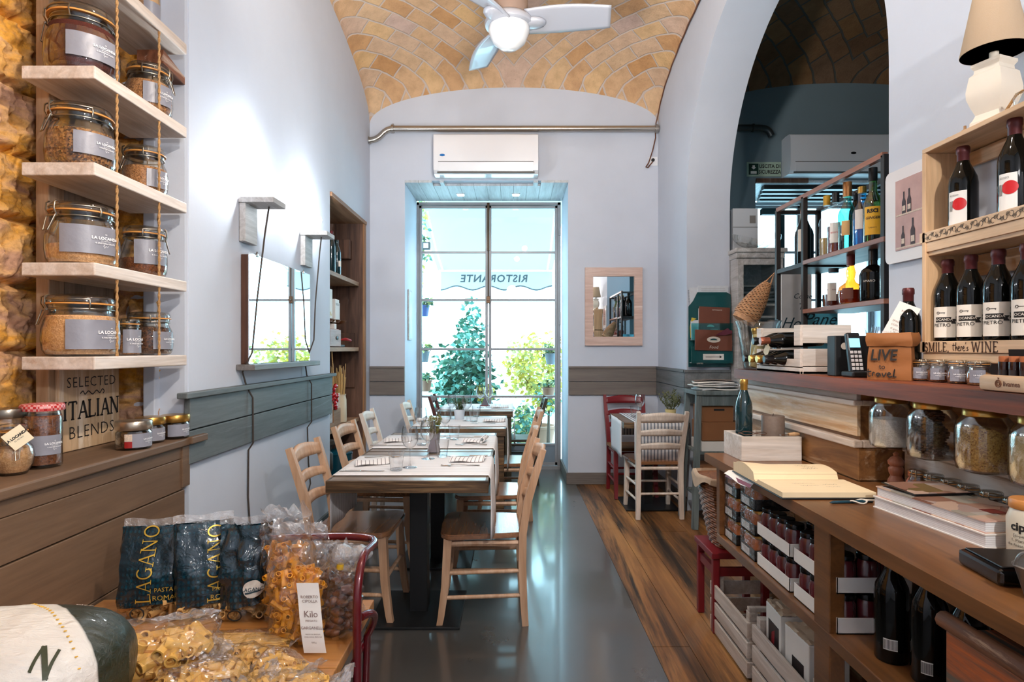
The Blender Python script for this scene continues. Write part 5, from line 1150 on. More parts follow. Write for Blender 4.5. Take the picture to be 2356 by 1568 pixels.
t = thing('napkin_scrap', 'crumpled white and wine red paper slipped under the ledger at the desk edge', 'paper', (.893, 2.27, .8765), .1)
m_ = MB(); m_.sheet(lambda u, v: (-.05 + .05 * u - .006 * v, -.10 + .2 * v, .0 if u > .4 else -.05 * (.4 - u) * (1.0 + .4 * math.sin(v * 5))), 8, 16); m_.build('sheet', M['card_white'], t, smooth=60)
m_ = MB(); m_.sheet(lambda u, v: (-.0515 + .006 * u, -.10 + .2 * v, -.012 - .012 * (1 - u)), 2, 10); m_.build('red_edge', plain('wine_red_print', srgb(120, 24, 50), .5), t)
t = thing('pen', 'blue green pen tied to a loop of white cord beside the ledger', 'pen', (1.045, 1.865, .8755), .1)
m_ = MB(); m_.tube([(-.07, 0, .003), (-.06, 0, .004), (.04, 0, .004), (.07, 0, .004)], [.0015, .0045, .0048, .0045], 8); m_.build('barrel', M['teal_pen'] if 'teal_pen' in M else plain('teal_pen', srgb(20, 58, 72), .3), t, smooth=60)
m_ = MB(); m_.tube([(.02 + .026 * math.cos(k * .45), .014 * math.sin(k * .45) - .006, .006 + .004 * math.sin(k)) for k in range(14)], .0022, 6, closed=True); m_.tube([(.04, .0, .008), (.07, -.006, .008), (.095, .0, .004)], .003, 6); m_.build('cord_loop', plain('white_cord', srgb(214, 204, 190), .8), t, smooth=60)
# ---- thick stacked books
def book(label, loc, sx, sy, sz, rz, cover, name='book', group=None):
    t = thing(name, label, 'book', loc, rz, group)
    m_ = MB(); m_.box(-sx / 2 + .003, sx / 2 - .003, -sy / 2 + .003, sy / 2 - .003, .003, sz - .003); m_.build('page_block', M['page_edge'], t)
    m_ = MB(); m_.box(-sx / 2, sx / 2, -sy / 2, sy / 2, 0, .003); m_.box(-sx / 2, sx / 2, -sy / 2, sy / 2, sz - .003, sz); m_.box(sx / 2 - .003, sx / 2, -sy / 2, sy / 2, .003, sz - .003); co = m_.build('cover', cover, t); return t, co
M['page_edge'] = stripes('page_edge', srgb(226, 224, 224), srgb(200, 198, 198), 2, .0045, .25)
def foodmat():
    m, N, L, b = _new('food_photo_cover'); v = _coord(N, L, (1, 1, 1))
    vo = N.new('ShaderNodeTexVoronoi'); vo.distance = 'CHEBYCHEV'; vo.inputs['Scale'].default_value = 14; L.new(v, vo.inputs['Vector'])
    sp = N.new('ShaderNodeSeparateColor'); L.new(vo.outputs['Color'], sp.inputs[0])
    L.new(_ramp(N, L, sp.outputs[0], [(.1, srgb(206, 176, 156)), (.35, srgb(128, 74, 52)), (.5, srgb(214, 204, 198)), (.7, srgb(96, 96, 56)), (.85, srgb(196, 128, 96)), (1, srgb(220, 212, 206))]), b.inputs['Base Color']); b.inputs['Roughness'].default_value = .25; b.inputs['Coat Weight'].default_value = .3; return m
M['food'] = foodmat()
BR = .10
book('thick white paged book under the food photo book on the desk', (1.205, 1.640, .875), .20, .385, .034, BR, M['card_white'], group='stacked books on the desk')
tb, co = book('thick book with food photographs on its cover, topmost of the stack on the desk', (1.205, 1.640, .909), .19, .375, .030, BR, M['food'], group='stacked books on the desk')
m_ = MB(); m_.box(-.02, .02, -.13, -.09, .0305, .0315); m_.build('red_badge', plain('brown_red_print', srgb(104, 40, 34), .4), co)
t = thing('folded_menu', 'glossy black folded card lying on the far end of the stacked books', 'menu', (1.20, 1.745, .9395), BR)
m_ = MB(); m_.box(-.085, .095, -.055, .075, .0, .002, 0, MX.Rotation(-.03, 4, 'X')); m_.box(-.085, .095, -.05, .08, .005, .007, 0, MX.Rotation(.05, 4, 'X')); m_.build('card', plain('black_gloss_card', srgb(18, 18, 20), .15), t)
m_ = MB(); m_.box(-.08, .09, -.045, .075, .0072, .008, 0, MX.Rotation(.05, 4, 'X')); m_.build('photo', M['food'], t)
t = thing('onion_jar', 'frosted glass jar lettered cipolla with an orange lid on the desk', 'jar', (1.190, 1.392, .875))
m_ = MB(); m_.lathe([(.036, 0), (.042, .004), (.043, .085), (.036, .105), (.033, .112), (0, .113)], 36); gb = m_.build('body', plain('frosted_cream', srgb(206, 196, 176), .4), t, smooth=50)
m_ = MB(); m_.lathe([(.037, .108), (.0385, .110), (.0385, .127), (.036, .130), (0, .130)], 32); m_.build('lid', plain('orange_lid', srgb(196, 130, 66), .4), t, smooth=40)
m_ = MB(); fm = cyl_map(.0432, .07, -2.35, off=.0006)
m_.text('cipolla', .026, lambda u, v: fm(u, v), bold=.0008, shear=.0)
for k, s_ in enumerate(('[ci-pol-la] - s.f.', '1. Pianta bulbosa', 'che finisce ma sempre', 'piange.')): m_.text(s_, .0095, lambda u, v: fm(u, v - .020 - k * .011))
m_.build('lettering', M['ink_black'], gb)
t = thing('card_reader_tray', 'glossy black tray lying at the near end of the desk', 'tray', (1.10, 1.262, .875), -.12)
m_ = MB(); m_.box(-.12, .16, -.07, .07, 0, .034, .008); m_.build('body', plain('piano_black', srgb(10, 10, 12), .12, coat=.5), t)
m_ = MB(); m_.box(-.11, .15, -.06, .06, .034, .038, .002); m_.build('top_sheet', plain('dark_sheet', srgb(22, 18, 18), .3), t)
t = thing('tin_bucket', 'small oval galvanised tin tub cut by the picture edge', 'bucket', (1.035, 1.135, .875), -.3)
m_ = MB(); m_.lathe([(.045, 0), (.05, .003), (.064, .060), (.067, .062), (.064, .064), (.060, .060), (.047, .006), (0, .005)], 32, sx=1.2, sy=.8); m_.build('tub', plain('galvanised_tin', srgb(140, 138, 136), .35, .8, var=.2, vs=30), t, smooth=50)
m_ = MB(); m_.tube(bez((-.077, 0, .060), (-.075, -.01, .10), (-.055, -.01, .10), (-.04, -.03, .062)), .003, 6); m_.build('handle', MATS['galvanised_tin'], t, smooth=60)
m_ = MB()
for k in range(14): m_.blob((R.uniform(-.05, .05), R.uniform(-.03, .03), .045 + R.uniform(0, .012)), .009, 1, .2, 3, (1, .7, .6), k)
m_.build('nuts', plain('nut_brown', srgb(160, 130, 90), .5), t)['kind'] = 'stuff'

# ---- below the desk: sauce jars in wrap, jam jars in trays
M['sauce'] = plain('orange_sauce', srgb(172, 92, 34), .35, var=.12, vs=20, coat=.5); M['jam'] = plain('dark_red_jam', srgb(84, 24, 32), .25, var=.2, vs=20, coat=.6)
M['tray_black'] = plain('black_tray_card', srgb(22, 22, 24), .4, coat=.3); M['black_lid'] = plain('black_lid', srgb(20, 18, 20), .2, .5)
_pj = {}
def small_jar(kind, label, x, y, z, group):
    if kind not in _pj:
        r, h, fm, lid = {'sauce': (.034, .088, 'sauce', 'gold_lid'), 'jam': (.0315, .100, 'jam', 'black_lid')}[kind]
        t = thing(kind + '_jar', label, 'jar', (x, y, z), 0, group)
        m_ = MB(); m_.lathe([(r * .8, 0), (r, .005), (r, h * .72), (r * .82, h * .84), (0, h * .84)], 20); m_.build('glass_body', M[fm], t, smooth=50)
        m_ = MB(); m_.lathe([(r * .86, h * .84), (r * .90, h * .85), (r * .90, h * .97), (r * .85, h), (0, h)], 20); m_.build('lid', M[lid], t, smooth=40); _pj[kind] = t; return t
    return dup(_pj[kind], (x, y, z), 0, label, group)
M['wrap'] = thin('shrink_wrap', (.97, .97, .98, 1), .05, .08, .8, 40)
ROWN = ['bottom', 'middle', 'top']
for row in range(3):
    z = .556 + row * .0945
    for c, (ya, yb, nm) in enumerate(((2.445, 2.575, 'far'), (2.26, 2.395, 'near'))):
        x0 = .905 + .01 * (2 - row) * 0
        t = thing('jar_tray', f'black tray of wrapped orange sauce jars, {ROWN[row]} of the stack {"at the desk end" if c == 0 else "by the jam trays"}', 'tray', (0, 0, 0), 0, 'wrapped sauce jar trays under the desk')
        m_ = MB(); m_.box(x0, x0 + .15, ya - .003, yb + .003, z, z + .003); m_.box(x0, x0 + .002, ya - .003, yb + .003, z, z + .042); m_.box(x0 + .148, x0 + .15, ya - .003, yb + .003, z, z + .042); m_.box(x0, x0 + .15, ya - .003, ya - .001, z, z + .042); m_.box(x0, x0 + .15, yb + .001, yb + .003, z, z + .042); m_.build('tray', M['tray_black'], t)
        m_ = MB(); m_.box(x0 - .001, x0 - .0002, (ya + yb) / 2 - .02, yb - .01, z + .006, z + .034); m_.build('white_sticker', M['card_white'], t)
        m_ = MB(); m_.box(x0 - .002, x0 + .152, ya - .005, yb + .005, z + .0005, z + .0915, .008); m_.build('wrap', M['wrap'], t)
        for j in range(2):
            for d in range(1):
                small_jar('sauce', f'orange sauce jar in the {ROWN[row]} tray {"by the desk end" if c == 0 else "by the jam trays"}, {"window" if j else "camera"} side', x0 + .038 + d * .072, ya + .034 + j * .068, z + .0035, 'orange sauce jars under the desk')
for c, (ya, yb, nm) in enumerate(((1.975, 2.235, 'beside the sauce jars'), (1.685, 1.945, 'partly behind the desk leg'))):
    for row in range(2):
        z = .556 + row * .112; x0 = .905
        t = thing('jar_tray', f'white tray of dark red jam jars, {["lower", "upper"][row]} of two {nm}', 'tray', (0, 0, 0), 0, 'white jam jar trays under the desk')
        m_ = MB(); m_.box(x0, x0 + .21, ya, yb, z, z + .003); m_.box(x0, x0 + .002, ya, yb, z, z + .045); m_.box(x0 + .208, x0 + .21, ya, yb, z, z + .045); m_.box(x0, x0 + .21, ya, ya + .002, z, z + .045); m_.box(x0, x0 + .21, yb - .002, yb, z, z + .045); m_.build('tray', M['card_white'], t)
        for j in range(4):
            for d in range(3 if j == 0 else 1):
                small_jar('jam', f'jam jar, {["lower", "upper"][row]} tray {["by the sauce jars", "by the desk leg"][c]}, ' + (['camera end', 'camera end, second row', 'camera end, back row'][d] if j == 0 else ['', 'second from the camera end', 'third from the camera end', 'window end'][j]), x0 + .035 + d * .068, ya + .034 + j * .064, z + .004, 'dark red jam jars under the desk')
def cap_shelf_bottle(label, x, y, h, deco=None, lab=None, lm=None):
    return wine(label, (x, y, .5555), h, .040, 'bottle_dark', 'foil_black', lab, lab_mat=lm, decorate=deco, group='dark bottles under the desk')
def barcode(lo, rr, z0, lh, a0, a1):
    m_ = MB(); q = rr + .0005
    for k in range(12):
        a = a0 + (a1 - a0) * (k + .3) / 12; m_.sheet(lambda u, v: (q * math.cos(a + .03 * u), q * math.sin(a + .03 * u), z0 - lh * .42 + lh * .84 * v), 1, 1)
    m_.build('barcode', M['ink_black'], lo)
cap_shelf_bottle('dark bottle with a small bar code under the desk nearest the jam jars', .975, 1.555, .275, barcode, (.05, .028, -2.6, -1.8), M['card_white'])
cap_shelf_bottle('dark bottle with a pale square sticker second under the desk', 1.00, 1.45, .275, barcode, (.045, .03, -2.6, -2.0), M['card_white'])
cap_shelf_bottle('dark bottle standing at the back under the desk', 1.12, 1.42, .275)
def rol(lo, rr, z0, lh, a0, a1):
    m_ = MB(); fm = cyl_map(rr, z0 + .0, (a0 + a1) / 2, off=.0006); m_.text('ROL', .030, lambda u, v: fm(u, v + .055), bold=.0006); m_.build('lettering', plain('orange_ink', srgb(206, 110, 40), .5), lo)
cap_shelf_bottle('dark bottle lettered ROL in orange under the desk', 1.015, 1.345, .275, rol, (.055, .085, -2.75, -2.35), M['paper'])
t = thing('painted_chest', 'old chest with peeling orange and grey paint at the corner under the desk', 'chest', (1.02, 1.17, .5555))
M['peel'] = wood('peeling_paint', srgb(70, 62, 52), srgb(96, 84, 70), 'y', .7, .8, .6, wear=srgb(190, 96, 40), wear_at=.55)
m_ = MB(); m_.box(-.10, .10, -.19, .115, 0, .20, .004); m_.build('body', M['peel'], t)
m_ = MB(); m_.tube([(-.105, -.19, .222), (-.105, .115, .222)], .018, 10); m_.build('top_rail', wood('flaking_brown', srgb(70, 40, 24), srgb(150, 96, 60), 'y', .7, 1, .6, wear=srgb(214, 176, 140), wear_at=.6), t, smooth=60)

# ---- crates on the floor, cartons, basket on red stool
def crate(label, x0, x1, y0, y1, h, slats=3, rail=True):
    t = thing('slatted_crate', label, 'crate', ((x0 + x1) / 2, (y0 + y1) / 2, 0), 0, 'white slatted crates under the desk'); hx, hy = (x1 - x0) / 2, (y1 - y0) / 2
    sh = (h - .012) / slats
    for k in range(slats):
        for s in (-1, 1):
            m_ = MB(); m_.box(s * hx - .006, s * hx + .006, -hy, hy, .006 + k * sh, k * sh + sh - .012, .0015); m_.build('side_slat', M['crate'], t)
    for s in (-1, 1):
        for k in range(slats):
            m_ = MB(); m_.box(-hx + .006, hx - .006, s * hy - .006 * s - .005, s * hy - .006 * s + .005, .006 + k * sh, k * sh + sh - .012, .0015); m_.build('end_slat', M['crate'], t)
        for q in (-1, 1):
            m_ = MB(); m_.box(q * (hx - .026) - .018, q * (hx - .026) + .018, s * (hy - .03) - .018, s * (hy - .03) + .018, .0, h + .012, .002); m_.build('corner_post', M['crate'], t)
        if rail:
            m_ = MB(); m_.box(-hx + .01, hx - .01, s * (hy - .03) - .012, s * (hy - .03) + .012, h + .012, h + .030, .002); m_.build('end_rail', M['crate'], t)
    m_ = MB(); m_.box(-hx + .006, hx - .006, -hy + .012, hy - .012, .0, .010); m_.build('bottom', M['crate'], t); return t
M['crate'] = wood('crate_whitewash', srgb(180, 162, 146), srgb(222, 212, 204), 'y', .7, 1.0, .3, wear=srgb(128, 100, 78), wear_at=.66)
crate('empty white slatted crate on the floor by the basket', .965, 1.30, 2.47, 2.93, .255)
crate('white slatted crate holding cartons beside the desk leg', .975, 1.31, 1.93, 2.445, .265, rail=False)
cb = carton('white carton with a dark label and crumpled top inside the near crate', (1.06, 2.315, .012), .12, .15, .345, M['card_white'], -.05)
m_ = MB(); m_.box(-.0615, -.0602, -.055, .045, .17, .29); m_.build('dark_label', plain('dark_label', srgb(38, 28, 28), .4), cb)
m_ = MB(); m_.prism([(-.0622, .18), (-.0622, .26), (-.0622, .27)], 0, .01, 'x'); 
m_ = MB(); m_._add([(-.0620, -.01, .18), (-.0620, .015, .18), (-.0620, .012, .25), (-.0620, -.02, .27)], [(0, 1, 2, 3)]); m_.build('red_figure', plain('red_figure', srgb(140, 30, 36), .5), cb)
m_ = MB(); m_.sheet(lambda u, v: (-.06 + .12 * u, -.075 + .15 * v, .347 + .012 * abs(NZ.noise(V((u * 5, v * 7, 1))))), 14, 14); m_.build('crumpled_top', plain('kraft_paper', srgb(196, 168, 140), .8), cb, smooth=20)
cb = carton('white carton with a dark sticker nearest the desk leg inside the near crate', (1.07, 2.13, .012), .14, .17, .335, M['card_white'], .03)
m_ = MB(); m_.box(-.0715, -.0702, -.05, .03, .14, .25); m_.build('dark_label', MATS['dark_label'], cb)
m_ = MB(); m_.sheet(lambda u, v: (-.07 + .14 * u, -.085 + .17 * v, .337 + .012 * abs(NZ.noise(V((u * 5, v * 7, 4))))), 14, 14); m_.build('crumpled_top', MATS['kraft_paper'], cb, smooth=20)
cb = carton('pale carton under the shelf on the camera side of the desk leg', (1.10, 1.55, .0), .24, .24, .36, M['card_white'], 0)
m_ = MB(); m_.text('DIA C', .03, lambda u, v: (-.05 + u, -.1206, .30 + v), bold=.001); m_.build('lettering', plain('brown_ink', srgb(110, 84, 66), .7), cb)
t = thing('red_stool', 'dark red painted stool under the wicker basket', 'stool', (1.10, 3.0, 0))
m_ = MB(); m_.box(-.155, .13, -.14, .14, .355, .385, .004); m_.build('seat', M['red_paint'], t)
for sx in (-.13, .105):
    for sy in (-.115, .115):
        m_ = MB(); m_.box(sx - .016, sx + .016, sy - .016, sy + .016, 0, .355, .003); m_.build('leg', M['red_paint'], t)
m_ = MB(); m_.box(-.13, .105, -.125, -.105, .27, .31); m_.box(-.14, -.12, -.115, .115, .27, .31); m_.build('rail', M['red_paint'], t)
def wicker():
    m, N, L, b = _new('wicker'); tc = N.new('ShaderNodeTexCoord'); mp = N.new('ShaderNodeMapping'); L.new(tc.outputs['Object'], mp.inputs[0])
    L.new(_ramp(N, L, _noise(N, L, mp.outputs[0], 60, 3), [(.3, srgb(80, 42, 18)), (.7, srgb(154, 94, 48))]), b.inputs['Base Color']); b.inputs['Roughness'].default_value = .6; return m
M['wicker'] = wicker()
t = thing('wicker_basket', 'tall brown wicker basket with a linen liner standing on the red stool', 'basket', (1.09, 3.0, .3855))
m_ = MB()
def bwall(z, k): f = z / .33; return .095 + .068 * f ** .8
for j in range(26):
    z = .006 + j * .0127; w = bwall(z, 0); pts = []
    for k in range(48):
        a = 2 * PI * k / 48; m0 = 1 / max(abs(math.cos(a)), abs(math.sin(a))); q = w * (1 + .62 * (m0 - 1)) + .004 * math.cos(k * PI / 2 + j * PI)
        pts.append((q * math.cos(a) * .95, q * math.sin(a) * .9, z))
    m_.tube(pts, .0066, 5, closed=True)
m_.build('weave', M['wicker'], t, smooth=60)
m_ = MB(); m_.lathe([(bwall(0, 0) * .94, .004), (bwall(.33, 0) * .96, .335)], 40, square=.62, sx=.95, sy=.9); m_.lathe([(0, .004), (bwall(0, 0) * .94, .004)], 40, square=.62, sx=.95, sy=.9); m_.build('inner_wall', M['wicker'], t, smooth=50)
m_ = MB(); m_.sheet(lambda u, v: ((bwall(.34, 0) + .012 + .01 * v) * (1 + .62 * (1 / max(abs(math.cos(2 * PI * u)), abs(math.sin(2 * PI * u))) - 1)) * math.cos(2 * PI * u) * (.95 if v > .2 else .88), (bwall(.34, 0) + .012 + .01 * v) * (1 + .62 * (1 / max(abs(math.cos(2 * PI * u)), abs(math.sin(2 * PI * u))) - 1)) * math.sin(2 * PI * u) * (.9 if v > .2 else .82), .352 - (.05 + .025 * math.cos(4 * 2 * PI * u + .6)) * v + (.0 if v else -.02)), 72, 8); m_.build('linen_liner', plain('beige_linen', srgb(176, 152, 128), .85, var=.08, vs=30), t, smooth=60)

# ================================================================== things on the slab
ZS = 1.2455
t = thing('wine_crate', 'whitewashed wooden crate of lying wine bottles on the counter', 'crate', (1.285, 2.70, ZS))
HX, HY, HZ = .105, .22, .205
m_ = MB(); m_.box(-HX, HX, -HY, HY, 0, .012, .001); m_.build('bottom', M['white_wood'], t)
for (z0, z1) in ((.0, .030), (.034, .105), (.128, .203)):
    m_ = MB(); m_.box(-HX + .012, HX, -HY, -HY + .012, z0, z1, .0015); m_.build('end_slat', M['white_wood_x'], t)
    m_ = MB(); m_.box(-HX + .012, HX, HY - .012, HY, z0, z1, .0015); m_.build('end_slat', M['white_wood_x'], t)
    m_ = MB(); m_.box(HX - .012, HX, -HY + .012, HY - .012, z0, z1, .0015); m_.build('side_slat', M['white_wood'], t)
m_ = MB(); m_.box(-HX, -HX + .012, -HY, HY, 0, .026, .0015); m_.box(-HX, -HX + .012, -HY, HY, .030, .062, .0015); m_.build('side_slat', M['white_wood'], t)
for (a, c) in ((-HY, -HY + .055), (HY - .05, HY)):
    for (z0, z1) in ((.062, .105), (.118, .203)): m_ = MB(); m_.box(-HX, -HX + .012, a, c, z0, z1, .0015); m_.build('side_slat', M['white_wood'], t)
for i, (yy, zz, foil, lab) in enumerate(((2.86, .070, 'foil_black', 'lying wine bottle with a black cap at the far end of the counter crate'), (2.79, .070, 'foil_gold', 'lying wine bottle with a gold cap beside the black capped one in the crate'), (2.71, .070, 'foil_gold', 'lying wine bottle with a gold cap second from the near end in the crate'), (2.63, .070, 'foil_black', 'lying wine bottle with a black cap nearest the crate corner, lower row'), (2.67, .150, 'foil_copper', 'lying wine bottle with a copper cap on top in the crate'), (2.75, .150, 'foil_black', 'lying wine bottle with a dark cap behind the copper capped one'))):
    tl = wine(lab, (1.365, yy, ZS + zz), .27, .034, 'bottle_dark', foil, None, 0, 'wine bottles lying in the counter crate', tilt=(0, -PI / 2 - .04))
t = thing('paper_tag', 'cream paper tag hanging from a bottle neck in the counter crate', 'tag', (1.155, 2.745, ZS + .10), 0)
m_ = MB(); m_.box(-.001, .001, -.022, .022, -.03, .03, 0, MX.Rotation(.7, 4, 'X')); m_.build('card', MATS['cream_card'], t)
m_ = MB(); m_.tube([(0, .0, .03), (.004, .004, .05), (.012, .004, .06)], .002, 5); m_.build('ribbon', M['foil_copper'], t)
t = thing('ice_bucket', 'clear tapered ice bucket with small bottles at the far end of the counter', 'ice bucket', (1.245, 3.065, ZS))
m_ = MB(); m_.lathe([(.062, 0), (.068, .004), (.098, .205), (.112, .245), (.109, .246), (.095, .205), (.064, .01), (0, .008)], 36); m_.build('bucket', M['glass'], t, smooth=50)
for i, (dx, dy, ti) in enumerate(((-.03, -.02, .3), (.02, .0, -.2), (-.01, .03, .1))):
    wine(['small pale bottle leaning with a gold cap in the ice bucket', 'small pale bottle with a yellow cap in the ice bucket', 'small pale bottle at the far side of the ice bucket'][i], (1.245 + dx, 3.065 + dy, ZS + .012), .20, .024, 'bottle_straw' if 'bottle_straw' in M else (M.setdefault('bottle_straw', plain('straw_glass', srgb(196, 178, 120), .1, coat=.4)) and 'bottle_straw'), 'foil_gold', None, 0, 'small bottles in the ice bucket', tilt=(0, ti))
t = thing('cordless_phone', 'black cordless phone with a lit blue screen standing in its cradle', 'phone', (1.272, 2.235, ZS), .0)
m_ = MB(); m_.box(-.034, .034, -.035, .045, 0, .022, .006); m_.build('cradle', M['black'], t)
PT = MX.Translation((0, .0, .012)) @ MX.Rotation(-.22, 4, 'X')
m_ = MB(); m_.box(-.025, .025, -.011, .011, .0, .155, .006, PT); m_.build('handset', plain('phone_black', srgb(24, 26, 30), .3), t)
m_ = MB(); m_.box(-.019, .019, -.0135, -.0105, .098, .132, 0, PT); m_.build('screen', plain('phone_screen', srgb(90, 190, 220), .2, emit=((.25, .7, .9, 1), 1.0)), t)
m_ = MB()
for r_ in range(5):
    for c_ in range(3): m_.box(-.020 + c_ * .0145, -.009 + c_ * .0145, -.0135, -.0105, .012 + r_ * .0155, .023 + r_ * .0155, .001, PT)
m_.build('button', plain('phone_keys', srgb(226, 226, 230), .4), t)
t = thing('black_box', 'black upright box with a pale round seal behind the cordless phone', 'box', (1.315, 2.335, ZS))
m_ = MB(); m_.box(-.085, .085, -.03, .03, 0, .155, .004); m_.build('body', M['black'], t)
m_ = MB(); m_.lathe([(0, 0), (.013, 0), (.013, .001), (0, .001)], 20, T=MX.Translation((-.05, -.0305, .115)) @ MX.Rotation(PI / 2, 4, 'X')); m_.build('seal', M['paper'], t)
# paper bag
M['kraft'] = plain('kraft_bag', srgb(146, 90, 44), .7, var=.08, vs=14, bump=.35, bs=9)
t = thing('paper_bag', 'brown kraft bag lettered LIVE to travel with a rolled rim on the counter', 'bag', (1.295, 2.06, ZS), -.80)
def bagf(u, v):
    a = 2 * PI * u; m0 = 1 / max(abs(math.cos(a)), abs(math.sin(a)))
    w = 1 + .9 * (m0 - 1); z = .150 * v; k = 1 + .05 * math.sin(v * 7 + u * 19) * v
    return (.067 * w * math.cos(a) * k * (1 - .05 * v), .046 * w * math.sin(a) * (k + .06 * NZ.noise(V((u * 8, v * 4, 0)))), z)
m_ = MB(); m_.sheet(bagf, 64, 20); m_.lathe([(0, .001), (.05, .001)], 4); m_.build('body', M['kraft'], t, smooth=40)
m_ = MB(); m_.sheet(lambda u, v: tuple(V(bagf(u, .70 + .30 * v)) * 1 + V((.006 * math.cos(2 * PI * u) * (1 + math.sin(v * PI)), .006 * math.sin(2 * PI * u) * (1 + math.sin(v * PI)), .008 + .004 * NZ.noise(V((u * 12, v * 3, 5)))))), 64, 10); m_.build('rolled_rim', M['kraft'], t, smooth=40)
m_ = MB(); bg_ = lambda dz, dx=0: (lambda u, v: (dx + u * .82, -.0515 - .002, dz + v))
m_.text('LIVE', .052, bg_(.082, -.015), bold=.0012, shear=.15); m_.text('to', .026, bg_(.044, -.018), bold=.0002)
script(m_, [[(-2.1, .9), (-2.1, .1), (-1.8, .1)], [(-2.5, .55), (-1.7, .6)], [(-1.6, .05), (-1.5, .5), (-1.3, .4)], [(-.8, .45), (-1.1, .3), (-.9, .05), (-.7, .4), (-.6, .05)], [(-.4, .45), (-.2, .05), (.1, .5)], [(.2, .25), (.6, .35), (.4, .5), (.25, .2), (.5, .0), (.8, .1)], [(.9, .0), (1.1, .9), (1.0, .1), (1.3, .05)]], .030, bg_(.010, -.008), .14); m_.build('lettering', M['ink_black'], t)
wine('dark wine bottle standing in the kraft bag', (1.345, 2.055, ZS + .004), .305, .038, 'bottle_dark', 'foil_wine', None)
t = thing('info_card', 'tilted white printed card with cellophane standing in the kraft bag', 'card', (1.285, 2.06, ZS + .13), -.5)
CT = MX.Rotation(.45, 4, 'Y')
m_ = MB(); m_.box(-.033, .033, -.001, .001, .0, .135, 0, CT); ic = m_.build('card', M['card_white'], t)
m_ = MB(); m_.box(-.02, .0, -.0022, -.0012, .001, .010, 0, CT); m_.build('yellow_mark', plain('amber_mark', srgb(220, 160, 60), .5), ic)
m_ = MB()
for k, s_ in enumerate(('ROBERTO', 'CIPOLLA', '', 'SPAGHETTONI', 'CON SEMOLA', 'di grano duro')): m_.text(s_ or ' ', .009, lambda u, v: CT @ V((u + .006, -.0016, .108 - k * .013 + v)))
m_.build('lettering', plain('sepia_ink', srgb(150, 120, 104), .7), ic)
m_ = MB(); m_.sheet(lambda u, v: (-.05 + .07 * u + .006 * math.sin(v * 9), -.012 + .004 * math.sin(u * 8), -.02 + .055 * v), 10, 6); m_.build('cellophane', thin('cellophane', (.97, .97, .97, 1), .09, .08, 1.0, 30), t)
for i, px in enumerate((2120, 2160, 2206)):
    y = 1.345 * F / (px - 1178)
    clip_jar(['small clip jar with a grey label beside the kraft bag', 'small clip jar with a grey label second from the kraft bag', 'small clip jar with a grey label third from the kraft bag'][i], (1.345, y, ZS), .030, .075, ['tan', 'rust', 'herb'][i], .45, 0, (.026, .036, 3.3, 4.6), clip=4.35, group='small clip jars on the counter', texton=True)
clip_jar('small clip jar half hidden behind the spice tubes', (1.345, 1.745, ZS), .030, .075, 'tan', .45, 0, (.026, .036, 3.3, 4.6), clip=4.0, group='small clip jars on the counter', texton=True)
t = thing('spice_rack', 'pale wooden block rack branded Olivamea holding corked spice tubes', 'rack', (1.215, 1.37, ZS))
m_ = MB(); m_.box(-.035, -.005, -.21, .165, .0, .040, .010); ob = m_.build('front_block', M['pine_y'], t, smooth=40)
m_ = MB(); m_.box(-.005, .045, -.21, .165, .0, .012, .002); m_.build('base', M['pine_y'], t)
m_ = MB(); m_.text('livamea', .0165, lambda u, v: (-.0358, .060 - u, .020 + v), bold=.0003)
m_.tube([(-.0356, .099 + .0085 * math.cos(k * .5), .020 + .0085 * math.sin(k * .5)) for k in range(13)], .0014, 4, closed=True); m_.tube([(-.0356, .099 + .0045 * math.cos(k * .8), .020 + .0045 * math.sin(k * .8)) for k in range(8)], .0011, 4, closed=True); m_._add([(-.0360, .099, .029), (-.0360, .094, .034), (-.0360, .101, .0355)], [(0, 1, 2)]); m_.build('lettering', M['burnt'] if 'burnt' in M else M.setdefault('burnt', plain('burnt_brand', srgb(104, 58, 30), .7)), ob)
for k in range(9):
    t = thing('spice_tube', 'corked glass tube of dark spice ' + ['beside the last small clip jar', 'second from the clip jars', 'third from the clip jars', 'fourth from the clip jars', 'fifth from the clip jars', 'sixth from the clip jars', 'seventh from the clip jars', 'eighth from the clip jars', 'at the picture edge'][k], 'spice tube', (1.232, 1.515 - k * .0315, ZS + .0125), 0, 'spice tubes in the wooden rack')
    m_ = MB(); m_.lathe([(.011, 0), (.0125, .002), (.0125, .060), (0, .060)], 16); m_.build('glass_tube', plain('dark_tube', srgb(46, 22, 18), .15, coat=.6) if 'dark_tube' not in MATS else MATS['dark_tube'], t, smooth=50)
    m_ = MB(); m_.lathe([(.0115, .060), (.0118, .072), (.011, .074), (0, .074)], 14); m_.build('cork', plain('cork', srgb(164, 92, 50), .8, var=.1) if 'cork' not in MATS else MATS['cork'], t, smooth=50)
    m_ = MB(); m_.sheet(lambda u, v: (.0129 * math.cos(3.0 + 1.4 * u), .0129 * math.sin(3.0 + 1.4 * u), .018 + .022 * v), 6, 1); m_.build('tube_label', MATS['dark_label'], t)
t = thing('black_card', 'black card with red lettering standing over the spice tubes', 'card', (1.268, 1.50, 1.327), 0)
KT = MX.Rotation(.55, 4, 'Z') @ MX.Rotation(-.12, 4, 'Y')
m_ = MB(); m_.box(-.001, .001, -.13, .03, -.018, .022, 0, KT); kc = m_.build('card', M['black'], t)
m_ = MB(); m_.text('IL MIETITORE', .014, lambda u, v: KT @ V((-.0014, -.05 - u, .002 + v)), bold=.0003); m_.build('lettering', plain('dull_red_ink', srgb(150, 52, 60), .6), kc)
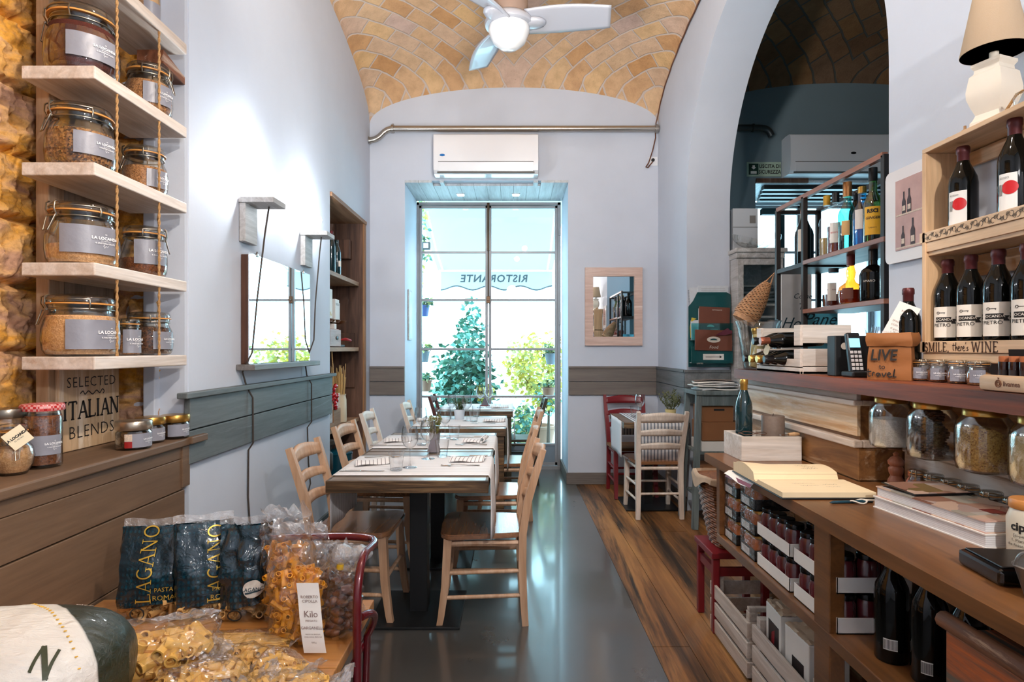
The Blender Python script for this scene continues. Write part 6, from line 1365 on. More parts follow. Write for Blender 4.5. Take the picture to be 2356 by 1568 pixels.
m_ = MB(); m_.tube([(0, -.04, -.01), (.02, -.04, -.06), (.0, -.04, -.0715)], .002, 5, T=MX.Rotation(.55, 4, 'Z')); m_.box(-.02, .02, -.06, -.02, -.0815, -.078, 0, MX.Rotation(.55, 4, 'Z')); m_.build('stand', M['black'], t)

# ================================================================== wall wine rack, lamp on it, framed picture
t = thing('wine_rack', 'pale pine wall rack of two tiers with decorated front boards', 'rack', (0, 0, 0))
y0, y1 = 1.0, 2.012
m_ = MB(); m_.box(1.362, 1.515, y0, y1, 1.995, 2.010, .002); m_.build('top_board', M['pine_y'], t)
for (a, c) in ((1.655, 1.670), (1.322, 1.337)):
    m_ = MB(); m_.box(1.372, 1.515, y0, y1, a, c, .002); m_.build('shelf_board', M['pine_y'], t)
m_ = MB(); m_.box(1.362, 1.500, y1 - .016, y1, 1.337, 1.995, .002); m_.build('end_panel', M['pine'], t)
for (a, c) in ((1.945, 1.992), (1.585, 1.652)):
    m_ = MB(); m_.box(1.500, 1.514, y0, y1 - .018, a, c, .002); m_.build('back_rail', M['pine_y'], t)
m_ = MB(); m_.box(1.362, 1.374, y0, y1 + .012, 1.700, 1.734, .0015); m_.box(1.366, 1.378, y0, y1 + .002, 1.668, 1.699, .0015); fb = m_.build('front_board', M['pine_y'], t)
m_ = MB(); fr = lambda u, v: (1.3612, 2.006 - u, 1.717 + v)
for k in range(46):                                    # grape and leaf scrolls
    u0 = .012 + k * .0215
    ribbon(m_, [(u0 + .007 * math.cos(a * .7 + k), (-1) ** k * .003 + .008 * math.sin(a * .7 + k)) for a in range(8)], .0016, fr)
    for q in range(5): cx, cy = u0 + .010 + .004 * math.cos(q * 2.4), (-1) ** (k + 1) * .005 + .004 * math.sin(q * 2.4); ribbon(m_, [(cx + .0028 * math.cos(a), cy + .0028 * math.sin(a)) for a in (0, 1.3, 2.6, 3.9, 5.2, 6.4)], .0011, fr)
m_.build('grape_scroll', M['ink_black'], fb)
m_ = MB(); m_.box(1.362, 1.374, y0, y1 + .012, 1.338, 1.374, .0015); m_.box(1.367, 1.378, y0, y1 + .002, 1.308, 1.336, .0015); fb = m_.build('front_board', M['pine_y'], t)
m_ = MB(); fr2 = lambda u, v: (1.3612, 2.002 - u, 1.3555 + v)
def off(f, du): return lambda u, v: f(u + du, v)
serif_text(m_, 'SMILE,', .028, off(fr2, .004), .17, .26, .10, center=False)
script(m_, [[(.1, 1), (.05, .2), (.25, .1)], [(-.1, .7), (.4, .75)], [(.45, 0), (.55, 1.1), (.5, .3), (.7, .55), (.75, .05)], [(.9, .3), (1.2, .4), (1.05, .6), (.9, .25), (1.1, .0), (1.35, .15)], [(1.4, 0), (1.45, .55), (1.65, .45)], [(1.7, .3), (2.0, .4), (1.85, .6), (1.7, .25), (1.9, .0), (2.15, .15)], [(2.25, 1.1), (2.2, .85)], [(2.65, .5), (2.4, .4), (2.65, .15), (2.35, .05)]], .024, lambda u, v: fr2(u + .132, v - .012), .11)
serif_text(m_, 'WINE', .030, off(fr2, .208), .17, .26, .10, center=False)
m_.build('lettering', plain('burnt_letter', srgb(74, 50, 36), .7), fb)
def dotlab(lo, rr, z0, lh, a0, a1):
    m_ = MB(); fm = cyl_map(rr, z0 + .012, (a0 + a1) / 2 + .16, off=.001)
    m_.sheet(lambda u, v: fm(.019 * v * math.cos(2 * PI * u), .019 * v * math.sin(2 * PI * u)), 28, 6); m_.build('red_disc', plain('red_disc', srgb(196, 12, 22), .5) if 'red_disc' not in MATS else MATS['red_disc'], lo)
    m_ = MB(); m_.text('ROSSO', .008, lambda u, v: fm(u - .014, v + .028)); 
    for k in range(3): ribbon(m_, [(-.028 + .004 * k, -.02), (-.026 + .004 * k, .012)], .002, fm)
    m_.build('lettering', MATS['grey_ink'], lo)
AW = -2.42
wine('red dot labelled wine bottle on the upper tier of the pine rack nearest the arch', (1.412, 1.895, 1.6705), .31, .0400, 'bottle_dark', 'foil_wine', (.115, .105, AW - .85, AW + .45), lab_mat=M['card_white'], decorate=dotlab, group='red dot wine bottles on the upper tier')
wine('red dot labelled wine bottle on the upper tier under the lamp', (1.412, 1.700, 1.6705), .325, .0400, 'bottle_dark', 'foil_wine', (.115, .105, AW - .85, AW + .30), lab_mat=M['card_white'], decorate=dotlab, group='red dot wine bottles on the upper tier')
def locanda(lo, rr, z0, lh, a0, a1):
    m_ = MB(); fm = cyl_map(rr, z0, (a0 + a1) / 2 - .05, off=.0009)
    m_.sheet(lambda u, v: fm(-.024 + .044 * u, .016 * v), 12, 1)
    m_.sheet(lambda u, v: fm(.020 + .016 * u * (1 - .4 * (1 - abs(2 * v - 1))), -.005 + .015 * v), 5, 2)
    m_.text('PIETRO', .015, lambda u, v: fm(u - .006, v - .010), bold=.0001)
    m_.tube([V(fm(-.016 + .004 * math.cos(a), .030 + .004 * math.sin(a))) for a in (0, 1.05, 2.1, 3.14, 4.2, 5.2)], .0008, 4, closed=True); ribbon(m_, [(-.012, .030), (.004, .030)], .0016, fm); ribbon(m_, [(.002, .030), (.002, .026)], .0014, fm)
    bo = m_.build('banner', M['ink_black'], lo)
    m_ = MB(); fm2 = cyl_map(rr, z0, (a0 + a1) / 2 - .05, off=.0016); m_.text('LOCANDA', .0105, lambda u, v: fm2(u - .002, v + .008), bold=.0001); m_.build('banner_text', M['paper'], lo)
wl = ['wine bottle with a cream banner label nearest the arch on the lower tier', 'wine bottle with a cream banner label second on the lower tier', 'wine bottle with a cream banner label third on the lower tier', 'wine bottle with a cream banner label on the lower tier at the picture edge']
for i, y in enumerate((1.965, 1.865, 1.760, 1.660)):
    wine(wl[i], (1.414, y, 1.3375), .30, .0385, 'bottle_dark', 'foil_wine', (.098, .098, AW - .95, AW + .95), decorate=locanda, group='banner label wine bottles on the lower tier')
t = thing('table_lamp', 'cream urn table lamp with a beige shade on top of the pine rack', 'table lamp', (1.425, 1.79, 2.0105), .35)
M['cream_wood'] = plain('cream_paint', srgb(222, 212, 196), .5, var=.04)
def sq(m_, prof):
    n = len(prof); vs, fs = [], []
    for (r, z) in prof:
        for k in range(4): a = PI / 4 + k * PI / 2; vs.append(V((r * math.cos(a) * 1.414, r * math.sin(a) * 1.414, z)))
    for i in range(n - 1):
        for k in range(4): fs.append((i * 4 + k, i * 4 + (k + 1) % 4, (i + 1) * 4 + (k + 1) % 4, (i + 1) * 4 + k))
    fs += [(3, 2, 1, 0), tuple((n - 1) * 4 + k for k in range(4))]; m_._add(vs, fs)
m_ = MB(); sq(m_, [(.042, 0), (.042, .012), (.037, .02), (.034, .028), (.032, .034), (.041, .060), (.048, .085), (.049, .105), (.045, .135), (.043, .150), (.035, .158), (.034, .168), (.040, .178), (.040, .186), (.024, .192)]); m_.build('urn_body', M['cream_wood'], t, smooth=25)
m_ = MB(); m_.lathe([(.012, .19), (.012, .25), (.018, .252), (.018, .285), (0, .285)], 16); m_.build('lamp_holder', M['cream_wood'], t, smooth=40)
m_ = MB(); m_.lathe([(.083, .215), (.084, .217), (.052, .385), (.050, .385), (.081, .217), (.083, .215)], 44); m_.build('shade', plain('linen_shade', srgb(184, 160, 132), .85, bump=.2, bs=300), t, smooth=50)
t = thing('string_light', 'small cork and bead string light lying on top of the pine rack beside the lamp', 'string light', (1.40, 1.66, 2.0105))
for k in range(2):
    m_ = MB(); m_.lathe([(.010, 0), (.02, .012), (.022, .03), (.014, .042), (0, .045)], 14, (0, -.05 * k, 0)); m_.build('bead', M['glass'], t, smooth=50)
m_ = MB(); m_.tube([(0, .06, .01), (0, .02, .045), (0, -.02, .046), (0, -.08, .046), (0, -.12, .03)], .004, 6); m_.build('cord', M['rope'], t)
t = thing('string_light', 'tiny bead string lying on the arch end of the pine rack', 'string light', (1.40, 1.985, 2.0105))
m_ = MB(); m_.tube([(0, .045, .004), (.01, .02, .008), (-.005, -.01, .008), (0, -.045, .014)], .004, 6); m_.build('cord', M['rope'], t)
for k in range(3):
    m_ = MB(); m_.blob((.0, .03 - .03 * k, .009), .0075, 1); m_.build('bead', M['glass'], t, smooth=60)
t = thing('wooden_cork', 'small wooden cork knob standing on top of the pine rack behind the lamp', 'cork', (1.425, 1.905, 2.0105))
m_ = MB(); m_.lathe([(.020, 0), (.017, .018), (.010, .026), (.004, .03), (.004, .04), (0, .041)], 8); m_.build('knob', M['pine'], t)
t = thing('framed_picture', 'white rounded frame with a rosy picture of wine bottles beside the pine rack', 'picture', (1.5145, 2.237, 1.865), .02)
m_ = MB()
rp = []
for (cy, cz, a0) in ((.165, .155, 0), (-.165, .155, 90), (-.165, -.155, 180), (.165, -.155, 270)):
    for k in range(5): a = math.radians(a0 + 22.5 * k); rp.append((cy + .025 * math.cos(a), cz + .025 * math.sin(a)))
m_.prism(rp, -.014, -.001, 'x'); m_.build('frame', plain('enamel_white', srgb(226, 222, 222), .35), t)
m_ = MB(); m_.box(-.0165, -.014, -.125, .125, -.135, .135); pc = m_.build('picture', plain('rosy_picture', srgb(188, 150, 142), .5, var=.12, vs=14), t)
m_ = MB()
def sil(cy, z, s): m_._add([(-.0172, cy + a * s, z + b_ * s) for a, b_ in ((-.013, 0), (.013, 0), (.013, .055), (.005, .072), (.005, .10), (-.005, .10), (-.005, .072), (-.013, .055))], [tuple(range(8))])
for cy, z, s in ((.075, .0, .85), (.045, .0, .9), (-.04, .0, .9), (.08, -.125, .8), (.025, -.125, 1.0), (-.05, -.125, .9)): sil(cy, z, s)
m_.build('bottle_print', plain('dark_print', srgb(58, 34, 34), .6), pc)
m_ = MB()
for z in (-.004, -.130): m_._add([(-.0174, -.12, z), (-.0174, .12, z), (-.0174, .12, z + .006), (-.0174, -.12, z + .006)], [(0, 1, 2, 3)])
for cy, z, s in ((.075, .012, .7), (.045, .012, .7), (-.04, .012, .7), (.08, -.113, .7), (.025, -.113, .8)): m_._add([(-.0176, cy - .012 * s, z), (-.0176, cy + .012 * s, z), (-.0176, cy + .012 * s, z + .028 * s), (-.0176, cy - .012 * s, z + .028 * s)], [(0, 1, 2, 3)])
m_.build('pale_print_shapes', MATS['pale_print'], pc)
# ================================================================== BAR ROOM seen through the arch: bottle rack, cabinet, sign, menu holder, stand
M['rack_iron'] = plain('rack_iron', srgb(48, 42, 40), .5, .5, var=.1); M['rack_wood'] = wood('rack_board', srgb(122, 74, 54), srgb(170, 112, 86), 'y', .45, .8, .15)
t = thing('bottle_rack', 'dark iron bottle rack with two wooden boards standing on the counter in the arch', 'rack', (0, 0, 0))
def bar_(x0, x1, y0, y1, z0, z1, nm, mt='rack_iron'): m_ = MB(); m_.box(x0, x1, y0, y1, z0, z1, .002); m_.build(nm, M[mt], t)
for (x, y) in ((1.55, 2.515), (1.55, 3.21), (1.55, 3.53), (1.785, 2.515), (1.785, 3.53)): bar_(x - .0125, x + .0125, y - .0125, y + .0125, 1.246, 2.156, 'post')
for x in (1.55, 1.785): bar_(x - .0125, x + .0125, 2.515, 3.53, 2.144, 2.168, 'top_rail', 'rack_wood' if x < 1.6 else 'rack_iron')
for y in (2.515, 3.53): bar_(1.56, 1.775, y - .0125, y + .0125, 2.132, 2.156, 'cross_rail')
for z in (1.815, 1.558): bar_(1.535, 1.80, 2.50, 3.20, z - .022, z, 'shelf_board', 'rack_wood')
bar_(1.54, 1.795, 3.22, 3.54, 1.785, 1.81, 'side_shelf')
def clearbottle(name, prof, label, x, y, z, tint, liquid, level, cap, lab=None, labm=None, group='liquor bottles in the iron rack', deco=None, square=0):
    t = thing('liquor_bottle', label, 'bottle', (x, y, z), 0, group)
    m_ = MB(); m_.lathe(prof, 28, square=square); m_.build('glass', tint, t, smooth=45)
    r0 = max(p[0] for p in prof); h = prof[-1][1]
    if liquid: m_ = MB(); m_.lathe([(0, .006), (r0 * .92, .007), (r0 * .93, h * level), (0, h * level)], 24, square=square); m_.build('liquor', liquid, t, smooth=45)
    cr, ch, cm = cap; m_ = MB(); m_.lathe([(cr, h - ch * .5), (cr, h + ch * .5), (0, h + ch * .5)], 20); m_.build('cap', cm, t, smooth=40)
    if lab:
        z0, lh, a0, a1 = lab; rr = r0 + .0012
        m_ = MB(); m_.sheet(lambda u, v: (rr * (1 + square * (1 / max(abs(math.cos(a0 + (a1 - a0) * u)), abs(math.sin(a0 + (a1 - a0) * u))) - 1)) * math.cos(a0 + (a1 - a0) * u), rr * (1 + square * (1 / max(abs(math.cos(a0 + (a1 - a0) * u)), abs(math.sin(a0 + (a1 - a0) * u))) - 1)) * math.sin(a0 + (a1 - a0) * u), z0 + lh * (v - .5)), 18, 1); lo = m_.build('paper_label', labm or M['paper'], t, smooth=80)
        if deco: deco(lo, rr, z0, a0, a1)
    return t
PR = lambda r, h, n=.014, s=.62: [(0, .004), (r * .94, 0), (r, .006), (r, h * s), (r * .86, h * (s + .06)), (n * 1.3, h * (s + .16)), (n, h * (s + .2)), (n, h)]
T_ = lambda nm, c: thin(nm, c, .07, .03)
G = {'clear': T_('liquor_clear', (.93, .96, .97, 1)), 'teal': T_('liquor_teal', (.20, .66, .62, 1)), 'blue': T_('liquor_blue', (.16, .62, .90, 1)), 'amber': T_('liquor_amber', (.80, .36, .08, 1)), 'green': T_('liquor_green', (.20, .42, .10, 1))}
A2 = -2.15
YC = lambda px, x=1.62: x * F / (px - 1178)
wine('big dark bulging bottle in the side bay of the iron rack', (1.66, 3.44, 1.811), .33, .050, 'bottle_dark', None, None, shoulder=.55, group='liquor bottles in the iron rack')
wine('slim dark bottle with a cream label in the side bay of the iron rack', (1.60, 3.32, 1.811), .30, .036, 'bottle_dark', 'foil_copper', (.13, .12, A2 - .8, A2 + .5), group='liquor bottles in the iron rack')
amber = plain('amber_liquor', srgb(150, 74, 20), .15, coat=.4); paleliq = plain('pale_liquor', srgb(176, 150, 90), .2)
clearbottle('b', PR(.037, .30), 'clear liquor bottle with a yellow cap on the upper rack board', 1.63, 3.135, 1.8155, G['clear'], paleliq, .35, (.017, .05, plain('yellow_cap', srgb(214, 164, 40), .35)))
def oval(lo, rr, z0, a0, a1):
    m_ = MB(); fm = cyl_map(rr, z0, (a0 + a1) / 2, off=.001); m_.text('BOSCO', .012, lambda u, v: fm(u, v)); m_.build('lettering', MATS['red_disc'], lo)
clearbottle('b', PR(.040, .29), 'liquor bottle with a pale oval label and dark red drink on the upper rack board', 1.62, 3.03, 1.8155, G['clear'], plain('bitter_red', srgb(110, 20, 20), .2), .5, (.017, .05, M['black']), (.11, .10, A2 - .6, A2 + .6), M['card_white'], deco=oval)
wine('tall dark bottle with a grey cap on the upper rack board', (1.70, 2.985, 1.8155), .31, .036, 'bottle_dark', 'foil_black', None, group='liquor bottles in the iron rack')
clearbottle('b', PR(.041, .30, .017, .60), 'teal gin bottle with a cream label on the upper rack board', 1.615, 2.915, 1.8155, G['teal'], None, 0, (.020, .07, plain('copper_cap', srgb(176, 120, 70), .3, .6)), (.11, .07, A2 - .55, A2 + .3), plain('tan_label', srgb(206, 164, 104), .6))
clearbottle('b', PR(.041, .27, .017, .60), 'bright blue gin bottle with a white label on the upper rack board', 1.625, 2.81, 1.8155, G['blue'], plain('blue_spirit', srgb(40, 140, 190), .15), .5, (.018, .03, M['gold_lid']), (.13, .09, A2 - .7, A2 + .1), M['card_white'])
def rsci(lo, rr, z0, a0, a1):
    m_ = MB(); fm = cyl_map(rr, z0, (a0 + a1) / 2, off=.001); m_.text('RSCI', .022, lambda u, v: fm(u, v + .042), bold=.0012); m_.text('GINGER', .016, lambda u, v: fm(u, v + .012), shear=.2, bold=.0003); m_.text('Liquore', .010, lambda u, v: fm(u, v - .030)); m_.build('lettering', M['ink_black'], lo)
clearbottle('b', PR(.040, .31, .016, .56), 'green bottle lettered RSCI on a big yellow label on the upper rack board', 1.61, 2.70, 1.8155, G['green'], M['bottle_dark'], .50, (.018, .06, M['foil_black']), (.10, .125, A2 - .85, A2 + .85), plain('yellow_label', srgb(232, 176, 40), .5), deco=rsci)
def brn(lo, rr, z0, a0, a1):
    m_ = MB(); fm = cyl_map(rr, z0, (a0 + a1) / 2, off=.001); m_.text('SAURIS', .018, lambda u, v: fm(u, v), bold=.0004); m_.build('lettering', M['paper'], lo)
clearbottle('b', PR(.042, .31, .018, .62), 'clear bottle with a brown label beside the arch edge on the upper rack board', 1.62, 2.585, 1.8155, G['clear'], None, 0, (.020, .06, plain('brown_cap', srgb(84, 50, 34), .5)), (.15, .08, A2 - .8, A2 + .7), plain('brown_label', srgb(110, 60, 44), .5), deco=brn)
def amar(lo, rr, z0, a0, a1):
    m_ = MB(); fm = cyl_map(rr, z0, (a0 + a1) / 2, off=.006); m_.text('ORIGINALE', .010, lambda u, v: fm(u, v + .01)); m_.build('lettering', plain('brown_red_ink', srgb(120, 60, 40), .6), lo)
clearbottle('b', [(0, .004), (.044, 0), (.046, .01), (.046, .12), (.034, .14), (.017, .15), (.015, .185)], 'square clear decanter bottle with a cream label on the lower rack board', 1.62, 3.05, 1.5585, G['clear'], plain('deep_amber', srgb(96, 30, 14), .2), .35, (.024, .022, M['black']), (.075, .09, A2 - .5, A2 + .35), M['paper'], square=.55, deco=amar)
clearbottle('b', [(0, .004), (.050, 0), (.054, .015), (.056, .06), (.048, .085), (.022, .105), (.017, .12), (.022, .15), (.016, .18), (.015, .21)], 'round amber liqueur bottle with a brown label on the lower rack board', 1.60, 2.86, 1.5585, G['amber'], amber, .32, (.018, .05, plain('wax_red', srgb(120, 30, 20), .4)), (.05, .05, A2 - .6, A2 + .25), MATS['brown_label'], deco=lambda lo, rr, z0, a0, a1: None)
clearbottle('b', [(0, .004), (.052, 0), (.055, .01), (.055, .12), (.045, .145), (.018, .165), (.016, .21)], 'broad dark liqueur bottle with faint lettering on the lower rack board', 1.61, 2.70, 1.5585, M['bottle_dark'], None, 0, (.019, .05, M['foil_black']), (.09, .08, A2 - .7, A2 + .2), M['bottle_dark'], deco=lambda lo, rr, z0, a0, a1: (lambda m_: (m_.text('AMARO', .014, lambda u, v: cyl_map(rr, z0, (a0 + a1) / 2, off=.001)(u, v)), m_.build('lettering', M['paper'], lo)))(MB()))
clearbottle('b', PR(.044, .20, .016, .72), 'bottle with a pink and white label beside the arch edge on the lower rack board', 1.61, 2.572, 1.5585, G['clear'], None, 0, (.018, .03, M['card_white']), (.09, .10, A2 - .9, A2 + .8), plain('pink_label', srgb(196, 40, 84), .5), deco=lambda lo, rr, z0, a0, a1: (lambda m_: (m_.text('12', .04, lambda u, v: cyl_map(rr, z0, (a0 + a1) / 2, off=.001)(u, v), bold=.001), m_.build('lettering', M['card_white'], lo)))(MB()))
t = thing('wicker_cone', 'wicker wrapped cone basket hanging from the iron rack', 'basket', (1.47, 3.46, 1.74), 0, None)
WT = MX.Rotation(.55, 4, 'Y') @ MX.Rotation(.1, 4, 'X')
m_ = MB()
for j in range(24):
    f = j / 23; r = .018 + .052 * math.sin(PI * .5 * f) ** .9; m_.tube([WT @ V((r * math.cos(a * PI / 10), r * math.sin(a * PI / 10), -.02 - .215 * f + .003 * (-1) ** (a + j))) for a in range(20)], .0055, 5, closed=True)
m_.build('weave', wood('pale_wicker', srgb(150, 100, 62), srgb(206, 160, 116), 'x', .6, 4, .4), t, smooth=60)
m_ = MB(); m_.lathe([(.066, -.233), (.066, -.27), (.05, -.275), (0, -.276)], 24, T=WT); m_.build('base_band', MATS['pale_wicker'], t, smooth=50)
m_ = MB(); m_.tube([WT @ V((-.015, 0, -.02)), WT @ V((.0, 0, .05)), WT @ V((.02, 0, -.02))], .005, 6); m_.build('loop', MATS['pale_wicker'], t)
def board_sign(label, x0, x1, y, z0, z1, mat, words, name='sign_board', cat='sign'):
    t = thing(name, label, cat, ((x0 + x1) / 2, y, z0))
    m_ = MB(); m_.box(-(x1 - x0) / 2, (x1 - x0) / 2, -.006, .006, 0, z1 - z0, .002); bo = m_.build('board', mat, t)
    m_ = MB()
    for (s_, sz, u0, v0, sh) in words: m_.text(s_, sz, lambda u, v: (u0 + u, -.0068, v0 + v), shear=sh)
    m_.build('lettering', plain('petrol_ink', srgb(24, 52, 64), .6) if 'petrol_ink' not in MATS else MATS['petrol_ink'], bo); return t
board_sign('pale blue board lettered Pane in script behind the counter crate', 1.60, 1.79, 3.33, ZS, 1.56, plain('pale_blue_board', srgb(96, 190, 214), .5), [('Pane', .095, -.01, .265, .45)])
board_sign('white poster with grey fruit drawings and gold script beyond the iron rack', 1.80, 2.00, 4.05, 1.30, 1.86, plain('poster_white', srgb(206, 206, 206), .6, var=.08, vs=9), [('Hor', .10, -.02, .22, .4), ('Come', .05, .04, .40, .3), ('Te', .06, .04, .33, .3)], 'wall_poster', 'poster')
m_ = MB(); m_.box(1.79, 2.01, 4.06, 4.075, .0, 1.87, .002); tag(m_.build('poster_stand', M['weathered'], None), 'pale upright board carrying the white poster', 'board')
for i, (x, y) in enumerate(((1.70, 2.98), (1.74, 2.86), (1.70, 2.76))):
    dup(_wg, (x, y, ZS), 0, 'clean wine glass on the counter under the iron rack, ' + ['nearest the blue sign', 'between its two neighbours', 'nearest the arch edge'][i], 'glasses under the iron rack')
t = thing('towel_cabinet', 'white painted cabinet with a glass door and folded cloths in the bar room', 'cabinet', (2.01, 5.12, 0))
wc = M['weathered']
m_ = MB(); m_.box(-.185, -.165, -.20, .18, 0, 2.13); m_.box(.165, .185, -.20, .18, 0, 2.13); m_.box(-.165, .165, .16, .18, 0, 2.13); m_.build('carcass', wc, t)
m_ = MB(); m_.box(-.205, .215, -.24, .18, 2.13, 2.165, .006); m_.box(-.195, .20, -.225, .18, 2.085, 2.13, .006); m_.build('cornice', wc, t)
for z in (1.72, 1.62, 1.40, 1.1): m_ = MB(); m_.box(-.165, .165, -.17, .16, z - .018, z, .002); m_.build('shelf_board', wc, t)
m_ = MB(); m_.box(-.185, -.135, -.222, -.202, .9, 2.08, .002); m_.box(.135, .185, -.222, -.202, .9, 2.08, .002); m_.box(-.135, .135, -.222, -.202, 2.03, 2.08, .002); m_.box(-.135, .135, -.222, -.202, .9, .96, .002); dr = m_.build('door', wc, t)
m_ = MB(); m_.box(-.135, .135, -.214, -.211, .96, 2.03); m_.build('door_glass', M['pane'], dr)
m_ = MB(); m_.box(-.185, .185, -.222, -.202, .02, .88, .002); m_.build('lower_door', wc, t)
for k in range(6):
    m_ = MB(); zz = 1.7205 + k * .028
    m_.sheet(lambda u, v: ((.30 - .01 * k) * (u - .5), -.17 + .26 * v, zz + .012 + .012 * math.sin(PI * v) + .003 * NZ.noise(V((u * 6, v * 6, k)))), 16, 8); o = m_.build('folded_cloth', plain('cloth_grey', srgb(126, 130, 132), .9) if k % 2 else (plain('cloth_dark', srgb(70, 74, 76), .9) if 'cloth_dark' not in MATS else MATS['cloth_dark']), None, smooth=60); o.location = (2.01, 5.12, 0)
    sd = o.modifiers.new('thick', 'SOLIDIFY'); sd.thickness = .02; tag(o, 'folded grey cloth in the white cabinet, ' + ['bottom of the pile', 'second from the bottom', 'third from the bottom', 'third from the top', 'second from the top', 'top of the pile'][k], 'cloth', 'folded cloths in the white cabinet')
ct = carton('pale carton with a small printed mark on top of the white cabinet', (1.955, 5.17, 2.1655), .21, .20, .36, plain('grey_card', srgb(186, 192, 198), .6))
m_ = MB(); m_.box(.035, .085, -.1012, -.1005, .235, .30); m_.build('printed_mark', MATS['grey_ink'], ct)
m_ = MB(); m_.box(-.106, .106, -.1015, -.1005, .20, .205); m_.build('lid_seam', MATS['ac_seam'], ct)
for i, (x, y, s_, ti, tj) in enumerate(((1.93, 4.97, .13, .25, .2), (2.06, 4.97, .12, .2, -.55), (2.14, 5.0, .10, .1, -.6))):
    t = thing('clear_bowl', ['clear plastic bowl tilted against the carton on the white cabinet', 'clear fluted bowl leaning in the middle of the white cabinet top', 'clear fluted bowl at the arch end of the white cabinet top'][i], 'bowl', (x, y, 2.176 + s_ * .35), 0, 'clear bowls on the white cabinet', ti, tj)
    m_ = MB(); m_.sheet(lambda u, v: ((s_ * math.sin(.25 + 1.25 * v) * (1 + .04 * math.cos(14 * 2 * PI * u) * v)) * math.cos(2 * PI * u), (s_ * math.sin(.25 + 1.25 * v) * (1 + .04 * math.cos(14 * 2 * PI * u) * v)) * math.sin(2 * PI * u), -s_ * .75 * math.cos(.25 + 1.25 * v) + s_ * .4), 84, 8); m_.build('wall', M['glass'], t, smooth=60)
    m_ = MB(); m_.lathe([(0, -s_ * .33), (s_ * .25, -s_ * .33)], 24); m_.build('foot', M['glass'], t)
t = thing('exit_sign', 'emergency exit sign lettered USCITA DI SICUREZZA on the dim bar room wall', 'sign', (at(1758, 389, 6.02).x, 6.029, at(1758, 389, 6.02).z))
m_ = MB(); m_.box(-.170, .170, -.008, 0, -.072, .072, .002); sb = m_.build('plate', plain('pale_green_plate', srgb(176, 196, 176), .4), t)
m_ = MB(); m_.box(-.152, -.056, -.0095, -.007, -.055, .055); m_.build('green_square', plain('exit_green', srgb(16, 56, 42), .5), sb)
m_ = MB(); m_._add([(-.116, -.0105, .038), (-.092, -.0105, .038), (-.092, -.0105, .018), (-.080, -.0105, .018), (-.104, -.0105, -.004), (-.128, -.0105, .018), (-.116, -.0105, .018)], [(0, 1, 2, 3, 4, 5, 6)]); m_.box(-.134, -.074, -.0105, -.0095, -.045, -.020); m_.build('arrow', M['card_white'], sb)
m_ = MB(); m_.text('USCITA DI', .052, lambda u, v: (.056 + u * .88, -.0095, .028 + v), bold=.0012); m_.text('SICUREZZA', .052, lambda u, v: (.056 + u * .82, -.0095, -.028 + v), bold=.0012); m_.build('lettering', M['ink_black'], sb)
# window niche head and shelves in the bar room
t = struct(MB().box(2.43, 4.06, 6.04, 6.79, 3.005, 3.03).build('trim_8', M['soffit']))
m_ = MB(); m_.box(2.43, 2.95, 6.02, 6.05, 3.0, 3.045, .003); tag(m_.build('timber_lintel', M['old_wood'], None), 'short dark timber along the head of the bar room window niche', 'timber')
for k in range(4):
    m_ = MB(); m_.box(2.55 + .05 * k, 4.0, 6.12 + .16 * k, 6.20 + .16 * k, 2.965, 3.003, .003); tag(m_.build('ceiling_batten', M['black'], None), 'dark batten under the bar room window niche head, ' + ['nearest the room', 'second from the room', 'third from the room', 'nearest the glass'][k], 'batten', 'battens in the bar room window niche')
m_ = MB(); m_.box(2.60, 2.66, 5.90, 5.96, 0, 2.72, .003); m_.box(2.44, 2.66, 5.90, 5.96, 2.66, 2.72, .003); tag(m_.build('petrol_frame', plain('petrol_frame_paint', srgb(28, 62, 70), .5), None), 'petrol blue post and rail frame before the bar room window', 'frame')
# menu holder
M['green_acr'] = plain('green_holder', srgb(16, 74, 76), .3, coat=.4); M['menu_brown'] = plain('brown_menu', srgb(112, 60, 40), .5, var=.06)
t = thing('menu_holder', 'dark green wall holder with two pockets of menus on the arch pillar', 'menu holder', (1.64, 5.036, 1.2))
m_ = MB(); m_.prism([(-.175, 0), (.175, 0), (.175, .60), (.14, .62), (-.10, .62), (-.135, .55), (-.175, .50)], -.012, 0, 'y'); m_.build('back_board', M['green_acr'], t)
for z in (.17, .36):
    m_ = MB(); m_.box(-.17, .17, -.075, -.070, z - .13, z, .002); m_.box(-.17, .17, -.075, -.012, z - .14, z - .13, .002); m_.build('pocket', M['green_acr'] if z < .2 else thin('teal_acrylic', (.5, .85, .86, 1), .08, .05), t)
m_ = MB(); m_.box(-.075, .095, -.0785, -.0755, .06, .108); ac = m_.build('arrow_card', M['card_white'], t)
m_ = MB(); m_.box(-.055, .065, -.0795, -.0785, .082, .086); m_._add([(.08, -.0795, .084), (.06, -.0795, .096), (.06, -.0795, .072)], [(0, 1, 2)]); m_.build('arrow', M['ink_black'], ac)
m_ = MB(); m_.text('LIMITES', .016, lambda u, v: (-.10 + u, -.0762, .03 + v)); m_.build('lettering', M['paper'], t)
m_ = MB(); m_._add([(-.16, -.0125, .24), (-.12, -.0125, .26), (-.125, -.0125, .32), (-.155, -.0125, .37), (-.11, -.0125, .40), (-.15, -.0125, .41), (-.165, -.0125, .33)], [(0, 1, 2, 3, 4, 5, 6)]); m_.build('yellow_print', plain('yellow_print', srgb(206, 180, 60), .5), t)
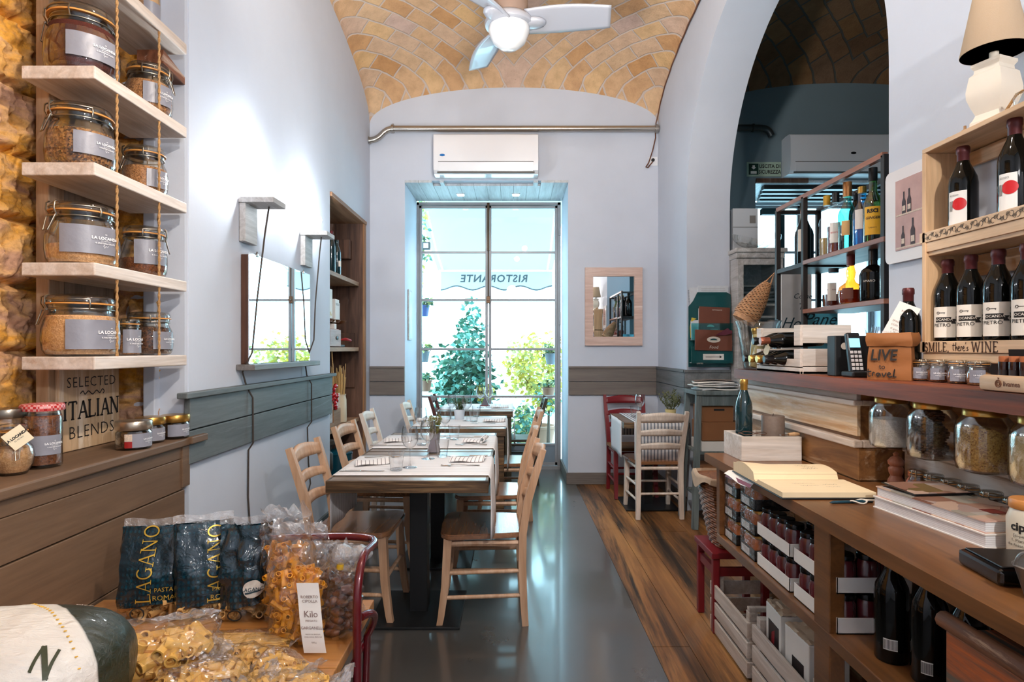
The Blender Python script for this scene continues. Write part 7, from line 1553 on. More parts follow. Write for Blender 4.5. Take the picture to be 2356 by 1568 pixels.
def menu(label, x0, x1, y, z0, z1, mat, tilt, words=(), n='menu'):
    t = thing(n, label, 'menu', ((x0 + x1) / 2, y, z0), 0, None, -.06, tilt)
    m_ = MB(); m_.box(-(x1 - x0) / 2, (x1 - x0) / 2, -.004, .004, 0, z1 - z0, .002); c = m_.build('cover', mat, t)
    if words:
        m_ = MB()
        for (s_, sz, u0, v0) in words: m_.text(s_, sz, lambda u, v: (u0 + u, -.0048, v0 + v), shear=.2)
        m_.build('lettering', M['paper'], c)
    return t
mt_ = menu('white ruled menu sheet standing behind the brown menu in the holder', 1.545, 1.80, 5.012, 1.42, 1.875, plain('ruled_sheet', srgb(206, 210, 216), .6, var=.05, vs=30), .0, ())
m_ = MB()
for k in range(9): m_.box(-.10, .10, -.0050, -.0044, .30 + k * .016, .302 + k * .016)
m_.text('Menu', .02, lambda u, v: (.02 + u, -.0052, .36 + v)); m_.build('printed_lines', MATS['grey_ink'], mt_)
mt_ = menu('spiral bound white booklet standing at the edge of the menu holder', 1.485, 1.56, 5.018, 1.42, 1.86, MATS['ruled_sheet'], -.03)
m_ = MB()
for k in range(22): m_.tube([(-.0375 + .006 * math.cos(a), .006 * math.sin(a), .22 + k * .0095) for a in (0, 1.05, 2.1, 3.14, 4.2, 5.2)], .0012, 4, closed=True)
m_.build('spiral_binding', M['black'], mt_)
mt_ = menu('brown leather menu with a small white crest in the upper pocket', 1.535, 1.79, 4.985, 1.455, 1.695, M['menu_brown'], .04, (('RISTORANTE', .014, .02, .215), ('LOCANDA', .012, .0, .055)))
m_ = MB(); m_.prism([(-.03 + .03 * math.cos(a), .075 + .018 * math.sin(a)) for a in [PI * k / 8 for k in range(9)]], -.0058, -.0044, 'y'); m_.build('crest', M['paper'], mt_)
mt_ = menu('brown menu lettered Food with an oval crest in the lower pocket', 1.495, 1.80, 4.950, 1.335, 1.505, M['menu_brown'], .02, (('Food', .035, .0, .028),))
m_ = MB(); m_.lathe([(0, 0), (.055, 0), (.055, .001), (0, .001)], 28, sy=.45, T=MX.Translation((0, -.0045, .09)) @ MX.Rotation(PI / 2, 4, 'X')); m_.build('oval_crest', M['paper'], mt_)
m_ = MB(); m_.prism([(-.03 + .03 * math.cos(a) + .03, .085 + .014 * math.sin(a)) for a in [PI * k / 8 for k in range(9)]], -.0070, -.0056, 'y'); m_.build('crest_print', M['green_acr'], mt_)
m_ = MB(); m_._add([(-.02, 0, 0), (.04, -.004, .02), (.0, 0, .06), (-.10, 0, .0)], [(0, 1, 2, 3)]); o = m_.build('red_bookmark', plain('bordeaux_card', srgb(96, 28, 48), .5), None); o.location = (1.76, 4.940, 1.46); tag(o, 'dark red card corner sticking out of the lower menu pocket', 'card'); sd = o.modifiers.new('thick', 'SOLIDIFY'); sd.thickness = .002
# tall stand with magazines and boxes
M['stand_paint'] = wood('stand_grey_green', srgb(76, 88, 90), srgb(128, 140, 140), 'z', .6, .8, .2, wear=srgb(168, 160, 150), wear_at=.66)
t = thing('tall_stand', 'tall grey green wooden stand between the corner table and the desk', 'stand', (1.585, 4.72, 0))
m_ = MB(); m_.box(-.20, .18, -.17, .17, 1.0, 1.032, .004); m_.build('top', M['stand_paint'], t)
for sx in (-1, 1):
    for sy in (-1, 1): m_ = MB(); m_.tube([(sx * .205 - .01, sy * .18, 0), (sx * .165 - .01, sy * .14, 1.0)], [.030, .028], 4); m_.build('leg', M['stand_paint'], t)
for q in (-.15, .12): m_ = MB(); m_.box(-.155, .135, q, q + .03, .92, 1.0, .003); m_.build('apron', M['stand_paint'], t)
for z in (.575, .24): m_ = MB(); m_.box(-.18, .16, -.155, .155, z - .022, z, .002); m_.build('shelf_board', M['stand_paint'], t)
for k in range(6):
    t = thing('magazine', 'magazine in the pile on the tall stand, ' + ['bottom one', 'second from the bottom', 'third from the bottom', 'third from the top', 'second from the top', 'topmost with a rolled edge'][k], 'magazine', (1.57 + R.uniform(-.02, .03), 4.71 + R.uniform(-.02, .02), 1.0325 + k * .013), R.uniform(-.25, .25), 'magazines on the tall stand')
    m_ = MB(); m_.sheet(lambda u, v: (-.15 + .30 * u, -.11 + .22 * v, .001 + .004 * math.sin(u * 5 + k)), 14, 2); o = m_.build('pages', [M['page_edge'], M['card_white']][k % 2], t, smooth=60); sd = o.modifiers.new('thick', 'SOLIDIFY'); sd.thickness = .009
    m_ = MB(); m_.sheet(lambda u, v: (-.15 + .30 * u, -.11 + .22 * v, .0105 + .004 * math.sin(u * 5 + k)), 14, 2)
    m_.build('cover', [plain('mag_teal', srgb(30, 92, 120), .3), plain('mag_grey', srgb(150, 150, 152), .3), M['food'], M['card_white'], MATS['mag_teal'], M['food']][k] if k < 4 else [MATS['mag_teal'], M['food']][k - 4], t, smooth=60)
carton('brown cardboard box with a white printed edge on the stand shelf', (1.585, 4.70, .655), .30, .26, .14, M['card_brown'])
carton('flat white box under the brown boxes on the stand shelf', (1.575, 4.70, .5755), .29, .26, .075, M['card_white'])
cb = carton('smaller brown carton with a black clip mark, topmost in the stand', (1.56, 4.70, .7955), .24, .22, .12, M['card_brown'])
m_ = MB(); m_.box(-.03, .05, -.1115, -.1105, .085, .10); m_.build('printed_mark', M['ink_black'], cb)
carton('brown carton on the low shelf of the tall stand', (1.58, 4.70, .2405), .28, .26, .22, M['card_brown'])
# ================================================================== PASTA DISPLAY at the near left: low wooden bench on red tubes
M['bench_wood'] = wood('bench_honey_wood', srgb(150, 92, 40), srgb(206, 146, 80), 'x', .4, .7, .15, coat=.3)
ZB = .50
t = thing('display_bench', 'low honey wood bench with a dark red tubular steel rail', 'bench', (0, 0, 0))
for k in range(5):
    m_ = MB(); m_.box(-1.385, -.468, .95 + k * .222, 1.168 + k * .222, ZB - .032, ZB, .003); m_.build('seat_plank', M['bench_wood'], t)
M['red_tube'] = plain('red_steel_tube', srgb(96, 16, 26), .25, .2, coat=.6)
def rail(pts, r=.0125, nm='tube_rail'): m_ = MB(); m_.tube(pts, r, 12); m_.build(nm, M['red_tube'], t, smooth=60)
X0, Y0 = -.435, 1.965
rail([(X0, 1.70, 0), (X0, 1.70, .30)] + [tuple(p) for p in bez((X0, 1.70, .62), (X0, 1.70, .70), (X0, 1.74, .745), (X0, 1.80, .745), 8)] + [tuple(p) for p in bez((X0, 1.90, .735), (X0, 1.96, .735), (X0 - .03, Y0 + .01, .735), (X0 - .10, Y0 + .02, .735), 8)] + [(-.62, 2.0, .73), (-.90, 2.0, .72)] + [tuple(p) for p in bez((-1.0, 2.0, .72), (-1.06, 2.0, .72), (-1.06, 2.04, .68), (-1.06, 2.04, .60), 6)] + [(-1.06, 2.04, 0)])
rail([tuple(p) for p in bez((X0 + .002, 1.74, .58), (X0 + .03, 1.80, .58), (X0 + .03, 1.84, .54), (X0 - .01, 1.86, .47), 10)] + [(X0 - .02, 1.87, .20), (X0 - .02, 1.88, 0)], .0115)
rail([(-1.36, 1.02, 0), (-1.36, 1.02, ZB - .033)], .0125, 'leg'); rail([(X0 - .05, 1.02, 0), (X0 - .05, 1.02, ZB - .033)], .0125, 'leg'); rail([(-1.36, 1.98, 0), (-1.36, 1.98, ZB - .033)], .0125, 'leg')
rail([(-.62, 1.72, .36), (X0, 1.70, .36)], .006, 'cross_rod'); rail([(-.46, 1.03, .44), (-.46, 1.95, .44)], .010, 'side_rod')
# ---- foil bags
def foil():
    m, N, L, b = _new('teal_foil_bag'); v = _coord(N, L, (1, 1, 1))
    vo = N.new('ShaderNodeTexVoronoi'); vo.inputs['Scale'].default_value = 75; vo.inputs['Randomness'].default_value = .0; L.new(_coord(N, L, (1, .2, .75), (0, PI / 4 * 0, 0)), vo.inputs['Vector'])
    L.new(_ramp(N, L, vo.outputs['Distance'], [(.25, srgb(5, 50, 64)), (.55, srgb(3, 30, 42))]), b.inputs['Base Color']); b.inputs['Roughness'].default_value = .18; b.inputs['Coat Weight'].default_value = .6
    b.inputs['Coat Roughness'].default_value = .06; _bump(N, L, b, _noise(N, L, _coord(N, L), 22, 3, .5, 1.2), .35, .03); return m
M['foil_bag'] = foil(); M['gold_print'] = plain('gold_print', srgb(196, 160, 60), .35, .4)
M['film'] = thin('cellophane_film', (.985, .985, .985, 1), .07, .14, .35, 22); M['film_seal'] = thin('film_seal', (.94, .94, .95, 1), .16, .2, .5, 60, .16)
M['pasta'] = plain('dry_pasta', srgb(228, 178, 92), .45, var=.10, vs=30); M['egg_pasta'] = plain('egg_pasta', srgb(226, 150, 28), .45, var=.12, vs=30); M['bread'] = plain('dark_taralli', srgb(110, 60, 30), .5, var=.35, vs=40)
def pasta_tube(m_, c, d, l, r, ridge=True, seg=10):
    d = V(d).normalized(); b = d.cross(V((.3, .2, 1))).normalized(); u = b.cross(d); vs, fs = [], []
    for i, (s, k) in enumerate(((-.5, 1), (.5, 1), (.5, .72), (-.5, .72))):
        for q in range(seg):
            a = 2 * PI * q / seg; e = (1 + (.05 if q % 2 else 0)) * k; vs.append(V(c) + d * l * s + (b * math.cos(a) + u * math.sin(a)) * r * e + d * r * .0)
    for i in range(4):
        for q in range(seg): fs.append((i * seg + q, i * seg + (q + 1) % seg, ((i + 1) % 4) * seg + (q + 1) % seg, ((i + 1) % 4) * seg + q))
    m_._add(vs, fs)
def pillow(w, d, h, top, sq=.5, seedk=0.0, lean=0.0, amp=.006):
    """standing bag: full at the foot, pinched flat to a seam at the top"""
    def fn(u, v):
        a = 2 * PI * u; f = 1 - max(0, (v - .45) / .55) ** 1.3 * (1 - top); ww = 1 + max(0, v - .6) * .06
        m0 = 1 / max(abs(math.cos(a)), abs(math.sin(a))); q = 1 + sq * (m0 - 1); ft = min(1, .82 + v * 2.2)
        n = amp * NZ.noise(V((math.cos(a) * 2.5 + seedk, math.sin(a) * 2.5, v * 6)))
        return (w * q * math.cos(a) * ww * ft + n, d * f * q * math.sin(a) * ft + n * 1.5 + lean * v * v * h, h * v + n * .6)
    return fn
def lagano(label, loc, rz, w, h, text=True, seedk=0, tiltx=0.0, badge=False, crumple=False):
    t = thing('pasta_bag', label, 'pasta bag', loc, rz, 'dark teal pasta bags on the bench', tiltx)
    fn = pillow(w, .055, h, .06, .55, seedk, .0, .0045 if not crumple else .012); cut = .17
    m_ = MB(); m_.sheet(lambda u, v: fn(u, cut + (.955 - cut) * v + (.035 * math.sin(u * 2 * PI + 1.2) * (1 - v))), 64, 36); bo = m_.build('printed_film', M['foil_bag'], t, smooth=60)
    m_ = MB(); m_.sheet(lambda u, v: fn(u, .0 + (cut + .04) * v), 48, 8); m_.build('clear_film', M['film'], t, smooth=60)
    m_ = MB(); m_.sheet(lambda u, v: (fn(.0, 1)[0] * (1 - 2 * u) * 1.0, .002 * math.sin(u * 30), h * (.95 + .085 * v + .01 * math.sin(u * 9))), 30, 4); m_.build('film_seam', M['film_seal'], t, smooth=60)
    m_ = MB(); rr = random.Random(seedk * 10 + 3)
    for i in range(44):
        c = (rr.uniform(-.8, .8) * w, rr.uniform(-.8, .8) * .045, .012 + rr.uniform(0, cut * h)); pasta_tube(m_, c, (rr.gauss(0, 1), rr.gauss(0, .6), rr.gauss(0, .5)), .042, .0105)
    pa = m_.build('rigatoni', plain('lagano_pasta', srgb(196, 152, 92), .5, var=.1, vs=30) if 'lagano_pasta' not in MATS else MATS['lagano_pasta'], t, smooth=40); pa['kind'] = 'stuff'
    def face(u, v, o=.004):                            # the front of the bag, x along its width
        x = max(-.98, min(.98, u / w)); z = max(0, min(1, v / h)); uu = (1.5 * PI + math.asin(x) * .72) / (2 * PI); p = V(fn(uu, z)); return (u, p.y - o, v)
    m_ = MB()
    if text:
        serif_text(m_, 'LAGANO', .0435, lambda u, v: face(text[0] - v, .172 + u + text[1]), .10, .30, .10)
        m_.text('PASTA', .018, lambda u, v: face(w * .62 + u, .095 + v)); m_.text('ROMA', .022, lambda u, v: face(w * .62 + u, .070 + v))
    if badge:
        m_.sheet(lambda u, v: face(w * .55 + .030 * v * math.cos(2 * PI * u), .105 + .026 * v * math.sin(2 * PI * u), .007), 28, 4)
    if text or badge: m_.build('gold_lettering' if text else 'oval_badge', M['gold_print'] if text else M['paper'], bo)
    if badge: m_ = MB(); m_.text('LAGANO', .0155, lambda u, v: face(w * .55 + u, .103 + v, .0085), bold=.0002); ribbon(m_, [(-.022, -.010), (.022, -.004)], .005, lambda u, v: face(w * .55 + u, .103 + v, .0085)); m_.build('badge_lettering', MATS['petrol_ink'], bo)
    m_ = MB(); m_.text('Artigianale', .011, lambda u, v: face(w * .35 + u, .040 + v, .006)); m_.tube([V(face(-.015 + .020 * math.cos(k * .5), .026 + .018 * math.sin(k * .5), .006)) for k in range(13)], .0022, 4, closed=True); m_.build('black_print', M['ink_black'], bo)
    return t
lagano('dark teal pasta bag with gold LAGANO lettering nearest the planked panel', (-1.148, 1.925, ZB), .10, .094, .295, (.0, .0), 1.0, -.10)
lagano('dark teal pasta bag turned aside in the middle of its row', (-.985, 1.935, ZB), .42, .084, .310, (.035, .0), 2.3, -.04)
lagano('dark teal crumpled pasta bag with an oval badge beside the yellow pasta', (-.850, 1.935, ZB), .12, .070, .305, None, 4.1, .0, True, True)
# ---- clear bags
def clear_bag(label, loc, rz, w, d, h, fill, n, pr, pl, level, seedk, name='pasta_bag', lean=0, tiltx=0, filmtop=.03, upright=.6, group=None, tie=False):
    t = thing(name, label, 'pasta bag' if fill != 'bread' else 'bag', loc, rz, group, tiltx)
    fn = pillow(w, d, h, filmtop, .35, seedk, lean, .012)
    m_ = MB(); m_.sheet(lambda u, v: tuple(V(fn(u, v)) + V((NZ.noise(V((u * 23, v * 13, seedk))), NZ.noise(V((u * 23, v * 13, seedk + 4))), 0)) * .010 * (.3 + v)), 34, 20); m_.build('clear_film', M['film'], t)
    m_ = MB(); m_.sheet(lambda u, v: (w * (.95 - 1.9 * u) + .01 * math.sin(v * 5), lean * h + .010 * math.sin(u * 14 + seedk) * v, h * (.985 + .13 * v * (1 + .5 * NZ.noise(V((u * 6, seedk, 0))))) + .02 * NZ.noise(V((u * 9, v * 3, seedk)))), 22, 5); m_.build('film_seam', M['film_seal'], t)
    m_ = MB(); rr = random.Random(int(seedk * 7))
    for i in range(n):
        a = rr.uniform(0, 2 * PI); q = math.sqrt(rr.uniform(0, .8)); z = rr.uniform(.03, level) * h; dr = (rr.gauss(0, 1), rr.gauss(0, 1), rr.gauss(0, upright * 2))
        c = (q * w * .86 * math.cos(a), q * d * .80 * math.sin(a) * (1 - max(0, (z / h - .45) / .55) * .6) + lean * (z / h) ** 2 * h, max(pl * .45 if abs(dr[2]) > 1 else pr * 1.3, z))
        if fill == 'bread': m_.blob(c, pr * rr.uniform(.8, 1.2), 2, .3, 2, (1.3, .8, .8), i)
        else: pasta_tube(m_, c, dr, pl, pr)
    fo = m_.build({'pasta': 'rigatoni', 'egg_pasta': 'garganelli', 'bread': 'taralli'}[fill], M[fill], t, smooth=40); fo['kind'] = 'stuff'; return t
gb = clear_bag('tall clear bag of yellow garganelli with a long white printed label', (-.628, 1.775, ZB), .0, .082, .062, .310, 'egg_pasta', 340, .0075, .048, .62, 2.0, upright=1.0)
m_ = MB(); m_.sheet(lambda u, v: (.022 + .062 * u + .030 * (1 - v) * 1.0 + .0, -.078 - .020 * (1 - v) - .004 * math.sin(v * 5), .008 + .185 * v), 6, 14); wl_ = m_.build('paper_label', M['card_white'], gb, smooth=60)
m_ = MB(); lf = lambda u, v: (.055 + u + .030 * (1 - v) , -.0805 - .020 * (1 - v) - .004 * math.sin(v * 5), .008 + .185 * v)
for (s_, sz, v0) in (('ROBERTO', .011, .80), ('CIPOLLA', .011, .74), ('Kilo', .024, .56), ('PREGIATO', .007, .47), ('GARGANELLI', .0105, .37), ('PASTA DI SEMOLA', .005, .28), ('CON UOVA FRESCHE', .005, .24), ('500 g', .006, .16)): m_.text(s_, sz, lambda u, v: lf(u, v0 + v / .185))
m_.build('lettering', plain('taupe_ink', srgb(120, 96, 92), .7), wl_)
clear_bag('clear bag of yellow pasta leaning behind the garganelli bag', (-.715, 1.92, ZB), .2, .072, .045, .315, 'egg_pasta', 120, .0085, .045, .72, 5.0)
tb1 = clear_bag('clear tied bag of dark brown taralli at the red rail', (-.505, 1.815, ZB), -.2, .050, .055, .20, 'bread', 42, .016, .02, .75, 7.0, 'snack_bag')
for (dx, dy, s_) in ((-.012, .0, 1), (.035, .02, .9)):
    m_ = MB(); m_.tube([(dx, dy, .19), (dx + .002, dy, .205)], .011, 8); m_.build('yellow_tie', plain('yellow_tie', srgb(226, 176, 30), .4) if 'yellow_tie' not in MATS else MATS['yellow_tie'], tb1, smooth=50)
    m_ = MB(); m_.sheet(lambda u, v: (dx + (.010 + .028 * math.sin(PI * v)) * math.cos(2 * PI * u) + .012 * math.sin(v * 3), dy + (.010 + .02 * math.sin(PI * v)) * math.sin(2 * PI * u), .205 + .062 * v * s_), 10, 6); m_.build('film_tail', M['film_seal'], tb1)
clear_bag('clear bag of dark brown taralli behind the garganelli label', (-.560, 1.90, ZB), .3, .055, .05, .22, 'bread', 40, .017, .02, .7, 9.0, 'snack_bag')
clear_bag('clear bag of big pale rigatoni lying beside the flour sack', (-.935, 1.60, ZB), .35, .150, .085, .13, 'pasta', 95, .0155, .058, .62, 3.0, upright=.4)
def flat_bag(label, loc, rz, w, l, h, fill, n, pr, pl, seedk, group=None):
    t = thing('pasta_bag', label, 'pasta bag', loc, rz, group); rr = random.Random(int(seedk * 5))
    env = lambda x, y: max(.004, h * (max(0, 1 - (x / w) ** 2) ** .6) * (max(0, 1 - (y / l) ** 4) ** .7))
    def fn(u, v):
        x, y = (2 * u - 1) * w, (2 * v - 1) * l; z = env(x, y) * (1 + .18 * NZ.noise(V((x * 22 + seedk, y * 22, 1)))); return (x + .006 * NZ.noise(V((x * 20, y * 20, seedk))), y, z + .006 + .010 * abs(NZ.noise(V((x * 40, y * 40, seedk)))))
    m_ = MB(); m_.sheet(fn, 26, 26); m_.build('clear_film', M['film'], t)
    for s_ in (-1, 1):
        m_ = MB(); m_.sheet(lambda u, v: ((2 * u - 1) * w * (.95 - .2 * v), s_ * (l + .06 * v), .012 + .035 * v + .012 * math.sin(u * 12 + seedk) * v + .015 * NZ.noise(V((u * 9, v * 4, seedk + s_)))), 18, 5); m_.build('film_seam', M['film_seal'], t)
    m_ = MB()
    for i in range(n):
        x, y = rr.uniform(-.85, .85) * w, rr.uniform(-.88, .88) * l; zz = rr.uniform(0, max(0, env(x, y) - 2.2 * pr)) + pr
        if fill == 'long': dr = (rr.gauss(0, .04), 1, rr.gauss(0, .01)); y = rr.uniform(-.15, .15) * l
        else: dr = (rr.gauss(0, 1), rr.gauss(0, 1), rr.gauss(0, .25))
        pasta_tube(m_, (x, y, zz), dr, pl, pr, seg=6 if fill == 'long' else 10)
    fo = m_.build('pasta_strands' if fill == 'long' else 'pasta_shapes', M['pasta'], t, smooth=40); fo['kind'] = 'stuff'; return t
flat_bag('flat clear bag of long pale pasta lying in front of the teal bags', (-.785, 1.735, ZB), PI / 2 + .08, .058, .15, .030, 'long', 150, .0026, .27, 2.0)
flat_bag('crinkled clear bag of pasta lying on the bench before the garganelli', (-.665, 1.600, ZB), PI / 2 - .35, .065, .12, .055, 'short', 70, .0085, .05, 6.0)
flat_bag('big crinkled clear bag of yellow pasta nearest the camera at the lower edge', (-.760, 1.470, ZB), PI / 2 + .5, .09, .12, .075, 'short', 110, .0095, .05, 8.0)
flat_bag('crinkled clear bag of pasta at the bench corner by the red rail', (-.555, 1.490, ZB), PI / 2 + .1, .06, .10, .045, 'short', 70, .008, .045, 11.0)
# ---- flour sack
t = thing('flour_sack', 'large white flour sack with a dark green printed end lying on the bench', 'sack', (-1.105, 1.335, ZB), .16)
def sack(u, v):                                        # u along the bag, v round it
    a = 2 * PI * v; x = -.36 + .60 * u; e = max(0, 1 - abs(2 * u - 1) ** 3.2) ** .5
    q = 1 + .05 * NZ.noise(V((u * 5, math.cos(a) * 2, math.sin(a) * 2))) + .02 * NZ.noise(V((u * 16, math.cos(a) * 6, math.sin(a) * 6)))
    return (x, .205 * math.cos(a) * e * q, .130 + .130 * math.sin(a) * (.25 + .75 * e) * q + .03 * max(0, -(x)) * math.sin(a))
def sackmat():
    m, N, L, b = _new('flour_sack_print'); v = _coord(N, L); sp = N.new('ShaderNodeSeparateXYZ'); L.new(v, sp.inputs[0])
    w1 = N.new('ShaderNodeMath'); w1.operation = 'MULTIPLY_ADD'; w1.inputs[1].default_value = .95; L.new(sp.outputs[1], w1.inputs[0]); L.new(sp.outputs[0], w1.inputs[2])
    n = _noise(N, L, v, 5, 3); w2 = N.new('ShaderNodeMath'); w2.operation = 'MULTIPLY_ADD'; w2.inputs[1].default_value = .05; L.new(n, w2.inputs[0]); L.new(w1.outputs[0], w2.inputs[2])
    c = _ramp(N, L, w2.outputs[0], [(.155, srgb(232, 226, 216)), (.160, srgb(38, 44, 28))])
    L.new(c, b.inputs['Base Color']); b.inputs['Roughness'].default_value = .35; b.inputs['Coat Weight'].default_value = .15; _bump(N, L, b, _noise(N, L, _coord(N, L, (1, 3, 3)), 14, 5, .6, 1), .5, .02); return m
m_ = MB(); m_.sheet(sack, 56, 56); bo = m_.build('sack_body', sackmat(), t, smooth=60)
def on_sack(x, y, o=.003):                             # lifts a print onto the upper side of the sack
    u = (x + .36) / .60; e = max(1e-3, max(0, 1 - abs(2 * u - 1) ** 3.2) ** .5); c = max(-.97, min(.97, y / (.205 * e))); p = V(sack(u, math.acos(c) / (2 * PI))); return (x, y, p.z + o)
m_ = MB()
for k in range(30):
    yy = -.17 + k * .012; xx = .105 - .95 * yy - .018
    if -.3 < xx < .22: m_.blob(on_sack(xx, yy, .001), .0038, 1, 0, 1, (1, 1, .3))
m_.build('yellow_dots', plain('yellow_dot', srgb(220, 170, 50), .5), bo)
m_ = MB(); serif_text(m_, 'N', .05, lambda u, v: on_sack(.135 + u, -.125 + v, .005), .2, 0); m_.build('green_letter', plain('sack_green', srgb(52, 58, 34), .5), bo)
m_ = MB(); m_.text('PRODOTTO', .016, lambda u, v: on_sack(-.10 + u, .0 + v)); m_.build('green_print', MATS['sack_green'], bo)
m_ = MB(); m_.text('extra', .022, lambda u, v: on_sack(.10 + u * .8, .10 + v), shear=.2); m_.build('pale_print_letters', M['paper'], bo)
# ================================================================== OUTSIDE the windows: paving, awning, plants
b = MB(); b.box(-9, 12, 6.9, 16, -.14, -.04); struct(b.build('pavement', plain('pale_paving', srgb(176, 178, 176), .8, var=.08, vs=3)))
M['leaf_dark'] = plain('leaf_dark_green', srgb(62, 110, 84), .5, var=.45, vs=14); M['leaf_teal'] = plain('leaf_teal', srgb(96, 160, 146), .5, var=.35, vs=14); M['leaf_yellow'] = plain('leaf_yellow_green', srgb(222, 204, 96), .5, var=.35, vs=12); M['leaf_pale'] = plain('leaf_pale', srgb(190, 196, 130), .5, var=.35, vs=12); M['bark'] = plain('bark', srgb(92, 76, 62), .8, var=.2, vs=20)
def bush(name, label, loc, sx, sy, sz, n, leaf, mats, pot=None, trunk=0.0, group=None, seed=1, cat='shrub', holes=.0):
    t = thing(name, label, cat, loc, 0, group); rr = random.Random(seed)
    ms = [MB() for _ in mats]
    for i in range(n):
        a = rr.uniform(0, 2 * PI); ph = math.acos(rr.uniform(-1, 1)); q = rr.uniform(.45, 1.0)
        d = V((math.sin(ph) * math.cos(a), math.sin(ph) * math.sin(a), math.cos(ph))); k = q * (1 + .3 * NZ.noise(d * 2.2 + V((seed, 0, 0))))
        p = V((d.x * sx * k, d.y * sy * k, trunk + sz + d.z * sz * k)); f = V((rr.gauss(0, 1), rr.gauss(0, 1), rr.gauss(0, .6))).normalized(); w = f.cross(V((rr.gauss(0, 1), rr.gauss(0, 1), rr.gauss(0, 1)))).normalized() * leaf * .32
        up = V((0, 0, -.12 * leaf)); ms[i % len(ms)]._add([p, p + f * leaf * .5 + w, p + f * leaf + up, p + f * leaf * .5 - w], [(0, 1, 2, 3)])
    for m_, mm in zip(ms, mats): m_.build('foliage', mm, t, fix=False)
    m_ = MB(); m_.tube([(0, 0, .0 if not pot else pot[1] * .7), (.01, .01, trunk + sz * .5)], [.028, .012], 8)
    for k in range(5): a = k * 1.3; m_.tube([(0, 0, trunk + sz * .25), (math.cos(a) * sx * .5, math.sin(a) * sy * .5, trunk + sz * (.8 + .2 * (k % 3)))], [.012, .005], 6)
    m_.build('stem', M['bark'], t)
    if pot:
        r, h, mm = pot; m_ = MB(); m_.lathe([(r * .72, 0), (r, h * .9), (r * 1.06, h * .9), (r * 1.06, h), (r * .94, h), (r * .9, h * .85), (0, h * .82)], 24); m_.build('pot', mm, t, smooth=50)
    return t
terr = plain('terracotta', srgb(150, 110, 86), .7, var=.1); gp = plain('grey_planter', srgb(120, 130, 136), .6); bp = plain('blue_pot', srgb(70, 92, 150), .5)
bush('shrub', 'big dark glossy shrub outside the window behind the wall side chairs', (-.62, 7.75, -.04), .42, .35, .62, 1500, .10, [M['leaf_dark'], M['leaf_teal'], M['leaf_dark']], (.24, .38, gp), .28, seed=3)
bush('shrub', 'tall slender shoot of the shrubbery rising outside the window', (-.55, 8.05, -.04), .20, .2, .55, 380, .09, [M['leaf_teal'], M['leaf_dark']], (.16, .3, gp), .95, seed=8)
bush('shrub', 'large yellow green shrub outside the aisle half of the window', (.36, 8.35, -.04), .52, .40, .50, 1500, .085, [M['leaf_yellow'], M['leaf_pale'], M['leaf_yellow']], (.24, .34, terr), .60, seed=5)
bush('shrub', 'low teal green plant outside under the yellow green shrub', (.14, 7.60, -.04), .16, .14, .34, 380, .085, [M['leaf_teal'], M['leaf_pale']], (.12, .16, gp), .05, seed=12)
bush('shrub', 'small tree like plant outside near the window edge by the wall panel', (.46, 7.70, -.04), .17, .14, .22, 260, .08, [M['leaf_yellow'], M['leaf_teal']], (.13, .14, gp), .55, seed=15)
bush('shrub', 'round golden bush outside beside the centre bar of the window', (-.34, 7.62, -.04), .12, .12, .12, 380, .05, [M['leaf_yellow']], (.10, .62, gp), .72, seed=21)
hp = [(960, 690, .0, 'hanging blue pot of trailing plant at the upper wall side of the window', bp), (960, 795, .0, 'hanging blue grey pot of plant lower on the wall side of the window', gp), (965, 862, .1, 'hanging terracotta pot half behind the dark shrub', terr), (1274, 800, .0, 'hanging grey pot at the aisle edge of the window', gp), (1268, 878, .1, 'hanging terracotta pot at the aisle edge of the window under the grey one', terr)]
for i, (px, py, dd, lab, pm) in enumerate(hp):
    p = at(px + (14 if px < 1100 else -6), py + 26, 7.15); t = bush('hanging_plant', lab, (p.x, p.y, p.z - .06), .10, .09, .05, 110, .06, [M['leaf_pale'], M['leaf_dark']], (.075, .13, pm), .12, 'hanging pots outside the window', 30 + i, 'potted plant')
    m_ = MB(); m_.tube([(-.02 if px < 1100 else .02, 0, .12), (-.10 if px < 1100 else .10, .0, .3), (-.185 if px < 1100 else .195, .0, .42)], .004, 5); m_.build('hanger', M['wire'], t)
p = at(975, 520, 7.3); bush('climber', 'climbing plant with yellow leaves on the wall side upper edge of the window', (p.x - .04, p.y, p.z - .75), .10, .08, .80, 300, .07, [M['leaf_yellow'], M['leaf_pale'], M['leaf_teal']], None, 0, seed=44, cat='climber')
p = at(981, 566, 7.2); t = thing('outdoor_lantern', 'small dark square lantern outside at the upper window edge', 'lantern', tuple(p))
m_ = MB(); m_.box(-.045, .045, -.04, .04, -.045, .045, .005); m_.build('housing', plain('lantern_dark', srgb(70, 66, 64), .5), t)
m_ = MB(); m_.box(-.030, .030, -.042, -.040, -.030, .030); m_.build('lens', M['card_white'], t)
for x, lab in ((-1.23, 'thin grey pole outside holding the hanging pots on the wall side of the window'), (.625, 'thin grey pole outside holding the hanging pots at the aisle edge of the window')):
    m_ = MB(); m_.tube([(x, 7.15, -.04), (x, 7.15, 3.2)], .014, 8); tag(m_.build('plant_pole', M['frame'], None), lab, 'pole')
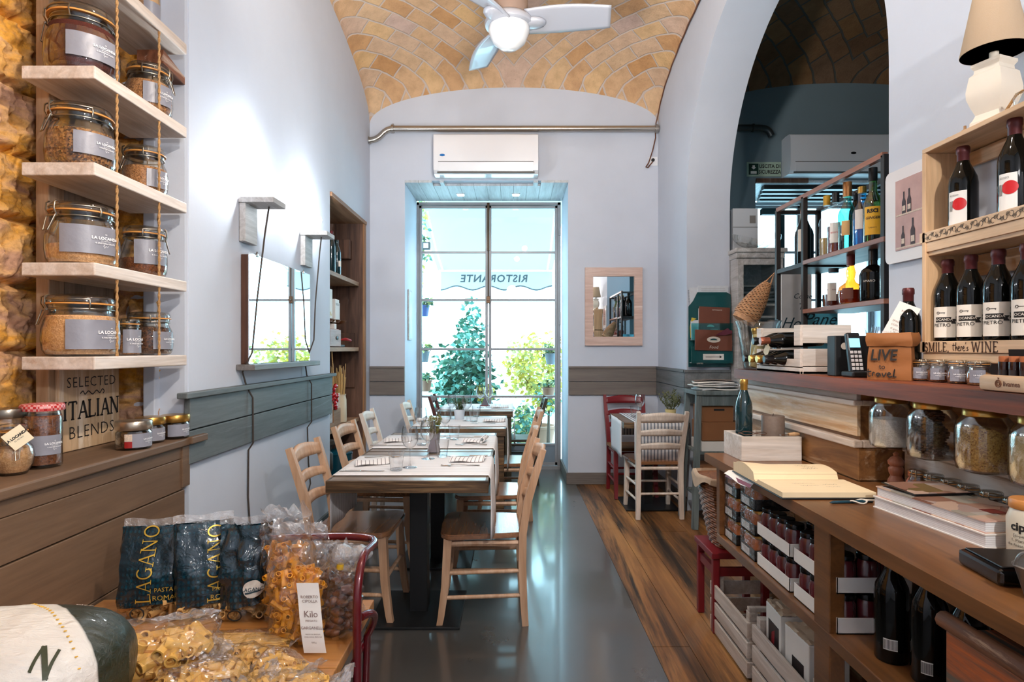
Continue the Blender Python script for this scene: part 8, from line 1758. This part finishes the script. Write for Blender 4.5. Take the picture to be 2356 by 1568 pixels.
# awning with its valance, read from behind
def awmat():
    m = bpy.data.materials.new('awning_canvas'); m.use_nodes = True; MATS['awning_canvas'] = m; N, L = m.node_tree.nodes, m.node_tree.links; N.remove(N['Principled BSDF'])
    d = N.new('ShaderNodeBsdfDiffuse'); d.inputs[0].default_value = srgb(146, 146, 146); t_ = N.new('ShaderNodeBsdfTranslucent'); t_.inputs[0].default_value = srgb(140, 140, 140); x = N.new('ShaderNodeMixShader'); x.inputs[0].default_value = .4
    L.new(d.outputs[0], x.inputs[1]); L.new(t_.outputs[0], x.inputs[2]); L.new(x.outputs[0], N['Material Output'].inputs['Surface']); return m
M['canvas'] = awmat()
ya, yb = 7.30, 9.0; xa, xb = -1.10, .60
t = thing('awning', 'pale canvas awning outside the window lettered RISTORANTE on its wavy valance', 'awning', (0, 0, 0))
za, zb = at(0, 430, ya).z, at(0, 622, yb).z
m_ = MB(); m_.sheet(lambda u, v: (xa + (xb - xa) * u + (-.10 + .1 * v if u < .5 else .08 - .08 * v), ya + (yb - ya) * v, za + (zb - za) * v - .03 * math.sin(PI * v)), 20, 12); m_.build('canopy', M['canvas'], t, smooth=60)
m_ = MB(); m_.sheet(lambda u, v: (xa + .04 + (xb - xa - .04) * u, yb, zb - (.26 + .03 * math.cos(u * 2 * PI * 3.5)) * v), 60, 4); va = m_.build('valance', M['canvas'], t, smooth=60)
m_ = MB(); ribbon(m_, [(k / 60, 0) for k in range(61)], .06, lambda u, v: (xa + .04 + (xb - xa - .04) * u, yb - .004, zb - (.26 + .03 * math.cos(u * 2 * PI * 3.5)) + v * .35)); m_.build('hem', plain('awning_hem', srgb(66, 72, 76), .7), va)
m_ = MB(); m_.text('RISTORANTE', .155, lambda u, v: (-.27 - u, yb - .005, zb - .125 + v), shear=-.12, bold=.004, spacing=1.12); m_.build('lettering', plain('awning_letters', srgb(52, 58, 62), .7), va)
m_ = MB(); m_.tube([(xa + .02, yb - .01, zb), (xb, yb - .01, zb)], .02, 10); m_.build('front_bar', M['white_gloss'], t, smooth=60)
for x in (xa + .08, xb - .08): m_ = MB(); m_.tube([(x, ya, za - .3), (x, (ya + yb) / 2, (za + zb) / 2 - .22), (x, yb - .03, zb - .01)], .014, 8); m_.build('arm', M['white_gloss'], t, smooth=60)
t = thing('wall_frame_edge', 'thin white framed print on the window niche side', 'picture', (-1.069, 6.30, 1.70))
m_ = MB(); m_.box(.0, .014, -.10, .10, -.26, .26, .003); m_.build('frame', M['weathered'], t)
m_ = MB(); m_.box(.014, .0155, -.085, .085, -.24, .24); m_.build('print', plain('blue_print', srgb(170, 196, 206), .5, var=.2, vs=9), t)
